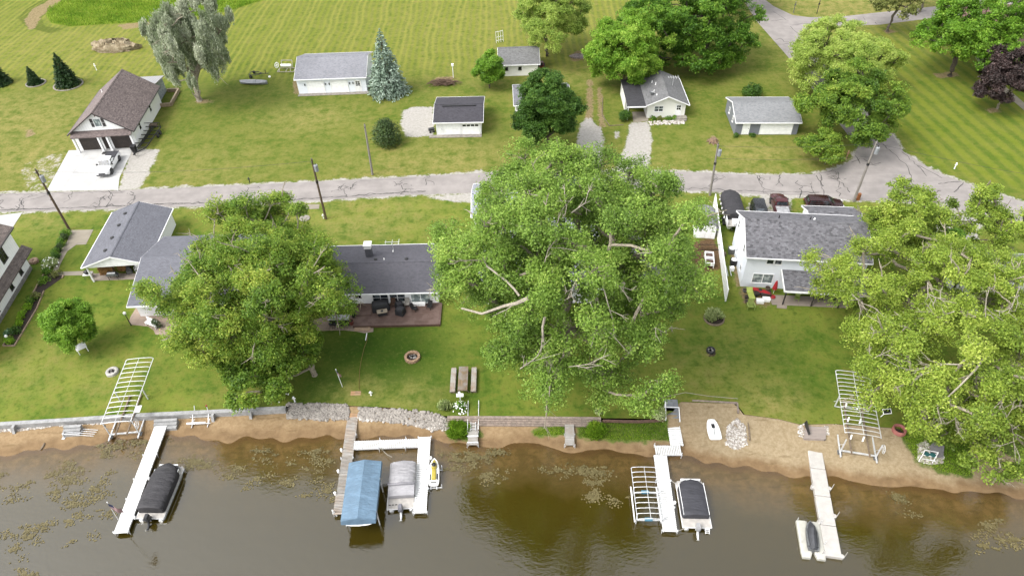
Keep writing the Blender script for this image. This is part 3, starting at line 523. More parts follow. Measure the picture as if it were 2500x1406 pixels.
for p_, q_ in (((8.9, 13.0), (10.6, 13.1)), ((10.6, 13.1), (10.6, 18.5)), ((10.6, 18.5), (8.6, 18.5))): b.beam((*p_, .28), (*q_, .28), .28, .6)
tag(b.build('garden_edging', mat('tan_edging_stone', A(206, 182, 150), .15, 4), None, loc=None), 'tan low retaining edge behind the brown-roofed garage house', 'edging')
o = bpy.data.objects['garden_edging']; o.location = hA.o.location; o.rotation_euler = hA.o.rotation_euler
# B wide grey garage with two arched white doors
RF_B = shingle('light_grey_shingles', A(172, 173, 180), .22, .15); hB = House('wide_garage', 'wide white garage with two arched white doors and light grey roof beside the blue spruce', 'garage', W(731, 230), R_(1.1), 11.85, 9.4, 2.86, 4.52, 'x', .4, .25, BLUE_SIDE, RF_B)
hB.gdoor('F', 1.75, 0, 2.75, 2.15, GDOOR, 4, clip=True); hB.gdoor('F', 5.85, 0, 2.75, 2.15, GDOOR, 4, clip=True); hB.door('F', 9.95, .08, .95, 2.05, TRIM, TRIM, 3)
for x in (1.3, 4.85, 5.5, 9.0, 9.6): hB.lamp('F', x, 1.5)
b = MB(); b.box(-.1, 12.3, -.9, -.003, -.05, .05); b.build('apron', CONC_M, hB.o)
# C small garage with the dark roof
RF_C = shingle('charcoal_shingles', A(90, 88, 95), .3, .15); hC = House('small_garage', 'small white garage with dark charcoal roof and four-pane overhead door beside a gravel pad', 'garage', W(1067, 331), R_(-.9), 7.05, 7.5, 2.42, 3.28, 'x', .4, .4, WHITE_SIDE, RF_C)
hC.gdoor('F', 4.1, .12, 2.6, 1.9, GDOOR, 4, 4); hC.gdoor('F', 1.15, .12, 2.6, 1.95, GDOOR, 2); hC.door('F', .15, .12, .8, 1.95)
hC.lamp('F', 2.5, 2.1); b = MB(); b.box(.9, 6.2, 3.1, 3.35, 3.33, 3.46); b.build('ridge_vent', DKMETAL, hC.roof); b = MB(); b.box(-1.2, 7.1, -.8, -.003, -.05, .1); b.build('apron', CONC_M, hC.o)
# D little shed in the field
RF_D = shingle('mid_grey_shingles', A(146, 146, 146), .3, .15); hD = House('field_shed', 'small white shed with grey roof and one square window in the field', 'shed', W(1222, 187), R_(.8), 6.7, 6.0, 2.3, 3.9, 'x', .35, .35, CREAM_SIDE, RF_D)
hD.window('F', 3.2, 1.1, .6, .6, 1, 1, DKTRIM, BLACKW); hD.window('F', .8, 1.1, .6, .6, 1, 1, DKTRIM, BLACKW)
# E shed hidden by the dark maple
RF_E = shingle('dull_grey_shingles', A(150, 150, 156), .25, .15); hE = House('hidden_shed', 'grey-roofed white shed almost hidden behind the round dark green maple', 'shed', W(1259, 288), R_(0.5), 8.6, 6.5, 2.4, 3.7, 'x', .35, .3, WHITE_SIDE, RF_E)
hE.window('F', 4.3, 1.0, .9, .9, 2, 1); hE.door('F', 6.6, .05, .9, 2.)
# F white cottage, gable to the lane, carport with dark roof
RF_F = shingle('old_grey_shingles', A(146, 146, 147), .25, .15, 3, 1); rz = R_(-.7); hF = House('cottage', 'small white cottage with grey gable roof, dark-roofed carport and rooftop aerial', 'cottage', (22.55, 103.3), rz, 6.1, 7.9, 2.6, 3.95, 'y', .4, .7, CREAM_SIDE, RF_F)
hF.window('F', 1.1, 1.1, 1.45, 1.0, 2, 2, TRIM, GLS); hF.door('F', 4.6, .35, .85, 1.95, WHITEP, TRIM, 2)
b = MB(); b.box(4.2, 6.4, -1.0, -.003, -.05, .34); b.box(4.3, 6.2, -1.4, -1.003, -.05, .17); b.build('front_step', CONC_M, hF.o)
b = MB(); b.add([(-3.3, -.75, 2.32), (-.41, -.75, 2.46), (-.41, 8.5, 2.46), (-3.3, 8.5, 2.32), (-3.3, -.75, 2.46), (-.41, -.75, 2.60), (-.41, 8.5, 2.60), (-3.3, 8.5, 2.46)], [(3, 2, 1, 0), (4, 5, 6, 7), (0, 1, 5, 4), (1, 2, 6, 5), (2, 3, 7, 6), (3, 0, 4, 7)]); b.build('carport_roof', mat('dark_roll_roofing', A(76, 75, 80), .15, 2, .85), hF.o)
b = MB(); b.box(-3.4, -.4, -.85, -.753, 2.3, 2.5); b.build('fascia', TRIM, hF.o); b = MB(); b.box(-3.25, -3.1, 2.6, 8.3, -.05, 2.33); b.box(-3.1, -.003, 8.15, 8.3, -.05, 2.4); b.build('carport_wall', CREAM_SIDE, hF.o)
for y in (-.5, 1.4): b = MB(); b.box(-3.22, -3.1, y, y+.12, 0, 2.33); b.build('post', TRIM, hF.o)
def aerial(parent, x, y, z, n=5):
    b = MB(); b.tube([(x, y, z), (x, y, z+1.6)], .03, 6)
    b.beam((x-.9, y, z+1.5), (x+.9, y, z+1.5), .05, .05)
    for k in range(n): q = x-.8+1.6*k/(n-1); L = .35+.1*k; b.beam((q, y-L, z+1.5), (q, y+L, z+1.5), .04, .04)
    b.build('aerial', ALU, parent)
aerial(hF.o, 4.5, 4.2, 3.4); hF.pipe(4.5, 1.8, .4); hF.pipe(5.6, 1.4, .35); hF.pipe(2.2, 1.2, .5); hF.pipe(1.2, 1.5, .25)
b = MB(); b.tube([(.7, 1.9, 2.9), (.7, 1.9, 3.5)], .04, 6); b.lathe([(.02, 0), (.3, .06), (.42, .16)], (.7, 1.75, 3.45), 14, False); b.build('dish', METAL, hF.o)
# G blue-grey garage by the lane
RF_G = shingle('pale_grey_shingles', A(168, 170, 172), .25, .15); hG = House('grey_garage', 'blue-grey garage with pale roof and white doors, half under the corner maple', 'garage', W(1792, 329), R_(-3), 9.6, 7.4, 2.3, 3.55, 'x', .4, .2, GREY_SIDE, RF_G)
hG.door('F', 1.15, .05, .95, 1.95, WHITEP, TRIM); hG.gdoor('F', 3.9, .05, 4.7, 2.0, GDOOR, 4)
hG.window('L', 2.2, 1.0, .5, 1.0, 1, 2, TRIM, GLS); hG.window('L', 4.9, 1.0, .5, 1.0, 1, 2, TRIM, GLS)
# H modern white two-storey house at the left border
RF_H = shingle('brown_grey_shingles', A(138, 126, 120), .45, .16, 4.5, 1); rz = R_(5.4); o = W(78, 655); uy = np.array([-math.sin(rz), math.cos(rz), 0]); ux = np.array([math.cos(rz), math.sin(rz), 0])
hH = House('modern_house', 'white two-storey house with black windows and brown roof at the left border', 'house', o-uy*17.5-ux*12, rz, 12, 17.5, 6.3, 9.2, 'y', .45, .45, WHITE_BATT, RF_H, fascia=DKTRIM)
b = MB()
for x0, x1, s_ in ((12.004, 12.95, 1),): b.add([(x0, -.3, 2.75), (x1, -.3, 2.45), (x1, 18.2, 2.45), (x0, 18.2, 2.75), (x0, -.3, 3.3), (x1, -.3, 2.6), (x1, 18.2, 2.6), (x0, 18.2, 3.3)], [(3, 2, 1, 0), (4, 5, 6, 7), (0, 1, 5, 4), (1, 2, 6, 5), (2, 3, 7, 6), (3, 0, 4, 7)])
b.build('pent_roof', RF_H, hH.o)
for y in (3.0, 8.0, 12.2, 15.0): hH.window('R', y, .9, .75, 1.3, 1, 2, DKTRIM, BLACKW)
for y in (3.5, 9.0, 13.6): hH.window('R', y, 4.0, 1.3, 1.6, 2, 2, DKTRIM, BLACKW)
b = MB(); b.box(12.003, 12.12, 0, 17.4, -.1, .5); b.build('stone_base', mat('grey_ledge_stone', A(178, 174, 168), .3, 3, .8, fine=.5), hH.o)
# I grey-roofed house: garage wing with porch gable, main wing under the maple
RF_I = shingle('slate_shingles_wing', A(140, 141, 150), .2, .15, 3, 1); RF_I2 = shingle('slate_shingles', A(140, 141, 150), .2, .15, 3); rz = R_(3.5); c0 = np.array([-48.35, 66.75, 0]); u = np.array([math.cos(rz), math.sin(rz), 0])
hI = House('gable_porch_house', 'white house with slate-grey roofs, round roof vents and a firewood porch beside the big maple', 'house', c0-u*3.6, rz, 7.2, 11.0, 2.55, 3.85, 'y', .35, .2, WHITE_SIDE, RF_I, y_wall=3.1)
b = MB(); b.add([(-.2, -.02, 2.55), (7.4, -.02, 2.55), (3.6, -.02, 3.79), (-.2, .12, 2.55), (7.4, .12, 2.55), (3.6, .12, 3.79)], [(0, 1, 2), (5, 4, 3), (0, 3, 4, 1), (1, 4, 5, 2), (2, 5, 3, 0)]); b.build('porch_gable', TRIM, hI.o)
b = MB(); b.box(-.1, 7.3, .0, .16, 2.3, 2.547); b.build('beam', TRIM, hI.o)
for x in (0, 6.9): b = MB(); b.box(x, x+.16, .02, .18, -.02, 2.3); b.build('post', TRIM, hI.o)
for k, y in enumerate((1.6, 4.1, 6.7, 9.2)): hI.vent(y, 2.35, BLACKP, .2)
hI.door('F', 5.6, .06, .9, 2.0, y0=3.1); hI.window('F', 4.2, 1.0, .9, .9, 1, 1, y0=3.1)
b = MB(); b.prismx([(0, -.1), (11.4, -.1), (11.4, 2.6), (5.7, 4.15), (0, 2.6)], 0, 13.2); b.M = None; wing = b.build('wall', WHITE_SIDE, hI.o)
rzw = R_(.5)-rz; off = np.array([-43.7, 60.2])-np.array(hI.org)[:2]; ca, sa = math.cos(-rz), math.sin(-rz); lx, ly = off[0]*ca-off[1]*sa, off[0]*sa+off[1]*ca
wing.location = (lx, ly, 0); wing.rotation_euler = (0, 0, rzw)
sl = 1.55/5.7; pr = [(-.9, 2.6-.9*sl), (5.7, 4.15), (11.8, 2.6-.4*sl), (11.8, 2.74-.4*sl), (5.7, 4.31), (-.9, 2.74-.9*sl)]
b = MB(); b.prismx(pr, -.4, 13.6); o = b.build('roof', RF_I2, hI.o); o.location = wing.location; o.rotation_euler = wing.rotation_euler
b = MB(); b.box(-.42, 13.62, -1.0, -.904, 2.33, 2.5); b.prismx([(y, z-.03) for y, z in pr], -.45, -.403); o = b.build('fascia', TRIM, hI.o); o.location = wing.location; o.rotation_euler = wing.rotation_euler
class Sub: pass
def wing_panel(name, m, x0, x1, z0, z1, n0, n1):
    b = MB(); b.box(x0, x1, -n1, -n0, z0, z1); o = b.build(name, m, hI.o); o.location = wing.location; o.rotation_euler = wing.rotation_euler; return o
for x, wd in ((2.6, 1.1), (4.6, 1.9), (8, 1.9)):
    f = wing_panel('window', TRIM, x, x+wd, .9, 2.1, .0, .05); b = MB(); b.box(x+.08, x+wd-.08, -.062, -.02, .98, 2.02); b.build('pane', GLS, f)
# J ranch house with the deck
RF_J = shingle('dark_grey_shingles', A(116, 115, 123), .2, .15, 3); hJ = House('ranch_house', 'long low white house with dark grey roof and brown timber deck', 'house', W(839, 747)-np.array([4.6, 0, 0]), R_(-.4), 15.9, 8.0, 2.3, 3.2, 'x', .45, .35, WHITE_SIDE, RF_J, fascia=TRIM)
hJ.door('F', 6.1, .3, .95, 1.85, WHITEP, TRIM, 1); hJ.window('F', 8.2, .55, 1.9, 1.35, 2, 2, TRIM, GLS); hJ.window('F', 10.2, .55, 1.9, 1.35, 2, 2, TRIM, GLS); hJ.window('F', 12.7, .3, 2.3, 1.6, 2, 1, TRIM, GLS_L)
b = MB(); b.box(7.0, 7.75, 5.3, 6.05, 2.3, 4.3); o = b.build('chimney', mat('grey_chimney_board', A(112, 112, 122), .1, 3, .7), hJ.o); b = MB(); b.box(6.96, 7.79, 5.26, 6.09, 4.303, 4.75); b.box(6.9, 7.85, 5.2, 6.15, 4.75, 4.85); b.build('chimney_cap', TRIM, o)
aerial(hJ.o, 10.1, 6.9, 2.5, 3); hJ.pipe(10.1, 6.6, .2)
for x in (8.3, 12.0, 15.3): hJ.vent(x, 4.55, BLACKP, .17)
hJ.pipe(9.3, 4.6, .2); hJ.lamp('F', 15.6, 1.4)
# K pale standing-seam metal house and its garage, under the cottonwood
t = NT('standing_seam_roof'); p = t.pos(); f = t.math('FRACT', t.math('DIVIDE', t.sep(p)[0], .45)); n = t.noise(p, .6, 3); RF_K = t.done(t.mix(t.ramp(f, 0, .1, 1, 0), t.mix(t.ramp(n, .3, .7), A(196, 200, 216), A(212, 214, 226)), A(150, 154, 172)), .4, .15)
hK = House('metal_roof_house', 'white house with pale standing-seam metal roof under the giant cottonwood', 'house', W(1180, 742), R_(-1.5), 13.5, 12.6, 2.7, 4.6, 'x', .45, .4, WHITE_SIDE, RF_K)
for x in (.9, 2.6, 5.4, 8.4): hK.window('F', x, .7, 1.3, 1.4, 2, 1, TRIM, BLACKW)
hK.door('F', 4.0, .1, .95, 2.05)
hK2 = House('metal_roof_garage', 'pale metal-roofed garage behind the metal-roofed house, by the lane', 'garage', W(1158, 562), R_(-1.5), 8.2, 6.8, 2.5, 3.8, 'x', .4, .3, WHITE_SIDE, RF_K)
hK2.gdoor('B', 2, .05, 4.4, 2.1); hK2.window('F', 3, 1, 1.2, 1)
# L grey house under the cottonwood's right side
RF_L = shingle('cottage_grey_shingles', A(150, 150, 152), .3, .15); hL = House('porch_cottage', 'grey-roofed cottage with white porch rail, mostly hidden under the cottonwood', 'cottage', W(1480, 716), R_(-5), 9.0, 7.5, 2.6, 4.0, 'x', .4, .3, WHITE_SIDE, RF_L)  # mottled mid-grey shingles, one tone over the whole roof
hL.window('F', 1, .8, 1.4, 1.2, 2); hL.door('F', 4, .1, .9, 2.); hL.window('F', 6, .8, 1.4, 1.2, 2)
b = MB()
for x in (.2, 2.4, 4.6, 6.8): b.box(x, x+.12, -2.4, -2.28, 0, 1.15)
b.box(0, 7, -2.38, -2.3, .95, 1.05); b.box(0, 7, -2.38, -2.3, .2, .3)
for k in range(34): b.box(.35+k*.19, .4+k*.19, -2.36, -2.32, .3, .95)
b.build('railing', TRIM, hL.o); b = MB(); b.box(0, 7.2, -2.5, -.003, -.1, .12); b.build('porch_floor', WOODR, hL.o)
# M two-storey house with the porch roof
RF_M = shingle('mottled_shingles', A(134, 133, 138), .6, .2, 2.2); rzM = R_(-7.2); hM = House('two_storey_house', 'white two-storey house with mottled grey roof, lean-to porch and lime chairs beside it', 'house', W(1807, 699), rzM, 13.4, 8.1, 5.0, 6.95, 'x', .45, .3, BLUE_SIDE, RF_M)
hM.window('F', 2.2, 3.7, .85, 1.0, 1, 1, TRIM, GLS); hM.window('F', 3.1, 3.7, .85, 1.0, 1, 1, TRIM, GLS); hM.window('F', 1.1, .75, 2.4, 1.45, 2, 1, TRIM, GLS_L); hM.window('F', 9.4, 3.75, .8, .85, 1, 1, TRIM, GLS); hM.window('F', 10.25, 3.75, .8, .85, 1, 1, TRIM, GLS)
hM.window('L', .9, 3.5, .7, 1.2, 1, 2, TRIM, BLACKW); hM.window('L', 5.6, 3.5, .7, 1.2, 1, 2, TRIM, BLACKW); hM.window('L', 2.8, 1.1, .5, .9); hM.window('L', 6.2, 1.1, .5, .9)
b = MB(); b.add([(4.2, -3.0, 2.2), (13.2, -3.0, 2.2), (13.2, -.004, 2.85), (4.2, -.004, 2.85), (4.2, -3.0, 2.34), (13.2, -3.0, 2.34), (13.2, -.004, 2.99), (4.2, -.004, 2.99)], [(3, 2, 1, 0), (4, 5, 6, 7), (0, 1, 5, 4), (1, 2, 6, 5), (2, 3, 7, 6), (3, 0, 4, 7)]); pr_ = b.build('porch_roof', RF_M, hM.o)
b = MB(); b.box(4.15, 13.25, -3.1, -3.004, 2.15, 2.36); b.add([(4.1, -3.0, 2.14), (4.196, -3.0, 2.14), (4.196, -.01, 2.79), (4.1, -.01, 2.79), (4.1, -3.0, 2.37), (4.196, -3.0, 2.37), (4.196, -.01, 3.02), (4.1, -.01, 3.02)], [(3, 2, 1, 0), (4, 5, 6, 7), (0, 1, 5, 4), (1, 2, 6, 5), (2, 3, 7, 6), (3, 0, 4, 7)]); b.build('fascia', TRIM, pr_)
for x in (4.4, 7.6, 10.6): b = MB(); b.box(x, x+.14, -2.85, -2.71, 0, 2.2); b.build('post', DKTRIM, hM.o)
for x in (3.9, 7.5): hM.pipe(x, 5.2, .4, DKMETAL, .06)
hM.pipe(8.0, 5.25, .22, WHITEP, .08)
# N garage behind it
rl, rr = W(1972.6, 515, 3.4), W(2103, 520, 3.4); rzN = head(rl, rr); wN = np.hypot(*(rr-rl)[:2])-.5; vN = np.array([-math.sin(rzN), math.cos(rzN), 0]); uN = np.array([math.cos(rzN), math.sin(rzN), 0])
hN = House('back_garage', 'small white garage with mottled grey roof directly behind the two-storey house', 'garage', rl+uN*.25-vN*2.2, rzN, wN, 4.4, 2.4, 3.3, 'x', .35, .25, WHITE_SIDE, RF_M); hN.gdoor('B', 1.2, .05, 4.2, 2.0)
# O pale roof under the right-hand cottonwood, P far house in the top right corner
RF_O = shingle('silver_grey_shingles', A(186, 186, 190), .15, .15); hO = House('pale_roof_house', 'house with silver-grey roof glimpsed through the right-hand cottonwood', 'house', W(2345, 770), R_(-8), 12, 8, 2.8, 4.4, 'x', .5, .3, WHITE_SIDE, RF_O)
hO.window('F', 2, 1, 1.5, 1.2, 2); hO.window('F', 7, 1, 1.5, 1.2, 2); hO.door('F', 4.8, .1, .95, 2)
RF_P = shingle('red_brown_shingles', A(150, 116, 112), .25, .18, 3); hP = House('brick_house', 'tan stone house with reddish-brown roof behind the purple maple in the far corner', 'house', W(2448, 196), R_(-8), 20, 11, 2.9, 5.4, 'x', .6, .4, mat('tan_stone_wall', A(196, 172, 150), .25, 2, .8, fine=.4), RF_P)
for x in (2, 6, 13): hP.window('F', x, .9, 1.6, 1.3, 2)
hP.door('F', 9.6, .1, 1., 2.1); hP.gdoor('F', 15.6, .05, 3.4, 2.2)
hQ = House('far_stone_house', 'pale stone house hidden behind the big maple at the top right', 'house', W(2335, 92), R_(-8), 12, 8, 2.8, 4.8, 'x', .5, .4, mat('pale_stone_wall', A(214, 196, 178), .25, 2, .8, fine=.4), RF_P)
hQ.window('F', 2, .9, 1.6, 1.3, 2); hQ.window('F', 7, .9, 1.6, 1.3, 2); hQ.door('F', 5, .1, 1., 2.1)
# round-topped white garden shed
c0 = W(1694, 580); b0 = thing('garden_shed', 'white plastic garden shed with curved grey roof by the white fence', 'shed', (*c0[:2], 0), R_(-9)); prof = [(0, 0), (2.6, 0), (2.6, 1.75)]+[(1.3+1.3*math.cos(a), 1.75+.75*math.sin(a)) for a in [math.pi*k/8 for k in range(1, 8)]]+[(0, 1.75)]
b = MB(); b.prismy(prof, 0, 3.6); b.M = None; b.build('wall', WHITEP, b0); sh = [(1.3+1.42*math.cos(a), 1.72+.86*math.sin(a)) for a in [math.pi*k/10 for k in range(0, 11)]]; sh2 = [(1.3+1.34*math.cos(a), 1.72+.79*math.sin(a)) for a in [math.pi*k/10 for k in range(10, -1, -1)]]
b = MB(); b.prismy(sh+sh2, -.15, 3.8); b.build('roof', shingle('shed_shingles', A(172, 172, 176), .3, .2, 3, 1), b0)
for x in (.55, 1.32): b = MB(); b.box(x, x+.72, -.05, -.004, .08, 1.75); b.build('door', WHITEP, b0)
# ------------------------------------------------------------------ trees and shrubs
def leafmat(name, cols, trans=.42, rough=.55):
    t = NT(name); a = t.attr('tint'); n = t.node('ShaderNodeValToRGB'); el = n.color_ramp.elements
    while len(el) < len(cols): el.new(.5)
    for k, c in enumerate(cols): el[k].position = k/(len(cols)-1); el[k].color = (*c, 1)
    t.link(a, n.inputs[0]); t.done(n.outputs[0], rough, 0, .3)
    tl = t.node('ShaderNodeBsdfTranslucent'); hsv = t.node('ShaderNodeHueSaturation'); hsv.inputs['Value'].default_value = 1.3; hsv.inputs['Saturation'].default_value = .95; t.link(n.outputs[0], hsv.inputs['Color']); t.link(hsv.outputs[0], tl.inputs[0])
    m = t.node('ShaderNodeMixShader'); m.inputs[0].default_value = trans; t.link(t.b.outputs[0], m.inputs[1]); t.link(tl.outputs[0], m.inputs[2]); t.link(m.outputs[0], t.out.inputs[0]); return t.m
BARK = mat('grey_bark', A(158, 146, 130), .3, 5, .9, fine=.5); BARKP = mat('pale_bark', A(196, 184, 162), .25, 4, .9, fine=.5); BARKD = mat('dark_bark', A(112, 100, 86), .3, 5, .9, fine=.5)
LK = 2.2
def L_(*c): return A(*c, LK)
LEAF = dict(
    maple=leafmat('maple_leaf', [L_(54, 82, 26), L_(92, 124, 40), L_(124, 150, 52), L_(170, 180, 78)]),
    cotton=leafmat('cottonwood_leaf', [L_(76, 102, 40), L_(112, 142, 56), L_(142, 170, 74), L_(182, 198, 104)]),
    cotton2=leafmat('yellow_cottonwood_leaf', [L_(86, 108, 38), L_(124, 148, 54), L_(156, 174, 70), L_(194, 204, 104)]),
    dark=leafmat('dark_green_leaf', [L_(38, 64, 22), L_(64, 98, 34), L_(88, 122, 46), L_(118, 148, 64)]),
    bright=leafmat('bright_green_leaf', [L_(70, 106, 26), L_(100, 140, 38), L_(126, 162, 52), L_(164, 188, 78)]),
    deep=leafmat('mid_green_leaf', [L_(44, 76, 18), L_(76, 114, 30), L_(108, 146, 44), L_(150, 172, 72)]),
    locust=leafmat('locust_leaf', [L_(116, 142, 60), L_(150, 172, 80), L_(174, 190, 96), L_(206, 212, 128)], .55),
    silver=leafmat('silver_leaf', [L_(96, 112, 80), L_(132, 146, 110), L_(158, 168, 138), L_(202, 206, 184)], .3),
    spruce=leafmat('blue_needle', [L_(86, 108, 88), L_(122, 142, 122), L_(146, 164, 148), L_(182, 194, 180)], .08), fir=leafmat('green_needle', [L_(18, 38, 18), L_(34, 58, 28), L_(46, 72, 34), L_(66, 90, 44)], .08),
    purple=leafmat('purple_leaf', [L_(34, 27, 26), L_(52, 42, 40), L_(68, 54, 52), L_(94, 74, 68)], .12), bush=leafmat('dark_bush_leaf', [L_(32, 48, 24), L_(54, 74, 34), L_(70, 90, 44), L_(96, 112, 60)], .15),
    lime=leafmat('lime_leaf', [L_(84, 124, 20), L_(118, 158, 32), L_(146, 182, 46), L_(182, 204, 76)]), pale=leafmat('pale_shrub_leaf', [L_(96, 118, 62), L_(140, 156, 96), L_(176, 186, 130), L_(214, 216, 180)], .2),
    olive=leafmat('olive_leaf', [L_(74, 84, 36), L_(104, 112, 54), L_(128, 132, 70), L_(160, 158, 100)], .25), hosta=leafmat('blue_hosta_leaf', [L_(60, 96, 62), L_(92, 128, 92), L_(124, 156, 116), L_(178, 194, 150)], .2), grass=leafmat('tall_grass_blade', [L_(76, 112, 26), L_(112, 148, 36), L_(146, 174, 52), L_(180, 188, 90)], .5), meadow=leafmat('meadow_blade', [L_(82, 114, 26), L_(108, 138, 34), L_(132, 156, 46), L_(160, 172, 76)], .4))
def quads(name, V, tint, m, parent=None):
    n = len(V); me = bpy.data.meshes.new(name); me.vertices.add(n*4); me.vertices.foreach_set('co', V.reshape(-1).astype(np.float32)); me.loops.add(n*4); me.loops.foreach_set('vertex_index', np.arange(n*4, dtype=np.int32))
    me.polygons.add(n); me.polygons.foreach_set('loop_start', np.arange(0, n*4, 4, dtype=np.int32)); me.polygons.foreach_set('loop_total', np.full(n, 4, np.int32)); me.update(calc_edges=True)
    at = me.attributes.new('tint', 'FLOAT', 'FACE'); at.data.foreach_set('value', np.clip(tint, 0, 1).astype(np.float32)); me.materials.append(m)
    o = bpy.data.objects.new(name, me); COL.objects.link(o)
    if parent is not None: o.parent = parent
    return o
def unit(v): return v/np.maximum(np.linalg.norm(v, axis=-1, keepdims=True), 1e-9)
def leaf_quads(C, N, size, asp=.62, D=None):
    """diamond leaves at C facing N; D gives the leaf's long axis"""
    n = len(C); r = rng.normal(size=(n, 3)) if D is None else D+rng.normal(size=(n, 3))*.25; X = unit(np.cross(N, r)); Yv = np.cross(unit(N), X) if D is None else unit(D-(D*N).sum(1, keepdims=True)*N*.3)
    s = size*rng.uniform(.7, 1.35, (n, 1)); cup = unit(N)*s*.18
    return np.stack([C-Yv*s*.5, C+X*s*asp*.5+cup-Yv*s*.06, C+Yv*s*.5, C-X*s*asp*.5+cup-Yv*s*.06], 1)
def limbs(b, base, top_h, targets, r0, lean=(0, 0), stems=1, wob=.35, twig=.03, sides=6):
    """trunk and boughs: every lobe hangs on the nearest bough, radii add up towards the foot"""
    nodes = []; par = []
    def chain(i, q, n, sag=0.):
        p0 = nodes[i]; L = np.linalg.norm(q-p0)
        for k in range(1, n+1):
            f = k/n; p_ = p0+(q-p0)*f; p_ = p_+rng.normal(0, wob*L*.09, 3)*(f < 1)+np.array([0, 0, sag*L*math.sin(f*math.pi)])
            nodes.append(p_); par.append(i); i = len(nodes)-1
        return i
    nodes.append(np.array(base, float)-np.array([0, 0, .3])); par.append(-1); tops = []
    for s_ in range(stems):
        a = 2*math.pi*s_/max(stems, 1)+rng.uniform(0, 1); sp = 0 if stems == 1 else top_h*.34
        t0 = np.array([base[0]+lean[0]*.5+sp*math.cos(a), base[1]+lean[1]*.5+sp*math.sin(a), base[2]+top_h*rng.uniform(.85, 1.1)]); tops.append(chain(0, t0, 4, 0))
    fork = np.array(base)+np.array([lean[0]*.4, lean[1]*.4, top_h])
    order = np.argsort([np.linalg.norm(t_-fork) for t_ in targets]); ends = {}
    for k in order:
        q = targets[k]; A_ = np.array(nodes[2:]); d = np.linalg.norm(A_-q, axis=1); pen = d+np.where(A_[:, 2] > q[2]-.1*d, (A_[:, 2]-q[2]+.1*d)*1.2, 0)+.25*np.linalg.norm(A_-fork, axis=1)
        i = int(np.argmin(pen))+2; ends[k] = chain(i, q, max(2, min(5, int(d[i-2]/1.2)+1)), .05)
    nn = len(nodes); wgt = np.zeros(nn); ch = [[] for _ in range(nn)]
    for i in range(1, nn): ch[par[i]].append(i)
    for i in range(nn-1, -1, -1): wgt[i] = max(sum(wgt[c] for c in ch[i]), 1.) if ch[i] else 1.
    rad = np.maximum(r0*(wgt/wgt[0])**.44, twig)
    for i in range(nn):
        for q, c in enumerate(ch[i]):
            if q == 0 and i != 0: continue
            pts, rr, j, prev = [nodes[i]], [min(rad[i], rad[c]*1.15)], c, i
            while True:
                pts.append(nodes[j]); rr.append(rad[j])
                if not ch[j]: break
                j = ch[j][0]
            if par[c] == 0 or i == 0: rr[0] = rad[c]*1.35
            b.tube(pts, rr, sides if max(rr) > .1 else 4, False)
    return nodes, ends
import zlib
def reseed(s):
    global rng
    rng = np.random.default_rng(zlib.crc32(s.encode())); random.seed(zlib.crc32(s.encode()))
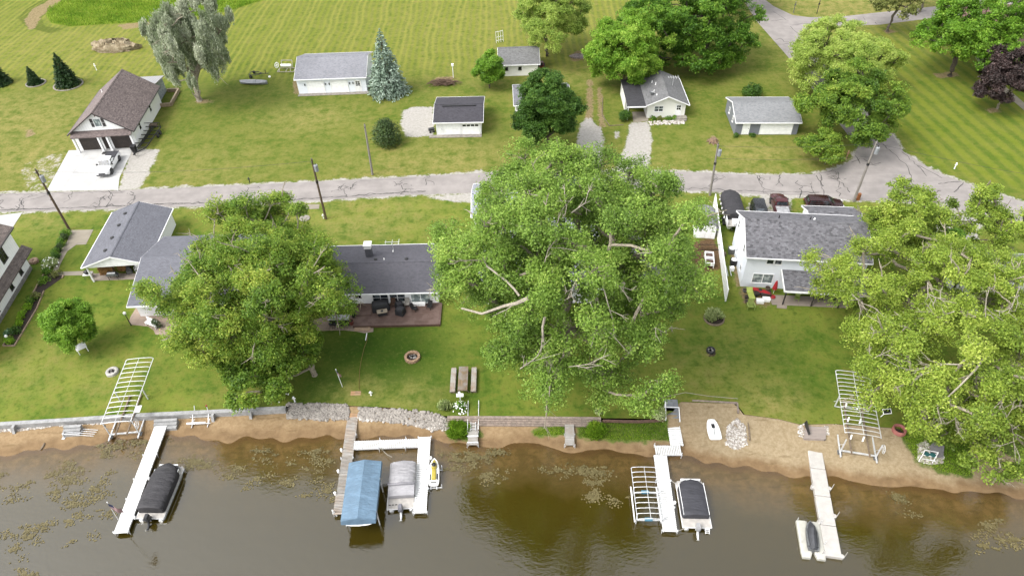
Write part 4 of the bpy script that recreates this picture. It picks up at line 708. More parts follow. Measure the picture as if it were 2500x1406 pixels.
def tree(name, label, cat, base, box, leaf, kind_='round', lobes=40, sub=14, per=40, size=.28, clump=.8, bark=BARK, r0=.4, fork=.3, lean=(0, 0), stems=1, dead=0, group=None, low=-.75, gap=.0, zr=None, twigs=True, lobe_r=.25, hbase=None, shape=1., tintb=0., boxy=2.):
    """base: pixel of the foot; box: pixel extent of the crown, both surveyed on the photograph"""
    reseed(label); lobes = int(lobes*1.3); sub = int(sub*1.15); per = int(per*1.12); g = G(*base); x0, y0, x1, y1 = box; cx, cy = (x0+x1)/2, (y0+y1)/2; lo, hi = 0., 40.
    for _ in range(40):
        m = (lo+hi)/2
        if P(g+[0, 0, m])[1] > cy: lo = m
        else: hi = m
    h = lo
    px, py, s = P(g+[0, 0, h]); off = (cx-px)/s; rx = (x1-x0)/2/s*.95; c = g+np.array([off, 0, h]); dv = np.array([0, 0, CAM_H])-c; dep = math.atan2(dv[2], np.hypot(*dv[:2]))
    ry = rx*shape; v = (y1-y0)/2/s*.95; rz = math.sqrt(max((v*v-(ry*math.sin(dep))**2), .05))/math.cos(dep) if zr is None else rx*zr
    rz = float(np.clip(rz, .45*rx, 2.2*rx)); 
    if h-rz < hbase if hbase is not None else False: rz = h-hbase
    o = thing(name, label, cat, g, 0, group); C0 = c-g; R3 = np.array([rx, ry, rz])
    # lobes: a bumpy shell of boughs with gaps between them
    d = []; k = 0
    while len(d) < lobes and k < 20000:
        k += 1; q = unit(rng.normal(size=3))
        if q[2] < low: continue
        if all(np.dot(q, e) < math.cos(1.55/math.sqrt(lobes)) for e in d) or k > 6000: d.append(q)
    d = np.array(d); rad = rng.uniform(.62, .93, len(d)); rad[::3] *= rng.uniform(.35, .8, len(rad[::3]))
    bump = 1+.16*np.sin(3.1*d[:, 0]+5*rng.random())+.12*np.sin(4.3*d[:, 1]+2.2*d[:, 2]+5*rng.random())
    LC = C0+d*((np.abs(d)**boxy).sum(1)**(-1/boxy))[:, None]*R3*(rad*np.clip(bump, .75, 1.15))[:, None]; LR = lobe_r*R3.mean()*rng.uniform(.7, 1.3, len(d)); LC[:, 2] = np.maximum(LC[:, 2], .5+LR*.6)
    if kind_ == 'plume': LC[:, :2] *= (1+.12*(LC[:, 2:3]/max(h, 1)-.6))
    tb = MB(); top_h = max(.6, (h-rz*.75)*1. if fork is None else h*fork*1.6); limbs(tb, (0, 0, 0), min(top_h, h), list(LC), r0, lean, stems)
    n = len(LC)*sub; li = np.repeat(np.arange(len(LC)), sub); dd = unit(rng.normal(size=(n, 3))); outw = unit(LC-C0)[li]; dd = unit(dd+outw*.75+np.array([0, 0, .35 if kind_ != 'plume' else .9])); lt = rng.normal(0, .10, len(LC))
    sc3 = np.array([1, 1, .8]) if kind_ != 'plume' else np.array([.75, .75, 1.35])
    SCn = LC[li]+dd*LR[li][:, None]*rng.uniform(.45, 1.08, (n, 1))*sc3
    if gap:
        ph = rng.random(3)*6; q = np.sin(SCn[:, 0]*.9+ph[0])+np.sin(SCn[:, 1]*1.0+ph[1])+np.sin(SCn[:, 2]*1.1+ph[2]); keep = q > -3+gap*3; SCn, li, dd = SCn[keep], li[keep], dd[keep]; n = len(SCn)
    if twigs:
        for k in rng.choice(n, min(n, int(n*.5)), False): p0 = LC[li[k]]; p1 = SCn[k]; mid = (p0+p1)/2+rng.normal(0, .12, 3); tb.tube([p0, mid, p1+(p1-p0)*.15], [.045, .03, .014], 3, False)
    for k in range(dead):
        j = rng.integers(len(LC)); q0 = LC[j]; dr_ = unit(unit(LC[j]-C0)*.9+rng.normal(0, .5, 3)+np.array([0, 0, .25])); L = LR[j]*rng.uniform(1.1, 1.9); q1 = q0+dr_*L*.6+rng.normal(0, .15, 3); q2 = q0+dr_*L+rng.normal(0, .3, 3)
        tb.tube([q0, q1, q2], [.09, .06, .025], 4, False)
        for _ in range(rng.integers(2, 5)): s0 = q0+(q2-q0)*rng.uniform(.45, .95); s1 = s0+unit(dr_+rng.normal(0, .6, 3))*L*rng.uniform(.2, .5); tb.tube([s0, (s0+s1)/2+rng.normal(0, .08, 3), s1], [.04, .03, .012], 3, False)
    tb.build('trunk', bark, o, True, fix=False)
    m = n*per; ci = np.repeat(np.arange(n), per); cs = clump*rng.uniform(.6, 1.25, n); e = unit(rng.normal(size=(m, 3)))*np.sqrt(rng.random((m, 1))); 
    flat = dict(round=(1, 1, .62), plume=(.45, .45, 1.3), weep=(.5, .5, 1.25))[kind_]; e = e*np.array(flat)*cs[ci][:, None]
    if kind_ == 'weep': e[:, 2] -= cs[ci]*.6
    pos = SCn[ci]+e; pos[:, 2] = np.maximum(pos[:, 2], .25); N = unit(rng.normal(size=(m, 3))*.75+dd[ci]*.5+np.array([0, 0, .75]))
    tint = .42+tintb+lt[li][ci]+rng.normal(0, .09, n)[ci]+rng.normal(0, .13, m)
    if kind_ == 'weep': Dv = np.tile([0, 0, -1.], (m, 1))+rng.normal(0, .3, (m, 3)); V = leaf_quads(pos, unit(rng.normal(size=(m, 3))+[0, 0, .3]), size*1.5, .3, Dv)
    elif kind_ == 'plume': Dv = np.tile([0, 0, 1.], (m, 1))+dd[ci]*.5+rng.normal(0, .35, (m, 3)); V = leaf_quads(pos, unit(rng.normal(size=(m, 3))+[0, 0, .4]), size*1.4, .38, Dv)
    else: V = leaf_quads(pos, N, size)
    quads('crown', V, tint, LEAF[leaf], o); ELL[o.name] = (o, c, R3); return o
ELL = {}
def bare_limb(o, px, r0, forks=4, k=.98, r1=.03):
    """a leafless pale limb lying on the outside of the crown"""
    _, c, R3 = ELL[o.name]; pts = []
    for x, y in px:
        e = np.array([0, 0, CAM_H]); d = unit(W(x, y)-e); a_ = (e-c)/(R3*k); b_ = d/(R3*k); A2, B2, C2 = b_.dot(b_), 2*a_.dot(b_), a_.dot(a_)-1; D2 = max(B2*B2-4*A2*C2, 0); pts.append(e+d*(-B2-math.sqrt(D2))/(2*A2)-np.array(o.location))
    n = len(pts); q = MB(); r0 *= .6; rr = np.linspace(r0, r1*.8, n); pts = [pts[0]]+[a_+rng.normal(0, .22, 3) for a_ in pts[1:]]; q.tube(pts, list(rr), 6)
    for _ in range(forks):
        i = rng.integers(1, n); s0 = pts[i-1]+(pts[i]-pts[i-1])*rng.random(); dr_ = unit(unit(pts[min(i, n-1)]-pts[i-1])+rng.normal(0, .55, 3)); L = rng.uniform(.8, 2.2); s1 = s0+dr_*L*.5+rng.normal(0, .1, 3); s2 = s0+dr_*L+rng.normal(0, .25, 3); q.tube([s0, s1, s2], [max(.03, rr[i]*.5), .03, .014], 4, False)
        for _ in range(2): s3 = s1+unit(dr_+rng.normal(0, .7, 3))*L*.4; q.tube([s1, s3], [.024, .01], 3, False)
    q.build('bare_limb', BAREW, o, True, fix=False)
BAREW = mat('bleached_dead_wood', A(210, 199, 180), .15, 5, .9)
def conifer(name, label, base, top_px, half_px, leaf, layers=26, per=30, size=.42, tw=.0, group=None, low=.04, cat='tree', droop=.25):
    g = G(*base); lo, hi = 0., 40.
    for _ in range(40):
        m = (lo+hi)/2
        if P(g+[0, 0, m])[1] > top_px: lo = m
        else: hi = m
    h = lo; s = P(g+[0, 0, h*.25])[2]; r = half_px/s; o = thing(name, label, cat, g, 0, group); b = MB(); b.tube([(0, 0, -.2), (0, 0, h*.5), (0, 0, h*.98)], [max(.06, h*.022), h*.012, .02], 7, False)
    pos, nor, dirs, tin = [], [], [], []
    for k in range(layers):
        f = k/(layers-1); z = h*(low+(.985-low)*f); rr = r*(1-f)**.85*(1.0+.12*math.sin(k*2.1)); nb = max(4, int(15*(1-f)+4))
        for q in range(nb):
            a = 2*math.pi*(q+rng.uniform(-.35, .35))/nb+k*1.3; L = rr*rng.uniform(.78, 1.12)+.08; u = np.array([math.cos(a), math.sin(a), 0]); tip = np.array([0, 0, z])+u*L+np.array([0, 0, -droop*L+.12*L*f])
            if L > .7: b.tube([(0, 0, z), tuple((np.array([0, 0, z])+tip)/2+[0, 0, .05*L]), tuple(tip)], [.035, .025, .01], 3, False)
            bt = rng.normal(0, .12); m = max(4, int(per*(L/r)**.8)); t_ = rng.uniform(.25, 1.03, m)**.7; sp = (.10+.22*(1-np.abs(t_-.6)))*L*.55+.05
            p_ = np.array([0, 0, z])+u*L*t_[:, None]+np.array([0, 0, 1.])*(-droop*L*t_**1.4+.05*L)[:, None]+np.array([-u[1], u[0], 0])*(rng.normal(0, .5, m)*sp)[:, None]+np.array([0, 0, 1.])*(rng.normal(0, .28, m)*sp)[:, None]
            pos.append(p_); nor.append(unit(rng.normal(size=(m, 3))*.6+np.array([0, 0, .8])+u*.3)); dirs.append(np.tile(u+[0, 0, -.25], (m, 1))+rng.normal(0, .45, (m, 3))); tin.append(.30+bt+.25*t_+rng.normal(0, .12, m))
    b.build('trunk', BARKD, o, True, fix=False); pos, nor, dirs, tin = map(np.concatenate, (pos, nor, dirs, tin)); quads('crown', leaf_quads(pos, nor, size, .42, dirs), tin, LEAF[leaf], o); return o
def shrub(name, label, cat, at, r, h, leaf, n=900, size=.16, group=None, flower=None, spiky=False, seed_bumps=9):
    g = at if len(at) == 3 else G(*at); o = thing(name, label, cat, g, 0, group); k = seed_bumps; lc = unit(rng.normal(size=(k, 3))); lc[:, 2] = np.abs(lc[:, 2]); lc = lc*np.array([r*.55, r*.55, h*.5])+[0, 0, h*.25]
    li = rng.integers(0, k, n); e = unit(rng.normal(size=(n, 3))+[0, 0, .4])*rng.uniform(.6, 1.05, (n, 1))*np.array([r*.5, r*.5, h*.42]); pos = lc[li]+e; pos[:, 2] = np.maximum(pos[:, 2], .05)
    N = unit(rng.normal(size=(n, 3))*.7+unit(e)+[0, 0, .5]); tint = .42+rng.normal(0, .1, k)[li]+rng.normal(0, .14, n)
    if spiky: D = unit(e+[0, 0, .5]); V = leaf_quads(pos, N, size*2.2, .25, D)
    else: V = leaf_quads(pos, N, size)
    b = MB()
    for q in range(7): a = 2*math.pi*q/7; b.tube([(0, 0, -.1), (r*.3*math.cos(a), r*.3*math.sin(a), h*.5)], [.03, .012], 4, False)
    b.build('stem', BARKD, o, fix=False); quads('foliage', V, tint, LEAF[leaf], o)
    if flower is not None:
        m = 40; q = unit(rng.normal(size=(m, 3))+[0, 0, .7])*np.array([r, r, h])*.95; q[:, 2] = np.abs(q[:, 2])+h*.1; quads('blossom', leaf_quads(q, unit(q+[0, 0, .6]), .17, .9), np.full(m, .5), flower, o)
    return o
# lakeside giants
tree('maple_tree', 'broad full maple crown covering the left half of the ranch house roof', 'tree', (612, 838), (380, 516, 884, 862), 'maple', boxy=2.8, lobes=104, sub=16, per=70, size=.21, clump=.85, r0=.5, fork=.22, dead=70, bark=BARKP, lobe_r=.21, low=-.7, tintb=.2)
tree('maple_tree', 'lower pale-leaved maple with its trunk showing, standing in front of the big left maple', 'tree', (768, 915), (500, 760, 800, 955), 'maple', lobes=34, sub=14, per=46, size=.25, clump=.7, r0=.3, fork=.2, dead=8, bark=BARKP, lobe_r=.22, low=-.6, tintb=.06)
tree('maple_tree', 'small round bright green maple on the left lawn beside the white table', 'tree', (190, 853), (106, 738, 226, 848), 'bright', lobes=44, sub=17, per=64, size=.19, clump=.5, r0=.14, fork=.12, bark=BARK, shape=.85, lobe_r=.3, low=-.9, tintb=.08, twigs=False)
cw = tree('cottonwood_tree', 'giant sprawling cottonwood with bare pale twigs in the middle of the shore', 'tree', (1352, 915), (1040, 348, 1712, 962), 'cotton', boxy=3.2, lobes=200, sub=15, per=66, size=.2, clump=.9, bark=BARKP, r0=.85, fork=.16, stems=3, dead=60, lobe_r=.15, low=-.8, gap=.06)
for px, r_ in (([(1478, 655), (1484, 700), (1492, 745), (1498, 780), (1512, 815), (1516, 855), (1545, 872)], .1), ([(1478, 660), (1500, 690), (1520, 705)], .06), ([(1424, 660), (1405, 700), (1388, 735)], .07), ([(1440, 735), (1452, 765), (1470, 790)], .06), ([(1400, 480), (1388, 500), (1378, 470)], .07), ([(1395, 520), (1420, 490), (1440, 470)], .07), ([(1260, 425), (1290, 455), (1310, 480)], .06), ([(1340, 960), (1345, 925), (1330, 900)], .06), ([(1390, 895), (1430, 880), (1470, 880)], .05), ([(1270, 900), (1300, 880), (1318, 865)], .08), ([(1600, 800), (1620, 808), (1640, 800)], .05), ([(1330, 640), (1345, 610), (1340, 570)], .06)): bare_limb(cw, px, r_, 5)
for px, r_ in (([(1290, 728), (1258, 742), (1222, 752), (1180, 756), (1140, 752)], .3), ([(1268, 722), (1250, 690), (1225, 672), (1195, 660)], .16), ([(1330, 775), (1318, 800), (1315, 835)], .2)): bare_limb(cw, px, r_, 1, .9, .1)
rc = tree('cottonwood_tree', 'spreading yellow-green cottonwood with long bare limbs over the right-hand beach', 'tree', (2385, 940), (1982, 560, 2640, 1035), 'cotton2', boxy=2.8, lobes=120, sub=15, per=64, size=.2, clump=.86, bark=BARKP, r0=.75, fork=.16, stems=2, dead=80, lobe_r=.14, low=-.3, gap=.3, tintb=.07)
for px, r_ in (([(2405, 868), (2370, 870), (2330, 880), (2300, 885), (2262, 895), (2225, 905)], .17), ([(2403, 872), (2370, 905), (2335, 945), (2300, 985), (2265, 1005), (2230, 1035)], .17), ([(2310, 970), (2295, 1010), (2272, 1045)], .1), ([(2300, 890), (2270, 915), (2235, 920)], .08), ([(2455, 955), (2440, 985), (2405, 1010), (2370, 1012)], .1), ([(2440, 990), (2460, 1020), (2480, 1000), (2482, 980)], .08), ([(2470, 1040), (2478, 1070), (2465, 1090)], .07), ([(2265, 690), (2262, 720), (2290, 735), (2320, 738)], .09), ([(2330, 760), (2300, 780), (2262, 752)], .08), ([(2210, 800), (2180, 815), (2150, 812)], .07), ([(2080, 720), (2110, 745), (2140, 760)], .06), ([(2490, 700), (2470, 740), (2440, 770)], .09), ([(2420, 690), (2410, 730), (2405, 770)], .08), ([(2330, 1000), (2340, 1040), (2360, 1070)], .06), ([(2120, 880), (2150, 868), (2190, 872)], .06)): bare_limb(rc, px, r_, 6)
tree('young_cottonwood', 'tall yellow-green tree between the two-storey house and the right-hand lane', 'tree', (2205, 690), (2105, 442, 2300, 680), 'cotton2', lobes=34, sub=13, per=40, size=.25, clump=.75, bark=BARK, r0=.28, fork=.2, dead=12, lobe_r=.22, gap=.1, low=-.6)
tree('young_cottonwood', 'loose yellow-green tree rising over the lane at the right border', 'tree', (2400, 660), (2320, 440, 2500, 640), 'cotton2', lobes=24, sub=11, per=34, size=.25, clump=.72, bark=BARK, r0=.24, fork=.25, dead=12, lobe_r=.22, gap=.3, low=-.5)
tree('ash_tree', 'green tree under the right-hand cottonwood, in front of the silver-grey roof', 'tree', (2320, 720), (2250, 560, 2385, 690), 'deep', lobes=18, sub=11, per=36, size=.25, clump=.7, bark=BARKD, r0=.2, fork=.25, dead=4, lobe_r=.25, gap=.2, tintb=.1)
tree('willow_shrub', 'low leafy tree hanging over the stone steps at the right-hand beach', 'tree', (2420, 1085), (2222, 975, 2540, 1098), 'cotton2', lobes=30, sub=12, per=40, size=.24, clump=.7, bark=BARKP, r0=.25, fork=.3, dead=24, lobe_r=.2, gap=.25, low=-.2, tintb=-.04)
# across the lane
tree('dark_maple', 'round dense dark green maple in front of the hidden grey shed', 'tree', (1338, 365), (1262, 174, 1416, 350), 'dark', shape=.85, lobes=54, sub=18, per=66, size=.25, clump=.7, r0=.25, fork=.12, bark=BARKD, lobe_r=.3, low=-.85, twigs=False, tintb=.03)
tree('maple_tree', 'dense bright green round maple right behind the white cottage carport', 'tree', (1520, 216), (1424, 42, 1612, 212), 'bright', lobes=60, sub=17, per=60, size=.27, clump=.78, r0=.3, fork=.14, bark=BARKD, lobe_r=.27, low=-.8, twigs=False, tintb=.14)
tree('maple_tree', 'huge dark-leaved maple towering behind the white cottage', 'tree', (1720, 160), (1530, -60, 1848, 200), 'deep', lobes=90, sub=15, per=50, size=.32, clump=.85, r0=.5, fork=.18, bark=BARKD, lobe_r=.18, low=-.75, twigs=False, tintb=.0)
tree('maple_tree', 'green maple top cut by the upper border beside the upper road junction', 'tree', (1805, 20), (1700, -130, 1900, 30), 'deep', lobes=40, sub=12, per=44, size=.34, clump=.85, r0=.4, fork=.2, bark=BARKD, lobe_r=.2, low=-.7, twigs=False, tintb=.03)
tree('honey_locust', 'feathery olive-green locust behind the field shed', 'tree', (1335, 138), (1248, -48, 1452, 132), 'locust', 'round', lobes=70, sub=16, per=52, size=.25, clump=.75, r0=.35, fork=.25, bark=BARKD, lobe_r=.2, low=-.45, gap=.1, tintb=-.05)
tree('small_tree', 'small leafy tree with a yellowing side left of the field shed', 'tree', (1196, 215), (1158, 134, 1242, 204), 'bright', shape=.85, lobes=32, sub=15, per=54, size=.25, clump=.66, r0=.16, fork=.14, bark=BARKD, lobe_r=.3, low=-.85, twigs=False, tintb=-.06)
tree('honey_locust', 'wispy pale green locust behind the corner maple, by the upper junction', 'tree', (2060, 215), (1918, 52, 2206, 250), 'locust', 'round', lobes=76, sub=14, per=48, size=.25, clump=.8, r0=.4, fork=.25, bark=BARKD, lobe_r=.19, low=-.4, gap=.1, tintb=.06)
tree('maple_tree', 'broad yellow-tipped maple on the corner over the grey garage', 'tree', (2090, 345), (1940, 158, 2212, 352), 'maple', lobes=62, sub=14, per=48, size=.28, clump=.72, r0=.38, fork=.18, bark=BARKD, lobe_r=.19, low=-.6, gap=.08, tintb=.02)
tree('young_maple', 'little yellow-green maple on the corner lawn below the big corner maple', 'tree', (2014, 402), (1950, 318, 2062, 394), 'maple', lobes=26, sub=13, per=44, size=.24, clump=.55, r0=.08, fork=.3, bark=BARK, lobe_r=.28, low=-.5, tintb=.12)
tree('maple_tree', 'large spreading green maple in the top right corner over a mulch ring', 'tree', (2318, 186), (2236, -30, 2520, 182), 'bright', lobes=66, sub=14, per=46, size=.32, clump=.82, r0=.4, fork=.2, bark=BARKD, lobe_r=.2, low=-.6, gap=.12, tintb=-.03)
tree('purple_maple', 'dark purple-leaved maple at the right border', 'tree', (2434, 266), (2388, 118, 2545, 256), 'purple', lobes=48, sub=16, per=60, size=.28, clump=.62, r0=.2, fork=.2, bark=BARKP, lobe_r=.22, low=-.7, twigs=False)
tree('thin_tree', 'sparse olive-brown tree beside the upper road', 'tree', (2166, 78), (2118, -45, 2250, 46), 'olive', lobes=26, sub=10, per=30, size=.32, clump=.7, r0=.25, fork=.3, bark=BARK, lobe_r=.24, low=-.4, gap=.2)
tree('thin_tree', 'bare-looking grey-brown tree beyond the upper road, at the top border', 'tree', (2245, 30), (2180, -90, 2300, 20), 'olive', lobes=20, sub=9, per=22, size=.3, clump=.7, r0=.25, fork=.3, bark=BARK, lobe_r=.24, low=-.4, gap=.3, tintb=-.1)
tree('silver_poplar', 'tall grey-green silver poplar with several pale stems in the left field', 'tree', (487, 247), (356, -8, 574, 226), 'silver', 'plume', lobes=70, sub=16, per=60, size=.26, clump=.95, r0=.5, fork=.12, stems=4, dead=40, bark=BARKP, lobe_r=.17, low=-.85, gap=.05, tintb=.22)
conifer('blue_spruce', 'tall blue spruce with shelving branches at the right end of the wide garage', (949, 226), 70, 51, 'spruce', 24, 46, .42)
conifer('fir_tree', 'dark green pyramid conifer in a pale edging ring, largest by the left border', (168, 208), 130, 27, 'fir', 26, 30, .36, droop=.1); conifer('fir_tree', 'small narrow dark conifer in an edging ring, between two larger conifers', (87, 205), 163, 16, 'fir', 18, 22, .3, droop=.1); conifer('fir_tree', 'brownish-green conifer cut by the left border', (2, 205), 140, 24, 'fir', 22, 28, .36, droop=.1)
for (x, y), r in (((167, 208), 2.3), ((88, 204), 1.5)):
    c = W(x, y); b = MB(); b.loft([[(c[0]+(r+q)*math.cos(a), c[1]+(r+q)*math.sin(a)*.95, z) for a in [2*math.pi*k/26 for k in range(26)]] for q, z in ((0, -.05), (0, .12), (.25, .12), (.25, -.05))], False); b.build('x', CONC_M)
    o = bpy.data.objects['x']; o.name = 'tree_ring'; tag(o, 'pale edging ring round the largest conifer' if r > 2 else 'pale edging ring round the small narrow conifer', 'edging')
# shrubs
shrub('round_bush', 'big round dark bush on the lawn beside the gravel pad and the leaning bare pole', 'bush', (948, 350), 2.5, 3.6, 'bush', 5200, .22, seed_bumps=26)
shrub('bush', 'dark rounded shrub behind the blue-grey garage', 'bush', (1836, 234), 1.8, 2.0, 'dark', 1600, .24); shrub('bush', 'rounded green shrub at the corner of the cottage carport', 'bush', (1526, 294), 1.35, 1.7, 'dark', 1700, .2)
for k, (x, y) in enumerate(((1592, 292), (1612, 293), (1632, 293), (1646, 291))): shrub('flower_bed_plant', ['low green plant at the carport end of the cottage flower bed', 'low dull plant left of centre in the cottage flower bed', 'low green plant right of centre in the cottage flower bed', 'low green plant beside the cottage front step'][k], 'plant', (x, y), .65, .6, ('deep', 'olive', 'deep', 'bright')[k], 260, .16, 'plants in the cottage flower bed')
for k, (x, y, r, lf) in enumerate(((163, 575, .8, 'deep'), (158, 586, .65, 'bush'), (153, 598, .7, 'deep'), (147, 611, .7, 'bush'), (142, 623, .75, 'deep'), (135, 634, .7, 'dark'))): shrub('hedge_shrub', ['clipped green shrub nearest the utility pole', 'dull grey-green clipped shrub, second from the utility pole', 'clipped shrub halfway down the first part of the path hedge', 'dull clipped shrub beside the narrowing of the path', 'light clipped shrub next to last in the path hedge', 'darkest clipped shrub, just above the white-flowering shrub'][k], 'shrub', (x, y), r, .95, lf, 700, .13, 'clipped shrubs along the garden path')
FLW = mat('white_blossom', (.8, .8, .76), .05, 2, .7); shrub('flowering_shrub', 'rounded shrub full of white blossom at the foot of the path hedge', 'shrub', (125, 650), 1.05, 1.2, 'pale', 1100, .14, flower=FLW)
bedpl = [((116, 668), 'deep', 'leafy green plant at the top of the long garden bed'), ((108, 688), 'bright', 'bright green clump in the upper garden bed'), ((140, 672), 'olive', 'reddish-green plant beside the garden path end'), ((92, 726), 'olive', 'russet plant in the middle of the garden bed'), ((78, 736), 'deep', 'dark green plant next to the russet plant in the garden bed'), ((70, 752), 'lime', 'yellow-green clump in the middle lower garden bed'), ((58, 772), 'lime', 'wide yellow-green clump further down the garden bed'), ((47, 792), 'lime', 'yellow-green clump near the foot of the garden bed'), ((42, 812), 'dark', 'small dark round shrub in the foot of the garden bed'), ((24, 815), 'hosta', 'spiky grey-green plant beside the white lantern'), ((24, 836), 'lime', 'low yellow plant in the last corner of the garden bed')]
for (x, y), lf, lb in bedpl: shrub('bed_plant', lb, 'plant', (x, y), random.uniform(.6, .95), random.uniform(.5, .85), lf, 420, .15, 'plants in the long garden bed')
shrub('hosta', 'large variegated hosta clump in the round lawn planter', 'plant', (1743, 774), 1.1, .7, 'pale', 900, .24, spiky=True); shrub('shore_bush', 'pale variegated shrub left of the grey dock stairs', 'shrub', (1607, 1016), .85, 1.1, 'pale', 800, .15); shrub('shore_bush', 'small pale shrub on the lawn edge above the timber wall', 'shrub', (1462, 1008), .5, .6, 'pale', 380, .13)
shrub('yucca', 'grey spiky yucca at the end of the stone revetment', 'plant', (1086, 1000), .7, .9, 'pale', 220, .3, spiky=True); shrub('flower_clump', 'white-flowering clump by the steps in front of the picnic table', 'plant', (1124, 998), .8, .8, 'deep', 500, .15, flower=FLW); shrub('flower_clump', 'white-flowering shrub at the corner of the stone revetment under the left maple', 'plant', (688, 970), .8, 1.1, 'pale', 600, .15, flower=FLW)
shrub('weed_clump', 'tall green weeds at the foot of the timber wall left of the ladder dock', 'plant', (1117, 1050), 1.4, .7, 'grass', 1500, .2, spiky=True); shrub('weed_clump', 'tall grass tuft at the foot of the timber wall right of the short grey dock', 'plant', (1460, 1055), 1.2, .8, 'grass', 1200, .2, spiky=True)
shrub('bed_plant', 'green plant between the ranch house wall and the deck', 'plant', (862, 756), .6, .8, 'pale', 360, .16); shrub('bush', 'dense dark hedge bush under the cottonwood by the lane', 'bush', (1430, 530), 3.2, 3.4, 'dark', 3200, .26, seed_bumps=16)
shrub('ornamental_tree', 'thin tall shrub on the lawn edge by the deck corner of the gable porch house', 'plant', (386, 800), .6, 1.3, 'bush', 400, .14)
for k, (x, y) in enumerate(((1796, 334), (1836, 334))): shrub('bush', ['low plant left of the white door of the blue-grey garage', 'low plant between the doors of the blue-grey garage'][k], 'plant', (x, y), .6, .55, 'dark', 300, .16)
# ground cover nobody could count: tall grass in the meadow and on the beach, floating weed
def tufts(name, poly_, n, h, leaf, z=None):
    pp = np.array(poly_); lo_, hi_ = pp.min(0)[:2], pp.max(0)[:2]; q = rng.uniform(lo_, hi_, (n*3, 2)); q = q[sdf(pp, q[:, 0], q[:, 1]) > .1][:n]; m = len(q)
    z = np.zeros(m) if z is None else terrain(q[:, 0], q[:, 1]); c = np.stack([q[:, 0], q[:, 1], z+h*.35], -1); ph = np.sin(q[:, 0]*.7)+np.sin(q[:, 1]*.9+q[:, 0]*.3)
    V = leaf_quads(c, unit(rng.normal(size=(m, 3))*[1, 1, .3]), h, .22, np.tile([0, 0, 1.], (m, 1))+rng.normal(0, .25, (m, 3))); o = quads(name, V, .45+.12*ph+rng.normal(0, .15, m), LEAF[leaf]); kind(o, 'stuff'); return o
mp = np.array([p_[:2] for p_ in meadow_poly]); tufts('meadow_grass', mp, 20000, .6, 'meadow')
for px, n in (([(1082, 1030), (1142, 1022), (1178, 1058), (1150, 1076), (1095, 1072)], 2500), ([(1300, 1052), (1380, 1034), (1382, 1064), (1302, 1064)], 900), ([(1410, 1032), (1626, 1022), (1638, 1077), (1500, 1077), (1412, 1068)], 4200), ([(2190, 1040), (2374, 1056), (2370, 1165), (2302, 1154), (2238, 1127), (2215, 1090)], 6000)): tufts('shore_grass', poly(px), n, .2, 'grass', 1)
# floating weed mats and lily pads in the shallows
WEED = leafmat('floating_weed', [A(104, 96, 58), A(128, 117, 76), A(146, 134, 92), A(170, 160, 114)], .0)
cl = []
for (x0, y0, x1, y1), n in (((0, 1125, 280, 1330), 17), ((20, 1150, 260, 1300), 16), ((440, 1120, 800, 1180), 13), ((600, 1100, 820, 1190), 6), ((1090, 1100, 1240, 1170), 12), ((1425, 1140, 1490, 1230), 10), ((1340, 1130, 1500, 1190), 3), ((180, 1070, 420, 1130), 10), ((0, 1300, 100, 1406), 8), ((2380, 1250, 2500, 1340), 9), ((760, 1180, 860, 1230), 6), ((2180, 1195, 2260, 1260), 2)):
    for _ in range(n): c = W(random.uniform(x0, x1), random.uniform(y0, y1), WATER); cl.append((c, random.uniform(.2, .7)))
Cp = []
for c, r in cl:
    a0 = random.uniform(-.5, .9)
    for _ in range(random.randint(2, 7)):
        u_, v_ = rng.normal(0, r*1.3), rng.normal(0, r*.5); m = rng.integers(5, 26); o2 = c[:2]+np.array([u_*math.cos(a0)-v_*math.sin(a0), u_*math.sin(a0)+v_*math.cos(a0)]); e = rng.normal(size=(m, 2))*random.uniform(.08, .26)*np.array([1.7, .9]); Cp.append(np.concatenate([o2+e, np.full((m, 1), WATER+.012)], 1))
Cp = np.concatenate(Cp); Cp = Cp[Cp[:, 1] < y_shore(Cp[:, 0])-.15]; Cp[:, 2] += rng.uniform(0, .012, len(Cp)); m = len(Cp)
V = leaf_quads(Cp, unit(rng.normal(size=(m, 3))*.03+[0, 0, 1]), .17, .9); kind(quads('water_weed', V, rng.normal(.45, .22, m), WEED), 'stuff')
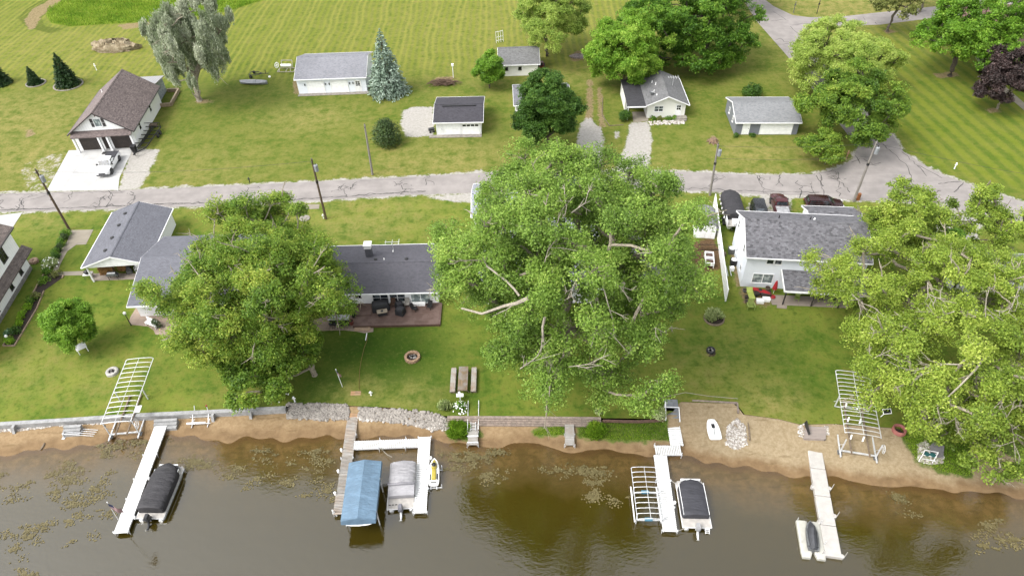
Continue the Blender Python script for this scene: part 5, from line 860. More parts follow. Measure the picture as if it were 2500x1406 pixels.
# ------------------------------------------------------------------ shore works
DECKW = mat('white_dock_panel', (.68, .68, .675), .06, 2, .5, fine=.1); TANV = mat('beige_dock_float', A(240, 235, 228, 1.), .06, 2, .6, fine=.15)
DOCKWOOD = planks('dock_wood', A(206, 190, 174, 1.2), .14, 'x', .15, A(200, 196, 190, 1.2), .08); DOCKGREY = planks('aged_dock_wood', A(200, 196, 190, 1.2), .14, 'x', .15, A(182, 172, 160, 1.2), .08); RAMPW = planks('ramp_wood', A(192, 158, 128, 1.2), .14, 'x', .2, A(206, 162, 120, 1.2), .1)
DZ = -.38
def frame_at(a, b):
    d = b[:2]-a[:2]; return math.atan2(d[1], d[0]), float(np.hypot(*d))
def section(parent, org, a, b, w, m, z=DZ, slats=0, name='deck_section', th=.09, z1=None):
    """one dock section from a to b (world), w wide; x runs along it"""
    rz, L = frame_at(a, b); q = MB(); n = slats if slats else max(1, int(L/2.4))
    z1 = z if z1 is None else z1
    for k in range(n):
        g_ = .03 if slats else .012; x0, x1 = L*k/n+(g_ if k else 0), L*(k+1)/n-(g_ if k < n-1 else 0); s0, s1 = z+(z1-z)*x0/L, z+(z1-z)*x1/L
        q.add([(x0, -w/2, s0-th), (x1, -w/2, s1-th), (x1, w/2, s1-th), (x0, w/2, s0-th), (x0, -w/2, s0), (x1, -w/2, s1), (x1, w/2, s1), (x0, w/2, s0)], [(3, 2, 1, 0), (4, 5, 6, 7), (0, 1, 5, 4), (1, 2, 6, 5), (2, 3, 7, 6), (3, 0, 4, 7)])
    for s_ in (-1, 1): q.beam((0, s_*(w/2-.05), z-th-.07), (L, s_*(w/2-.05), z1-th-.07), .06, .13)
    o = q.build(name, m, parent); o.location = (a[0]-org[0], a[1]-org[1], 0); o.rotation_euler = (0, 0, rz); return o, rz, L
def posts(parent, org, a, b, w, at, top=.35, m=ALU, bump=True, r=.035):
    rz, L = frame_at(a, b); u = np.array([math.cos(rz), math.sin(rz)]); v = np.array([-u[1], u[0]])
    for f, s_ in at:
        c = a[:2]+u*L*f+v*s_*(w/2+.05); q = MB(); zb = float(terrain(c[0], c[1]))-.1; q.tube([(0, 0, max(zb, -2.6)), (0, 0, DZ+top)], r, 7); q.box(-.06, .06, -.06, .06, DZ-.16, DZ+.03); o = q.build('post', m, parent); o.location = (c[0]-org[0], c[1]-org[1], 0)
def bumper(parent, org, a, b, w, f, s_):
    rz, L = frame_at(a, b); u = np.array([math.cos(rz), math.sin(rz)]); v = np.array([-u[1], u[0]]); c = a[:2]+u*L*f+v*s_*(w/2+.14); q = MB(); q.lathe([(.03, -.28), (.12, -.22), (.13, .1), (.09, .17), (.02, .2)], (0, 0, DZ), 10); o = q.build('bumper', WHITEP, parent, True); o.location = (c[0]-org[0], c[1]-org[1], 0)
# D1 white dock at the left
a, b = W(397, 1027, DZ), W(294, 1300, DZ); dk = thing('dock', 'long narrow white dock slanting out beside the black-covered pontoon boat', 'dock', (a[0], a[1], 0)); section(dk, a, a, b, 1.22, DECKW); posts(dk, a, a, b, 1.22, [(.33, 1), (.33, -1), (.55, 1), (.55, -1), (.72, 1), (.72, -1), (.99, 1), (.99, -1)], .12); bumper(dk, a, a, b, 1.22, .55, 1); bumper(dk, a, a, b, 1.22, .88, 1)
# D2 wooden dock with its ramp, white extension
a, b = W(869, 955, .05), W(861, 1018, -.2); c, d = W(861, 1018, DZ), W(829, 1254, DZ); dk = thing('dock', 'grey wooden plank dock running down over the stone revetment beside the blue canopy', 'dock', (c[0], c[1], 0)); section(dk, c, a, c, 1.05, RAMPW, .08, 12, 'ramp', z1=DZ+.02); section(dk, c, c, c+(d-c)*.42, 1.08, DOCKWOOD, DZ, 26); section(dk, c, c+(d-c)*.422, c+(d-c)*.62, 1.08, DOCKGREY, DZ, 14); section(dk, c, c+(d-c)*.622, c+(d-c)*.82, 1.08, DOCKGREY, DZ+.004, 14); section(dk, c, c+(d-c)*.822, d, 1.2, DOCKWOOD, DZ+.008, 12)
posts(dk, c, c, d, 1.08, [(.2, 1), (.45, 1), (.45, -1), (.99, 1), (.99, -1)], .2); bumper(dk, c, c, d, 1.08, .36, -1); bumper(dk, c, c, d, 1.08, .58, -1); bumper(dk, c, c, d, 1.08, .8, -1)
q = MB(); q.tube([(0, 0, -1.4), (-.5, .1, .35)], .07, 8); e = W(826, 1252, DZ); o = q.build('corner_post', WHITEP, dk); o.location = (e[0]-c[0], e[1]-c[1], DZ)
a, b = W(863, 1086, DZ), W(1022, 1080, DZ); c2, d2 = W(1037, 1066, DZ+.005), W(1025, 1251, DZ+.005); dk = thing('dock', 'white U-shaped dock extension joining the wooden dock, alongside the grey-covered pontoon boat', 'dock', (a[0], a[1], 0)); section(dk, a, a, b, .95, DECKW, DZ, 34); section(dk, a, c2, d2, 1.18, DECKW, DZ+.006, 40); posts(dk, a, a, b, .95, [(.4, 1), (.4, -1), (.8, 1), (.8, -1)], .3); posts(dk, a, c2, d2, 1.18, [(0, 1), (0, -1), (.4, 1), (.7, 1), (.99, 1), (.99, -1), (.4, -1), (.7, -1)], .15); bumper(dk, a, c2, d2, 1.18, .3, 1); bumper(dk, a, c2, d2, 1.18, .62, 1)
for f_, s_ in ((.985, 1), (.985, -1)): pass
# D3 zig-zag dock
a, b = W(1643, 1032, DZ), W(1653, 1086, DZ); c2, d2 = W(1600, 1098, DZ), W(1662, 1098, DZ); e, f_ = W(1612, 1111, DZ), W(1636, 1296, DZ); dk = thing('dock', 'white zig-zag dock below the grey stairs, between the empty lift and the dark-covered pontoon boat', 'dock', (a[0], a[1], 0)); section(dk, a, a, b, 1.25, DECKW, DZ, 11); section(dk, a, c2, d2, 1.05, DECKW, DZ+.004, 15); section(dk, a, e, f_, 1.25, DECKW, DZ+.008, 40); posts(dk, a, c2, d2, 1.05, [(0, 1), (1, 1), (0, -1), (1, -1)], .35); posts(dk, a, e, f_, 1.25, [(.35, 1), (.7, 1), (.99, 1), (.35, -1), (.99, -1)], .15); bumper(dk, a, e, f_, 1.25, .64, 1)
st = thing('dock_stairs', 'grey composite stairs with white handrails down to the zig-zag dock', 'stairs', W(1637, 976)); s0, s1 = W(1637, 976), W(1642, 1030, DZ); rz, L = frame_at(s0, s1); st.rotation_euler = (0, 0, rz); GREYC = mat('grey_composite', A(166, 170, 174), .12, 3, .7)
q = MB(); q.box(0, L*.42, -.68, .68, .0, .1); q.build('landing', GREYC, st)
for k in range(4): q = MB(); x = L*(.42+.145*k); z = .1-(k+1)*.1; q.box(x+.003, x+L*.145, -.66, .66, z-.3, z); q.build('step', GREYC, st)
for y in (-.72, .72):
    q = MB(); q.beam((L*.4, y, .9 if y < 0 else .12), (L, y, DZ+.55 if y < 0 else DZ+.1), .08, .1)
    if y < 0:
        for x, zt in ((L*.4, .9), (L*.98, DZ+.55)): q.beam((x, y, -.5), (x, y, zt), .09, .09)
    q.build('handrail', TRIM, st)
q = MB(); q.box(L*.395, L*.42+.01, -.7, .7, .1, .16); q.build('nosing', TRIM, st)
# D4 beige floating dock with a drive-on float
a, b = W(1986, 1080, -.5), W(2036, 1358, -.5); dk = thing('dock', 'long beige plastic floating dock at the right-hand beach', 'dock', (a[0], a[1], 0)); rz, L = frame_at(a, b); dk.rotation_euler = (0, 0, rz)
for k in range(4): q = MB(); q.box(L*k/4+.02, L*(k+1)/4-.02, -.68, .68, -1.0, -.5); q.build('float_section', TANV, dk, bevel=.06)
for x, s_ in ((.42, -1), (.42, 1), (.73, -1), (.66, 1), (.985, -1), (.985, 1)): q = MB(); q.lathe([(.18, -.95), (.2, -.55), (.17, -.52), (.02, -.515)], (L*x, s_*.72, 0), 12); q.tube([(L*x, s_*.86, -2.2), (L*x+.05, s_*.92, .25)], .03, 6); q.build('mooring_knob', TANV, dk)
c, d = W(1973, 1272, -.55), W(1989, 1362, -.55); rz, L = frame_at(c, d); ff = thing('jet_ski_float', 'white drive-on float beside the beige dock carrying the covered jet ski', 'float', (*c[:2], 0), rz)
for s_ in (-1, 1): q = MB(); q.loft([[(x, s_*.56+y, z) for y, z in ((-.46, -1.05), (.46, -1.05), (.46, -.6), (.3, -.52), (-.3, -.52), (-.46, -.6))] for x in (0, L*.86)]+[[(L, s_*.62+y*.7, z) for y, z in ((-.46, -.95), (.46, -.95), (.46, -.65), (.3, -.58), (-.3, -.58), (-.46, -.65))]]); q.build('hull', mat('cream_float', A(240, 238, 226), .05, 2, .5), ff)
q = MB(); q.box(.1, L*.7, -.14, .14, -.9, -.68); q.build('keel_channel', TANV, ff)
for x, s_ in ((.1, 1), (.1, -1), (L*.6, 1), (L*.62, -1)): q = MB(); q.tube([(x, s_*.95, -1.6), (x+.04, s_*1.0, .1)], .028, 6); q.build('post', ALU, ff)
# beached short docks
def beached(label, a, b, w, m, ladder=False, rails=False):
    rz, L = frame_at(a, b); o = thing('dock_section', label, 'dock', (a[0], a[1], 0), rz); q = MB()
    for k in range(int(L/.16)): q.box(k*.16, k*.16+.145, -w/2, w/2, DZ-.06, DZ)
    q.build('deck', m, o); q = MB()
    for s_ in (-1, 1): q.beam((0, s_*w/2*.92, DZ-.13), (L, s_*w/2*.92, DZ-.13), .07, .13)
    for x in (L*.55, L*.97):
        for s_ in (-1, 1): q.tube([(x, s_*(w/2+.06), -1.2), (x, s_*(w/2+.06), DZ+.15)], .035, 6)
    q.build('frame', ALU, o)
    if rails: 
        for s_ in (-1, 1): q = MB(); q.tube([(-1.55, s_*(w/2+.05), .35), (L*.1, s_*(w/2+.05), DZ+.35), (L*.5, s_*(w/2+.05), DZ+.2)], .04, 6); q.build('handrail', ALU, o)
    if ladder:
        q = MB()
        for s_ in (-1, 1): q.beam((L*.1, s_*.24, DZ+.08), (L*.5, s_*.24, DZ+.08), .06, .06)
        for k in range(4): q.beam((L*(.15+.1*k), -.24, DZ+.08), (L*(.15+.1*k), .24, DZ+.08), .05, .05)
        q.build('ladder', ALU, o); q = MB(); q.box(L*.68, L*.72, -w/2-.06, w/2+.06, DZ+.02, DZ+.1); q.box(L*.9, L*.94, -w/2-.06, w/2+.06, DZ+.02, DZ+.1); q.build('crossbar', ALU, o)
    return o
beached('weathered grey dock section with a ladder lying on it and two long handrails', W(1156, 1018, DZ), W(1154, 1086, DZ), .98, DOCKGREY, True, True); beached('short plain grey dock section standing under the cottonwood shore edge', W(1390, 1028, DZ), W(1391, 1088, DZ), .92, DOCKGREY)
# walls
def wall_run(name, label, px, wtop, z0, z1, m, rows=1, cat='wall', off=0.):
    pts = [W(x, y, 0)[:2] for x, y in px]; o = thing(name, label, cat, (*pts[0], 0)); n = len(pts)
    for r in range(rows):
        q = MB(); za, zb = z0+(z1-z0)*r/rows+.006, z0+(z1-z0)*(r+1)/rows; st_ = off*(rows-1-r)
        for a, b in zip(pts[:-1], pts[1:]): q.beam((a[0]-pts[0][0], a[1]-pts[0][1]-st_, (za+zb)/2), (b[0]-pts[0][0], b[1]-pts[0][1]-st_, (za+zb)/2), wtop, zb-za)
        q.build('course', m, o)
    return o, pts
SEAW = mat('grey_seawall', A(204, 204, 203), .15, 2, .85, fine=.25); sw, pts = wall_run('seawall', 'grey concrete seawall edging the left lawn', [(-300, 1060), (0, 1035), (150, 1026), (330, 1014), (560, 1003), (697, 996)], .46, -1.0, .07, SEAW)
for x, y in ((34, 1037), (520, 1008), (612, 1001)):
    c = W(x, y, 0); q = MB(); q.prismx([(.2, .05), (-.35, .05), (-.7, -.75), (.2, -.75)], -.14, .14); o = q.build('buttress', SEAW, sw); o.location = (c[0]-pts[0][0], c[1]-pts[0][1], 0)
for lb, x, y, w_ in (('grey concrete steps in the seawall left of the canopy frame', 180, 1030, 1.7), ('grey concrete steps in the seawall at the head of the slanting white dock', 407, 1015, 2.3)):
    c = W(x, y, 0); s_ = thing('seawall_steps', lb, 'steps', (c[0], c[1]-.3, 0), R_(2))
    for k in range(3): q = MB(); q.box(-w_/2, w_/2, -.32*(k+1), -.32*k-.003, -.9, -.05-.2*k); q.build('step', SEAW, s_)
TIMB = mat('bleached_timber', A(190, 172, 158), .3, 3, .85, fine=.5); wall_run('timber_wall', 'bleached stacked-timber retaining wall under the cottonwood', [(1092, 1019), (1280, 1020), (1467, 1022)], .3, -.66, .1, TIMB, 4, off=.14)
wall_run('timber_wall', 'low reddish timber edging between the timber wall and the dock stairs', [(1472, 1026), (1560, 1028), (1622, 1024)], .22, -.2, .03, mat('red_brown_timber', A(140, 108, 92), .25, 3, .85, fine=.4))
wall_run('timber_edging', 'timber edging along the top of the bare sand pad by the dock stairs', [(1690, 978), (1800, 984), (1802, 1008)], .14, -.1, .12, TIMB)
# riprap
def rocks(name, pts_, rr, m, zoff=.0, label=None):
    q = MB(); 
    for (x, y), r in zip(pts_, rr):
        z = float(terrain(x, y)); ph = random.random()*6; k = random.uniform(.7, 1.3); rings = []
        for f, zz in ((.75, -.5), (1., .0), (.8, .45), (.35, .68)): rings.append([(x+r*f*(1+.25*math.sin(2*a+ph)+.12*math.sin(3*a-ph))*math.cos(a), y+r*f*k*(1+.2*math.sin(2*a+ph*2))*math.sin(a), z+zoff+r*zz*(1+.2*math.sin(a+ph))) for a in [2*math.pi*j/7 for j in range(7)]])
        q.loft(rings)
    o = q.build(name, m, fix=False); kind(o, 'stuff'); return o
t = NT('revetment_stone'); p = t.pos('World'); n = t.noise(p, 2.2, 2, .8); n2 = t.noise(p, 9, 4, .7); ROCK = t.done(t.mix(t.ramp(n2, .35, .7, 0, .7), t.mix(t.ramp(n, .35, .65), A(150, 142, 134), A(196, 188, 178)), A(216, 208, 198)), .9)
t = NT('pale_cobble'); p = t.pos('World'); n = t.noise(p, 4.5, 1, .8); COBB = t.done(t.mix(t.ramp(n, .35, .65), A(188, 176, 164), A(252, 246, 238, 1.1)), .85)
def fill(px, n, rlo, rhi, z=True):
    pl = np.array([G(x, y)[:2] for x, y in px]); lo_, hi_ = pl.min(0), pl.max(0); q = rng.uniform(lo_, hi_, (n*4, 2)); q = q[sdf(pl, q[:, 0], q[:, 1]) > 0][:n]; return q, rng.uniform(rlo, rhi, len(q))
rocks('revetment_stones', *fill([(702, 984), (850, 988), (853, 1024), (780, 1026), (702, 1022)], 900, .08, .22), ROCK, .03); rocks('revetment_stones', *fill([(876, 992), (960, 996), (1060, 1008), (1092, 1018), (1095, 1046), (1060, 1050), (1000, 1036), (876, 1020)], 950, .08, .22), ROCK, .03)
rocks('shore_cobbles', *fill([(876, 1018), (940, 1022), (1010, 1038), (1092, 1034), (1090, 1052), (1050, 1050), (990, 1032), (876, 1026)], 150, .08, .22), COBB); rocks('shore_cobbles', *fill([(-10, 1040), (60, 1036), (160, 1030), (255, 1022), (250, 1034), (150, 1038), (40, 1052), (-10, 1055)], 420, .05, .15), COBB); rocks('shore_cobbles', *fill([(1775, 1040), (1800, 1020), (1820, 1040), (1825, 1085), (1795, 1098), (1772, 1085)], 760, .05, .13), COBB); rocks('shore_cobbles', *fill([(2240, 1085), (2262, 1075), (2275, 1110), (2304, 1112), (2300, 1130), (2262, 1132), (2242, 1125)], 300, .07, .19), COBB); rocks('shore_cobbles', *fill([(1948, 1040), (1962, 1034), (1966, 1068), (1950, 1066)], 60, .06, .12), COBB); rocks('shore_cobbles', *fill([(2012, 1040), (2022, 1038), (2024, 1062), (2014, 1062)], 40, .06, .12), COBB); rocks('bed_stones', *fill([(1583, 297), (1668, 294), (1670, 303), (1586, 306)], 130, .1, .24), COBB)
# mats, ramp plates
def slab(name, label, cat, px, z, m, th=.06):
    pts = [W(x, y, z) for x, y in px]; c = np.mean(pts, 0); q = MB(); q.prism([(p_[0]-c[0], p_[1]-c[1]) for p_ in pts], z-th, z); o = q.build(name, m); o.location = (c[0], c[1], 0); return tag(o, label, cat)
PLK = planks('ramp_boards', A(190, 176, 168, 1.2), .2, 'y', .07); slab('shore_ramp', 'flat grey-brown plank ramp at the head of the beige floating dock', 'ramp', [(1967, 1040), (2018, 1042), (2016, 1072), (1962, 1070)], -.05, PLK, .4); slab('stone_slab', 'flat grey stone slab beside the cobble pile under the overhanging tree', 'slab', [(2280, 1078), (2306, 1088), (2303, 1116), (2272, 1106), (2272, 1085)], -.1, mat('grey_slab', A(172, 168, 170), .1, 2, .85), .4)
q = MB(); q.beam((0, 0, .3), (0, -1.3, -.1), .05, .9); c = W(1964, 1034); o = tag(q.build('ramp_rail', DKMETAL), 'dark low rail on the left edge of the plank ramp', 'rail'); o.location = (c[0], c[1], .0)
# driftwood, beam
for lb, p0, p1, r, m in (('pale piece of driftwood on the left beach', (100, 1098), (110, 1082), .1, WOODR), ('long weathered beam lying on the sand beside the cobble heap', (1826, 1032), (1830, 1076), .1, WOODR)):
    a, b = G(*p0), G(*p1); q = MB(); q.tube([(0, 0, .05), tuple((b-a)*.5+[.03, 0, .06]), tuple(b-a+[0, 0, .05])], [r*.7, r, r*.8], 7); o = tag(q.build('driftwood', m), lb, 'driftwood'); o.location = tuple(a)
# ------------------------------------------------------------------ boats
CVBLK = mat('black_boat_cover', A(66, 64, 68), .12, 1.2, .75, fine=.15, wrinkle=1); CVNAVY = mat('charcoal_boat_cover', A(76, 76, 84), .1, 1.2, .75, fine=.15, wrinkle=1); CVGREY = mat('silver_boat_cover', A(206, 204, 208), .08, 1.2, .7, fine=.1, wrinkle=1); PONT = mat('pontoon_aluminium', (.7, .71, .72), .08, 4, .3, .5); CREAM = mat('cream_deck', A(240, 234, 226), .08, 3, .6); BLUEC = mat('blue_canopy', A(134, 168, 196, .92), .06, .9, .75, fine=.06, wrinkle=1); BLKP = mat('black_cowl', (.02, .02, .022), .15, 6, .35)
def outboard(parent, x, y, z, m, m2):
    o = MB(); o.loft([[(x+dx, y+sy, z+dz) for dx, sy in ((-.0, -.2*k), (-.12, -.24*k), (-.5, -.2*k), (-.62*k, 0), (-.5, .2*k), (-.12, .24*k), (0, .2*k))] for dz, k in ((.12, .8), (.35, 1.), (.62, .95), (.78, .6))]); c = o.build('outboard_motor', m, parent, True)
    o = MB(); o.tube([(x-.25, y, z+.15), (x-.5, y, z-.25), (x-.85, y, z-.45)], [.13, .11, .08], 8); o.box(x-.2, x+.12, y-.16, y+.16, z-.25, z+.15); o.lathe([(.02, -.1), (.09, -.02), (.09, .2), (.03, .32)], (x-.95, y, z-.62), 8); o.build('motor_leg', m2, c)
    o = MB()
    for k in range(3): a = 2*math.pi*k/3; o.add([(x-1.02, y, z-.5), (x-1.05, y+.2*math.cos(a), z-.5+.2*math.sin(a)), (x-1.0, y+.2*math.cos(a+.7), z-.5+.2*math.sin(a+.7)), (x-1.0, y+.02, z-.48)], [(0, 1, 2, 3)])
    o.build('propeller', WHITEP, c, fix=False)
def cover_loft(L0, L1, wf, w, h0, h1, z, n=22, bow=.5, peak=.35, rnd=1.0):
    """stretched boat cover: rounded bow, low ridge down the middle, drooping hem"""
    rings = []
    for k in range(n+1):
        f = k/n; x = L0+(L1-L0)*f; e = 1.
        if f > 1-bow: e = math.sqrt(max(0.02, 1-((f-(1-bow))/bow)**2.4*.92))
        if f < .06: e *= .9+.1*f/.06
        hw = w/2*e*wf(f); hh = h0+(h1-h0)*f; s_ = .9 if k in (0, n) else 1.
        rings.append([(x, y*hw, z+hh*zz*s_*(1+.03*math.sin(k*1.9+y*3))+random.uniform(-.022, .022)) for y, zz in ((-1., 0), (-1.005, .35), (-.97, .66), (-.8, .83), (-.45, .93), (0, 1.0), (.45, .93), (.8, .83), (.97, .66), (1.005, .35), (1., 0))])
    m = MB(); m.loft(rings, True, False); return m
def pontoon(label, bow_px, stern_px, z, w, cover, motor, m2, rail=TRIM, ladder=False, bow=.32, back=.9, hem=.0, fr=.3, z0=None, group=None, coverh=.62, sideband=True):
    a, b = W(*stern_px, z), W(*bow_px, z); rz, L = frame_at(a, b); o = thing('pontoon_boat', label, 'boat', (a[0], a[1], z0 or 0), rz, group); D = z   # deck height
    for s_ in (-1, 1):
        q = MB(); y = s_*(w/2-.36); q.tube([(-.15, y, D-.42), (.1, y, D-.42), (L*.84, y, D-.42), (L*.94, y, D-.36), (L+.05, y, D-.22)], [.18, .3, .3, .2, .03], 12); q.build('pontoon', PONT, o, True)
    q = MB(); q.prism([(-.1, -w/2), (L*.93, -w/2), (L*.98, -w/2+.12), (L*.98, w/2-.12), (L*.93, w/2), (-.1, w/2)], D-.08, D); q.build('deck', CREAM, o)
    q = MB(); 
    for s_ in (-1, 1): q.box(-.12, L*.95, *sorted((s_*(w/2+.004), s_*(w/2+.05))), D-.13, D-.02)
    q.box(-.13, -.103, -w/2, w/2, D-.13, D-.02); q.build('rub_rail', rail, o); q = MB()
    for s_ in (-1, 1): q.box(back, L*.86, *sorted((s_*(w/2-.1), s_*(w/2-.14))), D+.003, D+.62)
    q.box(L*.93, L*.955, -w/2+.35, w/2-.35, D+.003, D+.6); q.build('fence_panel', rail, o); q = MB()
    q = cover_loft(back-.1, L*.955, lambda f: 1., w-.02, coverh+.28, coverh+.1, D+.06, bow=bow); q.build('boat_cover', cover, o, True, fix=True)
    outboard(o, -.05, 0, D-.05, motor, m2)
    if ladder:
        q = MB()
        for y in (-w*.42, -w*.28): q.beam((-.16, y, D), (-.5, y, D-.4), .04, .04)
        for k in range(3): q.beam((-.22-.11*k, -w*.42, D-.07-.13*k), (-.22-.11*k, -w*.28, D-.07-.13*k), .05, .03)
        q.build('ladder', TRIM, o)
    return o, rz, L
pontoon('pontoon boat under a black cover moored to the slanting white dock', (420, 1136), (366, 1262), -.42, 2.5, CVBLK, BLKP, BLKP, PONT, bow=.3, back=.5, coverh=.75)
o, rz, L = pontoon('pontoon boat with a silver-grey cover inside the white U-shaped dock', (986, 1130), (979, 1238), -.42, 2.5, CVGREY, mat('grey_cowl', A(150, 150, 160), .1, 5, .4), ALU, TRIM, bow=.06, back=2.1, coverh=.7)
q = MB()
for k in range(5): q.lathe([(.05, 0), (.06, .03), (.01, .05)], (2.9+k*.78, .05, .4), 8)
q.build('cover_vent', BLKP, o); q = MB(); q.tube([(2.2, -1.28, .18), (1.95, -1.1, .36), (1.9, 0, .52), (1.95, 1.1, .36), (2.2, 1.28, .18)], .12, 8); q.build('folded_bimini', mat('grey_canvas', A(186, 184, 190), .1, 3, .7), o, True)
q = MB(); q.loft([[(x, y, -.42+z) for y, z in ((-1.2, .05), (-1.2, h), (-.5, h+.06), (.5, h+.06), (1.2, h), (1.2, .05))] for x, h in ((.9, .5), (2.0, .72))]); q.build('stern_cover', CVGREY, o); q = MB()
for k in range(3): q.box(.3+k*.28, .5+k*.28, -1.24, -1.2, -.2, -.08)
for k in range(3): q.box(.13, .17, .3+k*.3, .5+k*.3, -.2, -.1)
q.build('hull_stripe', BLKP, o)
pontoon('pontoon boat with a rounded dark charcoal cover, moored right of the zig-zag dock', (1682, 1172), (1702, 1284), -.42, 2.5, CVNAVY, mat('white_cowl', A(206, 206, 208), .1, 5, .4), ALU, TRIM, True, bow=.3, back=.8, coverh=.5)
# blue canopy lift
zr_, ze_ = 1.85, 1.45; a, b = W(890, 1121, zr_), W(872, 1264, zr_); rz, L = frame_at(a, b); cl_ = thing('canopy_boat_lift', 'boat lift with a long light-blue gabled canopy beside the wooden dock', 'boat lift', (a[0], a[1], 0), rz); w2 = 1.52; q = MB(); rings = []
for k in range(15):
    x = L*k/14; sag = .03*math.sin(k*math.pi); r_ = [(x, -w2-.03, ze_-.42+.02*math.sin(k*2.2)), (x, -w2, ze_), (x, -w2*.5, (ze_+zr_)/2-.03), (x, 0, zr_-.02*(k % 2)), (x, w2*.5, (ze_+zr_)/2-.03), (x, w2, ze_), (x, w2+.03, ze_-.42+.02*math.sin(k*2.2+1))]
    rings.append(r_)
q.loft(rings, False, False)
for x, sg in ((0, -1), (L, 1)): q.add([(x, -w2, ze_), (x, 0, zr_), (x, w2, ze_), (x+sg*.12, w2, ze_-.42), (x+sg*.15, 0, ze_-.45), (x+sg*.12, -w2, ze_-.42)], [(0, 1, 2, 3, 4, 5)])
q.build('canopy', BLUEC, cl_, fix=False)
for x in (L*.3, L*.86):
    for s_ in (-1, 1): q = MB(); q.beam((x, s_*1.5, -2.2), (x, s_*1.5, ze_-.05), .1, .1); q.build('post', ALU, cl_)
q = MB()
for x in (L*.3, L*.86): q.beam((x, -1.5, -1.25), (x, 1.5, -1.25), .1, .1)
for s_ in (-1, 1): q.beam((L*.3, s_*1.5, -1.6), (L*.86, s_*1.5, -1.6), .1, .1); q.beam((.1, s_*1.49, ze_-.08), (L-.1, s_*1.49, ze_-.08), .06, .06)
q.build('lift_frame', ALU, cl_); q = MB()
for s_ in (-1, 1): q.beam((L*.2, s_*.5, -1.1), (L*.98, s_*.5, -1.1), .14, .16)
q.build('bunk', WOODB, cl_); q = MB(); q.tube([(L+.06, -1.1, ze_-.5), (L+.12, -.6, ze_-.56), (L+.14, 0, ze_-.58), (L+.12, .6, ze_-.56), (L+.06, 1.1, ze_-.5)], .07, 6); q.build('end_bow', TRIM, cl_)
# bare canopy frames
def canopy_frame(label, A_, B_, C_, zt, n, base, legs, m=ALU, bunks=(), drop=.45, r=.035, extras=None, gable=.3):
    """A_, B_: pixel ends of the left rail, C_: right rail near end; zt: rail height"""
    a, b, c = W(*A_, zt), W(*B_, zt), W(*C_, zt); rz, L = frame_at(a, b); o = thing('canopy_frame_lift', label, 'boat lift', (a[0], a[1], 0), rz); u = np.array([math.cos(rz), math.sin(rz)]); v = np.array([-u[1], u[0]]); wd = float(np.dot((c-b)[:2], v)); q = MB(); s_ = 1 if wd > 0 else -1
    for y in (0, wd): q.beam((0, y, zt), (L, y, zt), .06, .06)
    q.tube([(0, wd/2, zt+gable), (L, wd/2, zt+gable)], r*.8, 6); q.build('rail', m, o); q = MB()
    for k in range(n):
        x = L*k/(n-1); q.tube([(x, 0, zt+.02), (x, wd*.05, zt+gable*.55), (x, wd*.14, zt+gable*.78), (x, wd*.5, zt+gable), (x, wd*.86, zt+gable*.78), (x, wd*.95, zt+gable*.55), (x, wd, zt+.02)], r, 5)
    q.build('bow', m, o)
    for f in legs:
        for y in (.03*s_, wd-.03*s_): q = MB(); q.beam((L*f, y, base), (L*f, y, zt), .1, .1); q.beam((L*f-.8, y, base+.1), (L*f, y, base+1.3), .05, .05); q.build('post', m, o)
    q = MB()
    for f in legs: q.beam((L*f, 0, base+.3), (L*f, wd, base+.3), .12, .14)
    for y in (0, wd): q.beam((L*legs[0]-.6, y, base+.08), (L*legs[-1]+.6, y, base+.08), .12, .14)
    q.build('base_frame', m, o); q = MB()
    for f in legs:
        for y in (0, wd): q.box(L*f-.25, L*f+.25, y-.2, y+.2, base-.06, base)
    q.build('foot_pad', METAL, o)
    for y0, m_ in bunks: q = MB(); q.beam((L*legs[0]-.6, wd*y0, base+.75), (L*legs[-1]+.6, wd*y0, base+.75), .14, .1); q.build('bunk', m_, o)
    q = MB(); y = wd+.25*s_; x = L*legs[-1]
    for k in range(20):
        a0, a1 = 2*math.pi*k/20, 2*math.pi*(k+1)/20; q.beam((x+.42*math.cos(a0), y, base+1.5+.42*math.sin(a0)), (x+.42*math.cos(a1), y, base+1.5+.42*math.sin(a1)), .04, .04)
    for k in range(3): a0 = math.pi*k/3; q.beam((x-.42*math.cos(a0), y, base+1.5-.42*math.sin(a0)), (x+.42*math.cos(a0), y, base+1.5+.42*math.sin(a0)), .03, .03)
    q.build('winch_wheel', m, o); return o, L, wd
o, L, wd = canopy_frame('empty white canopy frame on a boat lift straddling the left seawall', (308, 880), (246, 1036), (316, 1036), 1.7, 14, -.6, (.5, .97), bunks=((.3, WOODR), (.7, WOODR)), gable=.2)
q = MB(); 
for k in range(3): x = L*(.45+.25*k); q.beam((x, .05, .9), (x+.5, .4, 1.6), .09, .05)
q.build('guide_pad', BLACKP, o); q = MB(); q.box(L*.72, L*.82, wd-.3, wd+.3, 1.2, 1.26); q.build('solar_panel', WHITEP, o)
o, L, wd = canopy_frame('empty silver canopy frame on a boat lift on the right-hand sand', (2040, 905), (2063, 1056), (2152, 1070), 1.7, 16, -.35, (.42, 1.1), bunks=((.25, WOODR), (.75, WOODR)), gable=.22)
q = MB(); q.cbox((L*.62, wd+.8, 2.2), .6, .75, .05, 0, .4); q.cbox((L*.62, wd+.8, 2.228), .5, .64, .012, 0, .4); q.beam((L*.62, wd+.5, 1.3), (L*.62, wd+.8, 2.2), .05, .05); q.mi[6:12] = [1]*6; q.build('solar_panel', [WHITEP, BLACKW], o)
q = MB()
for x in (.45, .68, .95):
    for y in (.28, .62): q.beam((L*x, wd*y, .35), (L*x-.15, wd*y, .9), .14, .06)
q.build('guide_pad', WHITEP, o)
c = W(2122, 950); 
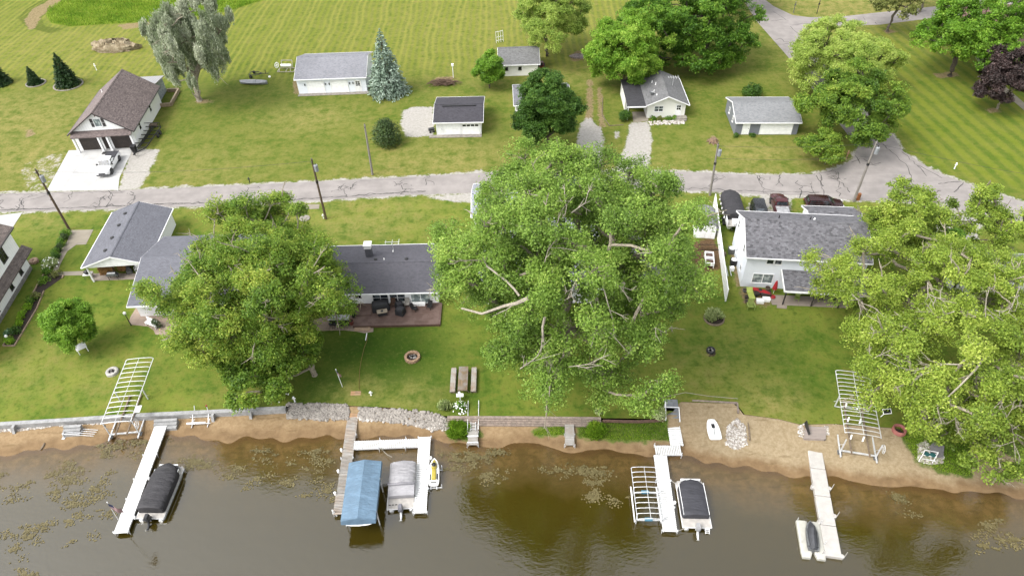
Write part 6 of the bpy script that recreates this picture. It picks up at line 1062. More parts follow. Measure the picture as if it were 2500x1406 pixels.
o, L, wd = canopy_frame('empty white canopy frame lift standing in the water left of the zig-zag dock', (1541, 1142), (1556, 1268), (1621, 1266), .45, 11, -2.2, (.4, .92), bunks=((.35, ALU), (.65, ALU)), gable=.22)
q = MB()
for f in (.4, .92): q.beam((L*f, 0, -.35), (L*f, wd, -.35), .1, .1)
q.build('cross_beam', ALU, o); q = MB()
for f in (.4, .92): q.beam((L*f, wd*.33, -.22), (L*f, wd*.62, -.22), .28, .16)
q.build('blue_pad', mat('sky_blue_pad', A(112, 176, 206), .1, 3, .6), o)
for y in (0, wd): q = MB(); q.beam((L*.3, y-.15, -.2), (L*.97, y-.15, -.2), .1, .12); q.build('side_rail', TRIM, o)
# jet skis
def jetski(label, bow_px, stern_px, z, hull, seat, covered=False):
    a, b = W(*stern_px, z), W(*bow_px, z); rz, L = frame_at(a, b); o = thing('jet_ski', label, 'jet ski', (a[0], a[1], 0), rz); prof = ((0, .46), (.12, .52), (.5, .52), (.75, .45), (.9, .28), (1, .05)); q = MB()
    q.loft([[(L*f, y*w_, z+zz+.1*f) for y, zz in ((0, -.28), (-.8, -.12), (-1, .05), (-.92, .16), (.92, .16), (1, .05), (.8, -.12))] for f, w_ in prof]); q.build('hull', hull, o, True); q = MB()
    if covered:
        q.loft([[(L*f, y*w_, z+zz*h) for y, zz in ((-1, .14), (-.9, .3), (-.4, .8), (0, 1), (.4, .8), (.9, .3), (1, .14))] for f, w_, h in ((.02, .38, .35), (.15, .46, .6), (.45, .46, .66), (.58, .4, .98), (.68, .42, .9), (.85, .32, .55), (.97, .1, .3))], True, False); q.build('cover', seat, o, True)
        for s_ in (-1, 1): q = MB(); q.loft([[(L*f, s_*(w_+d), z+zz) for d, zz in ((0, .18), (.05, .3), (-.05, .36), (-.1, .26))] for f, w_ in ((.1, .4), (.3, .46), (.6, .45), (.85, .28))]); q.build('side_panel', METAL, o)
    else:
        q.loft([[(L*f, y*w_, z+zz*h) for y, zz in ((-1, .3), (-.8, .85), (0, 1), (.8, .85), (1, .3))] for f, w_, h in ((.16, .2, .3), (.2, .24, .48), (.55, .22, .52), (.6, .15, .45))], True, False); q.build('seat', seat, o, True); q = MB(); q.loft([[(L*f, y*w_, z+h*zz) for y, zz in ((-1, .3), (-.7, .9), (0, 1), (.7, .9), (1, .3))] for f, w_, h in ((.58, .26, .55), (.66, .3, .72), (.8, .24, .5), (.96, .08, .26))], True, False); q.build('hood', seat, o, True)
        q = MB(); q.tube([(L*.6, -.36, z+.82), (L*.65, 0, z+.78), (L*.6, .36, z+.82)], .035, 6); q.lathe([(.2, -.02), (.22, .05), (.1, .14), (.02, .16)], (L*.65, 0, z+.66), 12); q.build('handlebar', BLACKP, o)
        for s_ in (-1, 1): q = MB(); q.box(L*.16, L*.56, *sorted((s_*.27, s_*.4)), z+.17, z+.2); q.build('footwell', BLACKP, o)
        q = MB(); q.tube([(L*.08, -.3, z+.24), (L*.05, 0, z+.26), (L*.08, .3, z+.24)], .05, 6); q.build('grab_rail', BLACKP, o)
    return o
jetski('white and yellow jet ski on a lift right of the white U-shaped dock', (1061, 1122), (1059, 1184), -.4, WHITEP, mat('yellow_seat', A(236, 214, 92), .08, 3, .5)); jetski('grey-covered jet ski parked on the drive-on float', (1976, 1274), (1986, 1344), -.42, METAL, mat('dark_ski_cover', A(84, 86, 92), .15, 3, .7), True)
a, b = W(1059, 1188, -.6), W(1060, 1150, -.6); rz, L = frame_at(a, b); o = thing('jet_ski_lift', 'small aluminium lift frame holding the white and yellow jet ski', 'lift', (a[0], a[1], 0), rz); q = MB()
for s_ in (-1, 1): q.beam((-.2, s_*.28, -.72), (2.4, s_*.28, -.72), .1, .1); q.beam((0, s_*.75, -2.), (0, s_*.75, -.3), .07, .07); q.beam((1.9, s_*.75, -2.), (1.9, s_*.75, .0), .07, .07)
for x in (0, 1.9): q.beam((x, -.75, -.8), (x, .75, -.8), .08, .08)
q.build('lift_frame', ALU, o)
# small sailing dinghy hull on the sand
a, b = W(1747, 1072, -.4), W(1736, 1025, -.3); rz, L = frame_at(a, b); o = thing('sailing_dinghy', 'small white dinghy hull lying on the sand near the cobble heap', 'boat', (a[0], a[1], -.5), rz); q = MB(); q.loft([[(L*f, y*w_, z) for y, z in ((-.7, 0), (-1, .2), (-.93, .32), (0, .36), (.93, .32), (1, .2), (.7, 0))] for f, w_ in ((0, .62), (.3, .66), (.6, .62), (.85, .5), (1, .34))]); q.build('hull', WHITEP, o, True); q = MB(); q.box(L*.52, L*.74, -.16, .16, .33, .375); q.build('cockpit', BLACKP, o); q = MB(); q.tube([(L*.1, .05, .38), (L*.5, 0, .39)], .03, 6); q.build('centreboard_slot', METAL, o)
# cradle parts on the left beach
o = thing('dock_ladder_frame', 'low silver pipe frame lying on the left beach beside the seawall steps', 'frame', G(160, 1056), R_(-4)); q = MB()
for k in range(4): q.beam((0, -.42+k*.28, .4-.05*k), (3.3, -.5+k*.28, .3-.05*k), .05, .05)
for x in (.02, .1): q.beam((x, -.45, .38), (x, .5, .25), .05, .05)
for x in (.1,): q.beam((x, -.6, -.1), (x, -.45, .4), .05, .05); q.box(x-.15, x+.15, -.75, -.5, -.1, -.04)
q.build('pipe', ALU, o)
o = thing('lift_cradle', 'small silver lift cradle with an upright red-capped handle on the sand by the seawall', 'lift', G(470, 1040), R_(2)); q = MB()
for y in (0, .9): q.beam((-.4, y, .35), (1.9, y, .35), .07, .07)
for x in (0, 1.6): q.beam((x, -.3, .1), (x, 1.1, .1), .07, .07); q.beam((x, 0, .1), (x, .9, .7), .05, .05)
q.beam((0, 1.1, .1), (.15, 1.6, 1.3), .06, .06); q.beam((1.5, 1.1, .1), (1.4, 1.5, 1.25), .06, .06); q.build('frame', ALU, o); q = MB(); q.lathe([(.09, -.06), (.11, 0), (.09, .07)], (1.4, 1.5, 1.28), 10); q.build('cap', mat('red_plastic', A(170, 60, 54), .1, 3, .5), o); q = MB(); q.box(-.5, 1.4, -.02, .16, .36, .42); q.build('bunk', TRIM, o)
o = thing('beach_rack', 'white folding rack with teal seats standing on the sand beside the cobbles', 'rack', G(2248, 1125), R_(-15)); q = MB()
for x in (0, 1.15):
    q.beam((x-.2, -.1, 0), (x, .35, 1.3), .05, .05); q.beam((x+.1, .9, 0), (x, .35, 1.3), .05, .05)
for y, z in ((.35, 1.3), (.15, .75), (.55, .75), (.0, .4)): q.beam((0, y, z), (1.15, y, z), .05, .05)
q.build('frame', TRIM, o); q = MB()
for x in (.3, .85): q.lathe([(.26, 0), (.28, .05), (.2, .07), (.02, .06)], (x, .35, .76), 12); 
q.build('seat', mat('teal_plastic', A(60, 128, 128), .1, 3, .5), o)
def rope(name, label, pts, r, m, cat='rope'):
    q = MB(); p0 = np.array(pts[0]); q.tube([tuple(np.array(p_)-p0) for p_ in pts], r, 5); o = tag(q.build(name, m), label, cat); o.location = tuple(p0); return o
def sagline(a, b, sag, n=9): return [tuple(np.array(a)+(np.array(b)-np.array(a))*k/n-np.array([0, 0, sag*math.sin(math.pi*k/n)])) for k in range(n+1)]
ROPE = mat('mooring_rope', A(214, 206, 190), .1, 5, .9); rope('mooring_rope', 'slack mooring rope from the white cross dock to the silver-covered pontoon boat', sagline(W(930, 1094, DZ), W(957, 1115, -.2), .25), .03, ROPE); rope('mooring_rope', 'bow mooring rope of the charcoal-covered pontoon boat', sagline(W(1634, 1166, DZ), W(1650, 1180, -.3), .1), .03, ROPE); rope('mooring_rope', 'stern mooring rope of the charcoal-covered pontoon boat', sagline(W(1654, 1295, DZ), W(1672, 1288, -.35), .1), .03, ROPE)
# ------------------------------------------------------------------ vehicles
TYRE = mat('tyre_rubber', (.012, .012, .012), .2, 8, .8); RIM = mat('alloy_rim', A(150, 150, 152), .1, 5, .35, .6); CARGL = glass('car_glass', (.012, .014, .016), (.05, .06, .07)); CHROME = mat('chrome_trim', A(170, 170, 174), .1, 6, .25, .8); LAMPG = mat('headlamp_glass', (.6, .62, .62), .1, 8, .15); TAIL = mat('tail_lamp', (.25, .01, .01), .1, 5, .3)
def wheel(o, x, y, r=.38, w=.26, name='wheel'):
    s_ = 1 if y > 0 else -1; q = MB(); q.loft([[(x+rr*math.cos(a), y+yy, r+rr*math.sin(a)) for a in [2*math.pi*k/18 for k in range(18)]] for rr, yy in ((r*.62, -w/2), (r*.96, -w/2), (r, -w/2+.03), (r, w/2-.03), (r*.96, w/2), (r*.62, w/2))]); t_ = q.build(name, TYRE, o, True); q = MB(); q.disc((x, y+s_*(w/2-.02), r), r*.6, (0, 1, 0), .05, 14)
    for k in range(5): a = 2*math.pi*k/5; q.beam((x, y+s_*(w/2+.008), r), (x+r*.55*math.cos(a), y+s_*(w/2+.008), r+r*.55*math.sin(a)), .08, .03)
    q.build('rim', RIM, t_)
def car(name, label, loc, rz, paint, L=4.8, W_=1.85, H=1.5, kind_='suv', cover=None, glassroof=False, wr=.36):
    """x towards the bonnet, origin on the ground under the middle"""
    o = thing(name, label, 'pickup' if kind_ == 'pickup' else 'car', loc, rz); h = W_/2; belt = H*.6; q = MB()
    hood = .62*belt+.38*H*.72 if kind_ != 'pickup' else belt
    st_ = [(-L/2, .84, .45, belt*.92), (-L/2+.12, .94, .3, belt), (-L*.3, 1, .26, belt), (0, 1, .26, belt), (L*.22, 1, .26, belt*.985), (L*.36, .98, .26, belt*.93), (L/2-.15, .9, .28, belt*.86), (L/2, .74, .42, belt*.7)]
    q.loft([[(x, y*h*w_, z) for y, z in ((-.86, zb), (-1, zb+.18), (-1.0, zt*.72), (-.95, zt*.97), (-.6, zt+.03), (0, zt+.045), (.6, zt+.03), (.95, zt*.97), (1.0, zt*.72), (1, zb+.18), (.86, zb))] for x, w_, zb, zt in st_]); body = q.build('body', paint, o, True)
    cab = dict(suv=(-L*.46, -L*.42, L*.08, L*.24), sedan=(-L*.36, -L*.2, L*.06, L*.22), pickup=(-L*.1, -L*.06, L*.13, L*.25))[kind_]
    q = MB(); x0, x1, x2, x3 = cab
    def ring(x, wk, z): return [(x, -h*wk, belt+.0), (x, -h*wk*.97, z*.5+belt*.5), (x, -h*wk*.8, z), (x, 0, z+.03), (x, h*wk*.8, z), (x, h*wk*.97, z*.5+belt*.5), (x, h*wk, belt)]
    q.loft([ring(x0, .9, belt+.06), ring(x1, .93, H*.97), ring((x1+x2)/2, .95, H), ring(x2, .93, H*.97), ring(x3, .9, belt+.05)], True); q.build('cabin', paint, o, True)
    for nm, pts in (('windscreen', [(x3-.06, -h*.78, belt+.13), (x3-.06, h*.78, belt+.13), (x2+.06, h*.7, H*.95), (x2+.06, -h*.7, H*.95)]), ('rear_window', [(x0+.02, h*.72, belt+.2), (x0+.02, -h*.72, belt+.2), (x1-.03, -h*.64, H*.93), (x1-.03, h*.64, H*.93)])):
        q = MB(); sg = .035 if nm == 'windscreen' else -.035; q.add(pts+[(x+sg, y, z+.03) for x, y, z in pts], [(0, 1, 2, 3), (7, 6, 5, 4), (0, 4, 5, 1), (1, 5, 6, 2), (2, 6, 7, 3), (3, 7, 4, 0)]); q.build(nm, CARGL, o)
    n = 2 if kind_ != 'suv' else 3
    for s_ in (-1, 1):
        for k in range(n):
            a, b = x1+(x2-x1)*(k/n)+.07, x1+(x2-x1)*((k+1)/n)-.05; a2 = a if k else a-.1; b2 = b if k < n-1 else b+.35*(x3-x2)
            q = MB(); q.add([(a2, s_*h*.955, belt+.07), (b2, s_*h*.955, belt+.07), (b, s_*h*.83, H*.93), (a, s_*h*.83, H*.93), (a2, s_*h*.9, belt+.07), (b2, s_*h*.9, belt+.07), (b, s_*h*.78, H*.93), (a, s_*h*.78, H*.93)], [(0, 1, 2, 3), (7, 6, 5, 4), (0, 4, 5, 1), (1, 5, 6, 2), (2, 6, 7, 3), (3, 7, 4, 0)]); q.build('side_window', CARGL, o)
        wheel(o, L*.31, s_*(h-.1), wr); wheel(o, -L*.3, s_*(h-.1), wr)
        q = MB(); q.cbox((L/2-.13, s_*h*.62, belt*.74), .16, .34, .17, -s_*.35); q.build('headlight', LAMPG, o); q = MB(); q.box(-L/2-.015, -L/2+.1, *sorted((s_*h*.6, s_*h*.86)), belt*.62, belt*.86); q.build('tail_light', TAIL, o); q = MB(); q.box(x2+.25, x2+.42, *sorted((s_*h*.98, s_*(h+.2))), belt+.02, belt+.2); q.build('mirror', paint if kind_ != 'pickup' else DKMETAL, o)
        if wr: 
            for xw in (L*.31, -L*.3): q = MB(); q.disc((xw, s_*(h*.99), wr), wr*1.18, (0, 1, 0), .05, 18); q.build('wheel_arch', BLACKP, o)
    q = MB(); q.box(L/2-.09, L/2+.02, -h*.5, h*.5, belt*.48, belt*.74); q.build('grille', BLACKP if kind_ != 'pickup' else CHROME, o); q = MB(); q.box(L/2-.1, L/2+.07, -h*.86, h*.86, .32, .52); q.build('bumper', CHROME if kind_ == 'pickup' else paint, o)
    if kind_ == 'pickup': q = MB(); q.box(L/2-.0, L/2+.03, -h*.46, h*.46, belt*.56, belt*.64); q.build('grille_bar', BLACKP, o)
    if cover is not None: q = MB(); q.box(-L/2+.1, x0-.03, -h*.86, h*.86, belt+.03, belt+.075); q.build('bed_cover', cover, o)
    return o
PWHITE = mat('white_car_paint', (.8, .8, .8), .03, 2, .25); PMAR = mat('maroon_car_paint', A(96, 42, 48), .1, 2, .25); PBLK = mat('black_car_paint', (.012, .013, .015), .1, 2, .2); PDKM = mat('dark_maroon_paint', A(64, 30, 34), .1, 2, .22); PBLU = mat('slate_car_paint', A(92, 104, 118), .1, 2, .3)
a, b = W(256, 431), W(285, 376); c = (W(246, 430)+W(297, 388))/2; c = W(269, 409)
car('pickup_truck', 'white pickup with a dark bed cover parked on the white driveway', (*c[:2], .03), head(W(286, 383), W(257, 431)), PWHITE, 5.75, 1.98, 1.82, 'pickup', mat('bed_tonneau', A(70, 70, 76), .1, 3, .8), wr=.42)
c = W(1852, 528); car('suv', 'black car nose-in behind the two-storey house, left of the maroon truck', (*c[:2], 0), R_(-96), PBLK, 4.6, 1.85, 1.65, 'suv')
c = W(1902, 514); car('pickup_truck', 'maroon pickup with a pale loaded bed, nose to the lane behind the two-storey house', (*c[:2], 0), R_(84), PMAR, 5.5, 1.95, 1.8, 'pickup', mat('pale_bed_load', A(206, 206, 208), .2, 3, .6), wr=.4)
c = W(2008, 505); car('sedan', 'very dark maroon car parked crosswise behind the back garage', (*c[:2], 0), R_(-6), PDKM, 5.0, 1.88, 1.5, 'suv')
c = W(1418, 455); car('suv', 'slate-blue car glimpsed on the lane through the cottonwood', (*c[:2], .02), R_(0), PBLU, 4.6, 1.85, 1.5, 'suv')
# shrink-wrapped pontoon on a trailer
a, b = W(1798, 553, 1.0), W(1778, 478, 1.0); rz, L = frame_at(a, b); o = thing('trailered_boat', 'pontoon boat under a black cover on a trailer behind the white fence', 'boat', (*a[:2], 0), rz); 
for s_ in (-1, 1): q = MB(); q.tube([(0, s_*.9, .85), (L*.85, s_*.9, .85), (L+.1, s_*.9, 1.05)], [.3, .3, .05], 12); q.build('pontoon', PONT, o, True)
q = MB(); q.box(-.3, L*.98, -1.25, 1.25, 1.17, 1.25); q.build('deck', CREAM, o); q = cover_loft(1.1, L, lambda f: 1., 2.55, 1.2, .95, 1.2, bow=.2); q.build('boat_cover', CVBLK, o, True); q = MB()
for s_ in (-1, 1): q.box(-.2, 1.2, *sorted((s_*1.2, s_*1.24)), 1.26, 1.85)
q.box(-.3, .9, -.55, .55, 1.26, 1.6); q.build('fence_panel', TRIM, o); outboard(o, -.3, 0, 1.25, BLKP, BLKP); q = MB()
for y in (-.5, .5): q.beam((-.1, y, .5), (L+.9, 0 if False else y*.3, .5), .1, .12)
for x in (1.2, 2.2): q.beam((x, -1.2, .45), (x, 1.2, .45), .08, .08)
q.build('trailer_frame', METAL, o)
for x in (1.6, 2.5):
    for s_ in (-1, 1): wheel(o, x, s_*1.25, .3, .2)
for k in range(5): 
    q = MB(); q.lathe([(.02, -.14), (.1, -.1), (.1, .1), (.02, .14)], (1.6+k*1.0, 1.36, 1.25), 8); q.build('fender', WHITEP, o)
q = MB(); q.tube([(-.3, -.9, 1.25), (-.3, -.9, 2.0), (-.3, -.4, 2.05), (-.3, -.4, 1.25)], .03, 6); q.tube([(.4, -1.2, 1.9), (-.1, -1.2, 2.1), (-.3, -.9, 2.0)], .03, 6); q.build('rail', TRIM, o)
# utility trailer beside the garage house
a, b = W(334, 381), W(378, 320); rz, L = frame_at(a, b); o = thing('utility_trailer', 'long black steel trailer frame parked beside the brown-roofed garage house', 'trailer', (*a[:2], 0), rz); q = MB(); w_ = 1.25
for y in (-w_, -.15, .15, w_): q.beam((1.2, y, .75), (L, y, .75), .12, .14)
for k in range(6): x = 1.2+(L-1.2)*k/5; q.beam((x, -w_, .8), (x, w_, .8), .1, .1)
for s_ in (-1, 1): q.beam((1.2, s_*w_, .72), (-.4, 0, .65), .11, .11); q.beam((L-.1, s_*w_, .7), (L-.1, s_*w_, 1.5), .08, .08)
q.beam((L-.1, -w_, 1.5), (L-.1, w_, 1.5), .08, .08); q.build('frame', BLACKP, o)
q = MB(); q.tube([(-.2, 0, .1), (-.2, 0, .9)], .06, 8); q.disc((-.55, 0, .6), .12, (1, 0, 0), .2, 8); q.build('jockey_wheel', DKMETAL, o); q = MB()
for k in range(9): q.box(1.3+(L-1.4)*k/9, 1.3+(L-1.4)*k/9+.16, -.14, .14, .84, .88)
q.build('walkway', DKMETAL, o)
for x in (L*.72, L*.84):
    for s_ in (-1, 1): wheel(o, x, s_*(w_+.16), .36, .22)
# field: canoe, small trailer, old lift
a, b = W(586, 200, .3), W(652, 201, .3); rz, L = frame_at(a, b); o = thing('rowing_boat', 'pale grey covered rowing boat lying in the field beside the black trailer', 'boat', (*a[:2], 0), rz); q = MB(); q.loft([[(L*f, y*w2_, z) for y, z in ((-.55, .0), (-1, .42), (-.6, .55), (0, .62), (.6, .55), (1, .42), (.55, .0))] for f, w2_ in ((0, .12), (.06, .4), (.25, .66), (.5, .74), (.75, .66), (.94, .42), (1, .2))]); q.build('hull', mat('silver_tarp_hull', A(196, 198, 204), .12, 2, .45), o, True); q = MB(); q.tube([(L*.62, -.72, .46), (L*.6, 0, .66), (L*.57, .72, .46)], .025, 5); q.build('strap', DKMETAL, o)
def bar_trailer(): 
    a, b = W(612, 186), W(655, 186); rz, L = frame_at(a, b); o = thing('boat_trailer', 'small empty black boat trailer in the left field', 'trailer', (*a[:2], 0), rz); q = MB()
    for y in (-.7, .7): q.beam((0, y, .5), (L*.45, y*.9, .5), .08, .1); q.beam((L*.45, y*.9, .5), (L*.7, 0, .5), .08, .1)
    q.beam((L*.3, 0, .5), (L*1.05, 0, .5), .09, .1); q.beam((0, -.7, .5), (0, .7, .5), .08, .08); q.beam((L*.9, 0, .5), (L*.9, 0, 1.2), .07, .07); q.build('frame', BLACKP, o)
    for y in (-.95, .95): wheel(o, L*.12, y, .28, .18)
    q = MB(); q.lathe([(.2, 0), (.22, .18), (.02, .2)], (L*1.12, -.5, 0), 10); q.build('bucket', WHITEP, o)
bar_trailer()
o = thing('old_boat_lift', 'old white boat lift frame with a wheel, lying at the end of the wide garage', 'boat lift', W(678, 180), R_(-3)); q = MB()
for y in (0, 1.6): q.beam((0, y, .3), (3.0, y, .3), .1, .1)
for x in (0, 1.5, 3.0): q.beam((x, 0, .3), (x, 1.6, .3), .1, .1)
for x in (.4, 2.4): q.beam((x, 1.6, .3), (x, 2.2, 1.5), .1, .1); q.beam((x, 0, .3), (x, .5, .8), .08, .08)
q.beam((.4, 2.2, 1.5), (2.4, 2.2, 1.5), .12, .12); q.build('frame', mat('cream_metal', A(214, 206, 190), .15, 4, .5), o); q = MB(); q.tube([(.3, 1.7, .75), (2.2, 1.7, .75)], .26, 10); q.build('float_tank', WHITEP, o); q = MB()
for k in range(18): a0, a1 = 2*math.pi*k/18, 2*math.pi*(k+1)/18; q.beam((-.35+.5*math.cos(a0)*.4, 1.4+.5*math.cos(a0)*.9, .95+.5*math.sin(a0)), (-.35+.5*math.cos(a1)*.4, 1.4+.5*math.cos(a1)*.9, .95+.5*math.sin(a1)), .07, .07)
for k in range(3): a0 = math.pi*k/3; q.beam((-.35-.2*math.cos(a0), 1.4-.45*math.cos(a0), .95-.5*math.sin(a0)), (-.35+.2*math.cos(a0), 1.4+.45*math.cos(a0), .95+.5*math.sin(a0)), .05, .05)
q.build('wheel', TRIM, o)
# ------------------------------------------------------------------ poles and wires
POLE = planks('pole_wood', A(132, 112, 92), .09, 'x', .2); POLEL = planks('pale_pole_wood', A(186, 178, 170), .09, 'x', .15); TRF = mat('transformer_grey', A(190, 194, 198), .08, 4, .45)
ends = {}
def pole(label, base, top, m, kit=1, arm=False):
    g = W(*base); lo, hi = 0., 20.
    for _ in range(40):
        k = (lo+hi)/2
        if P(g+[0, 0, k])[1] > top[1]: lo = k
        else: hi = k
    h = lo; s = P(g+[0, 0, h]); dx = (top[0]-s[0])/s[2]; o = thing('utility_pole', label, 'utility pole', g, 0); q = MB(); q.tube([(0, 0, -.3), (dx*.5, 0, h*.5), (dx, 0, h)], [.17, .145, .11], 10); q.build('pole', m, o)
    if kit: q = MB(); q.lathe([(.24, -.55), (.26, -.5), (.26, .35), (.2, .42), (.03, .46)], (dx+.36, -.1, h-1.2), 14); t_ = q.build('transformer', TRF, o); q = MB(); q.lathe([(.04, 0), (.06, .06), (.03, .2)], (dx+.36, -.1, h-.74), 8); q.build('bushing', BLACKP, t_); q = MB(); q.lathe([(.18, 0), (.18, .35)], (dx*.6, 0, h*.62), 10); q.build('pole_band', BLACKP, o)
    q = MB(); q.box(dx-.06, dx+.06, -.35, .35, h-.35, h-.25); q.lathe([(.05, 0), (.07, .1), (.03, .18)], (dx, 0, h), 8)
    q.build('crossarm', CHROME, o); ends[base] = g+np.array([dx, 0, h]); return o
pole('brown utility pole with a dark transformer cluster beside the concrete pad at the left', (169.6, 561), (87, 415), POLE); pole('brown utility pole with a grey transformer, standing before the lane in the centre-left', (796, 535), (760.4, 389), POLE); q_ = pole('bare leaning pole with no fittings on the lawn beside the round dark bush', (909.5, 427), (890, 305), POLEL, 0); pole('pale utility pole with a grey transformer beside the black-covered trailer boat', (1733, 477), (1753.4, 352), POLEL); pole('pale utility pole with an orange guard at its foot near the lane junction', (2083.5, 492), (2141, 346), POLEL)
q = MB(); q.lathe([(.24, 0), (.24, 1.0), (.2, 1.05)], (0, 0, 0), 10); c = W(2094, 488); o = tag(q.build('pole_guard', mat('orange_mesh', A(206, 130, 76), .2, 3, .8)), 'orange mesh guard beside the pole near the lane junction', 'guard'); o.location = tuple(c)
WIRE = mat('overhead_wire', (.03, .03, .03), .1, 3, .6); ks = list(ends); 
def wire(label, a, b, dz, sag): rope('overhead_wire', label, sagline(a-np.array([0, 0, dz]), b-np.array([0, 0, dz]), sag, 14), .016, WIRE, 'wire')
wire('overhead wire from the left pole to the centre-left pole', ends[ks[0]], ends[ks[1]], .3, .7); wire('overhead wire between the two right-hand pale poles', ends[ks[3]], ends[ks[4]], .3, .35); wire('lower overhead wire between the two right-hand pale poles', ends[ks[3]], ends[ks[4]], 2.2, .35); wire('overhead wire leaving the junction pole for the right border', ends[ks[4]], W(2900, 470, 8.5), .3, .8)
# ------------------------------------------------------------------ garden and yard things
# white privacy fence
a, b = W(1744, 562)*0+W(1746, 575), W(1771, 735); a = W(1749, 562); rz, L = frame_at(a, b)
a = b+(a-b)/L*19.0; rz, L = frame_at(a, b); o = thing('privacy_fence', 'tall white plastic privacy fence left of the two-storey house', 'fence', (*a[:2], 0), rz); n = 8
for k in range(n): q = MB(); x0 = L*k/n; q.box(x0+.07, L*(k+1)/n-.07, -.025, .025, .06, 1.78); q.box(x0+.07, L*(k+1)/n-.07, -.04, .04, 1.785, 1.87); q.box(x0+.07, L*(k+1)/n-.07, -.04, .04, .0, .055); q.build('panel', mat('white_vinyl', (.8, .8, .8), .03, 2, .4), o)
for k in range(n+1): q = MB(); x0 = L*k/n; q.box(x0-.065, x0+.065, -.065, .065, -.1, 1.92); q.lathe([(.09, 1.92), (.02, 2.0)], (x0, 0, 0), 4); q.build('post', TRIM, o)
# picnic set
def boards(q, x0, x1, y0, y1, z, n, th=.05):
    for k in range(n): q.box(x0, x1, y0+(y1-y0)*k/n+.008, y0+(y1-y0)*(k+1)/n-.008, z-th, z)
PICN = planks('picnic_boards', A(176, 150, 120), .14, 'y', .22, A(180, 172, 164)); BENB = planks('bench_boards', A(206, 182, 160), .16, 'y', .15, A(216, 210, 200))
a, b = W(1129, 964), W(1132, 906); rz, L = frame_at(a, b); o = thing('picnic_table', 'weathered plank picnic table on the lawn edge between its two benches', 'table', (*a[:2], 0), rz); q = MB(); boards(q, .1, L, -.55, .45, .78, 7); q.build('tabletop', PICN, o); q = MB(); q.box(.0, .09, -.55, .45, .66, .76); q.build('apron', WOODR, o)
for x in (.35, L-.4):
    for s_ in (-1, 1): q = MB(); q.beam((x, s_*.62-.05, 0), (x, s_*.22-.05, .72), .09, .06); q.build('leg', WOODR, o)
for lb, s_, yy in (('left-hand pale plank bench of the picnic table', 1, 1.02), ('right-hand pale plank bench of the picnic table', -1, -1.15)):
    c = a[:2]+np.array([-math.sin(rz), math.cos(rz)])*yy; e = thing('bench', lb, 'bench', (*c, 0), rz); q = MB(); boards(q, .1, L+.15, -.24, .24, .46, 3); q.build('seat', BENB, e); q = MB(); q.box(.15, L+.1, -.28, -.245, .15, .42); q.box(.15, L+.1, .245, .28, .15, .42); q.build('side_board', BENB, e)
    for x in (.3, L-.2): q = MB(); q.box(x, x+.1, -.2, .2, 0, .41); q.build('leg', WOODR, e)
c = W(1124, 977); o = thing('bird_stand', 'small white tray on a post in front of the picnic table', 'stand', (*c[:2], 0), R_(2)); q = MB(); q.tube([(0, 0, 0), (0, 0, .8)], .05, 6); q.build('post', TRIM, o); q = MB(); q.box(-.36, .36, -.2, .2, .8, .86); q.build('tray', WHITEP, o); q = MB(); q.lathe([(.02, 0), (.12, .04), (.14, .12), (.08, .22), (.02, .25)], (-.05, .32, .75), 12); q.build('globe', WHITEP, o, True)
# fire pits and rings
def ring(name, label, cat, at, r, w_, h, m, inner, nst=0, ash=None):
    g = G(*at); o = thing(name, label, cat, g, random.random()); 
    q = MB()
    if nst:
        for row in range(2):
            for k in range(nst): a0 = 2*math.pi*(k+.5*row)/nst; q.cbox((r*math.cos(a0), r*math.sin(a0), h*(row+.5)/2), w_, 2*math.pi*r/nst*.93, h/2*.96, a0)
    else: q.loft([[((r+d)*math.cos(a), (r+d)*math.sin(a), z) for a in [2*math.pi*k/28 for k in range(28)]] for d, z in ((-w_/2, .02), (-w_/2, h*.85), (-w_*.2, h), (w_*.2, h), (w_/2, h*.8), (w_*.6, 0))], False)
    q.build('ring', m, o, not nst); q = MB(); q.lathe([(r-w_*.4, .03), (.02, .035)], (0, 0, 0), 20); q.build('bed', inner, o)
    if ash: 
        q = MB()
        for k in range(9): a0 = random.random()*6.3; rr = random.random()*r*.5; q.cbox((rr*math.cos(a0), rr*math.sin(a0), .1), random.uniform(.25, .6), .12, .1, random.random()*3)
        q.build('ashes', ash, o)
    return o
SOIL = mat('dark_soil', A(70, 56, 46), .25, 6, .95, fine=.3); ASHM = mat('pale_ash', A(214, 210, 204), .2, 6, .95, fine=.3)
ring('fire_pit', 'round tan stone fire pit with pale ashes on the dark green lawn', 'fire pit', (1007, 874), .72, .26, .34, mat('tan_block', A(206, 170, 136), .2, 3, .85, fine=.2), SOIL, 16, ASHM); ring('tractor_tyre_ring', 'white-painted tyre used as a fire ring beside the left canopy frame', 'fire ring', (275, 909), .5, .3, .32, mat('white_tyre_paint', A(226, 222, 214), .12, 5, .7), SOIL, 0, ASHM); ring('fire_ring', 'small dark fire ring on worn lawn in front of the round planter', 'fire ring', (1735, 857), .42, .12, .3, DKMETAL, SOIL, 0, ASHM); ring('fire_ring', 'salmon-pink ring of a fire pit on the right-hand sand', 'fire ring', (2194, 1052), .55, .2, .42, mat('salmon_paint', A(206, 128, 118), .12, 4, .7), SOIL); ring('lawn_planter', 'round timber-edged planter holding the variegated hosta', 'planter', (1743, 778), 1.12, .12, .22, WOODR, SOIL)
q = MB(); q.cbox((0, 0, .06), .7, .09, .09, .2); q.cbox((.3, .1, .06), .5, .08, .08, .9); c = G(1738, 868); o = tag(q.build('firewood_log', mat('charred_log', A(104, 80, 66), .2, 5, .9)), 'short charred logs on the grass by the small dark fire ring', 'logs'); o.location = tuple(c)
c = W(203, 856); o = thing('lawn_table', 'white square lawn table tilted beside the small round maple', 'table', (*c[:2], 0), R_(38)); q = MB(); boards(q, -.55, .55, -.55, .55, .72, 5, .04); q.build('tabletop', WHITEP, o)
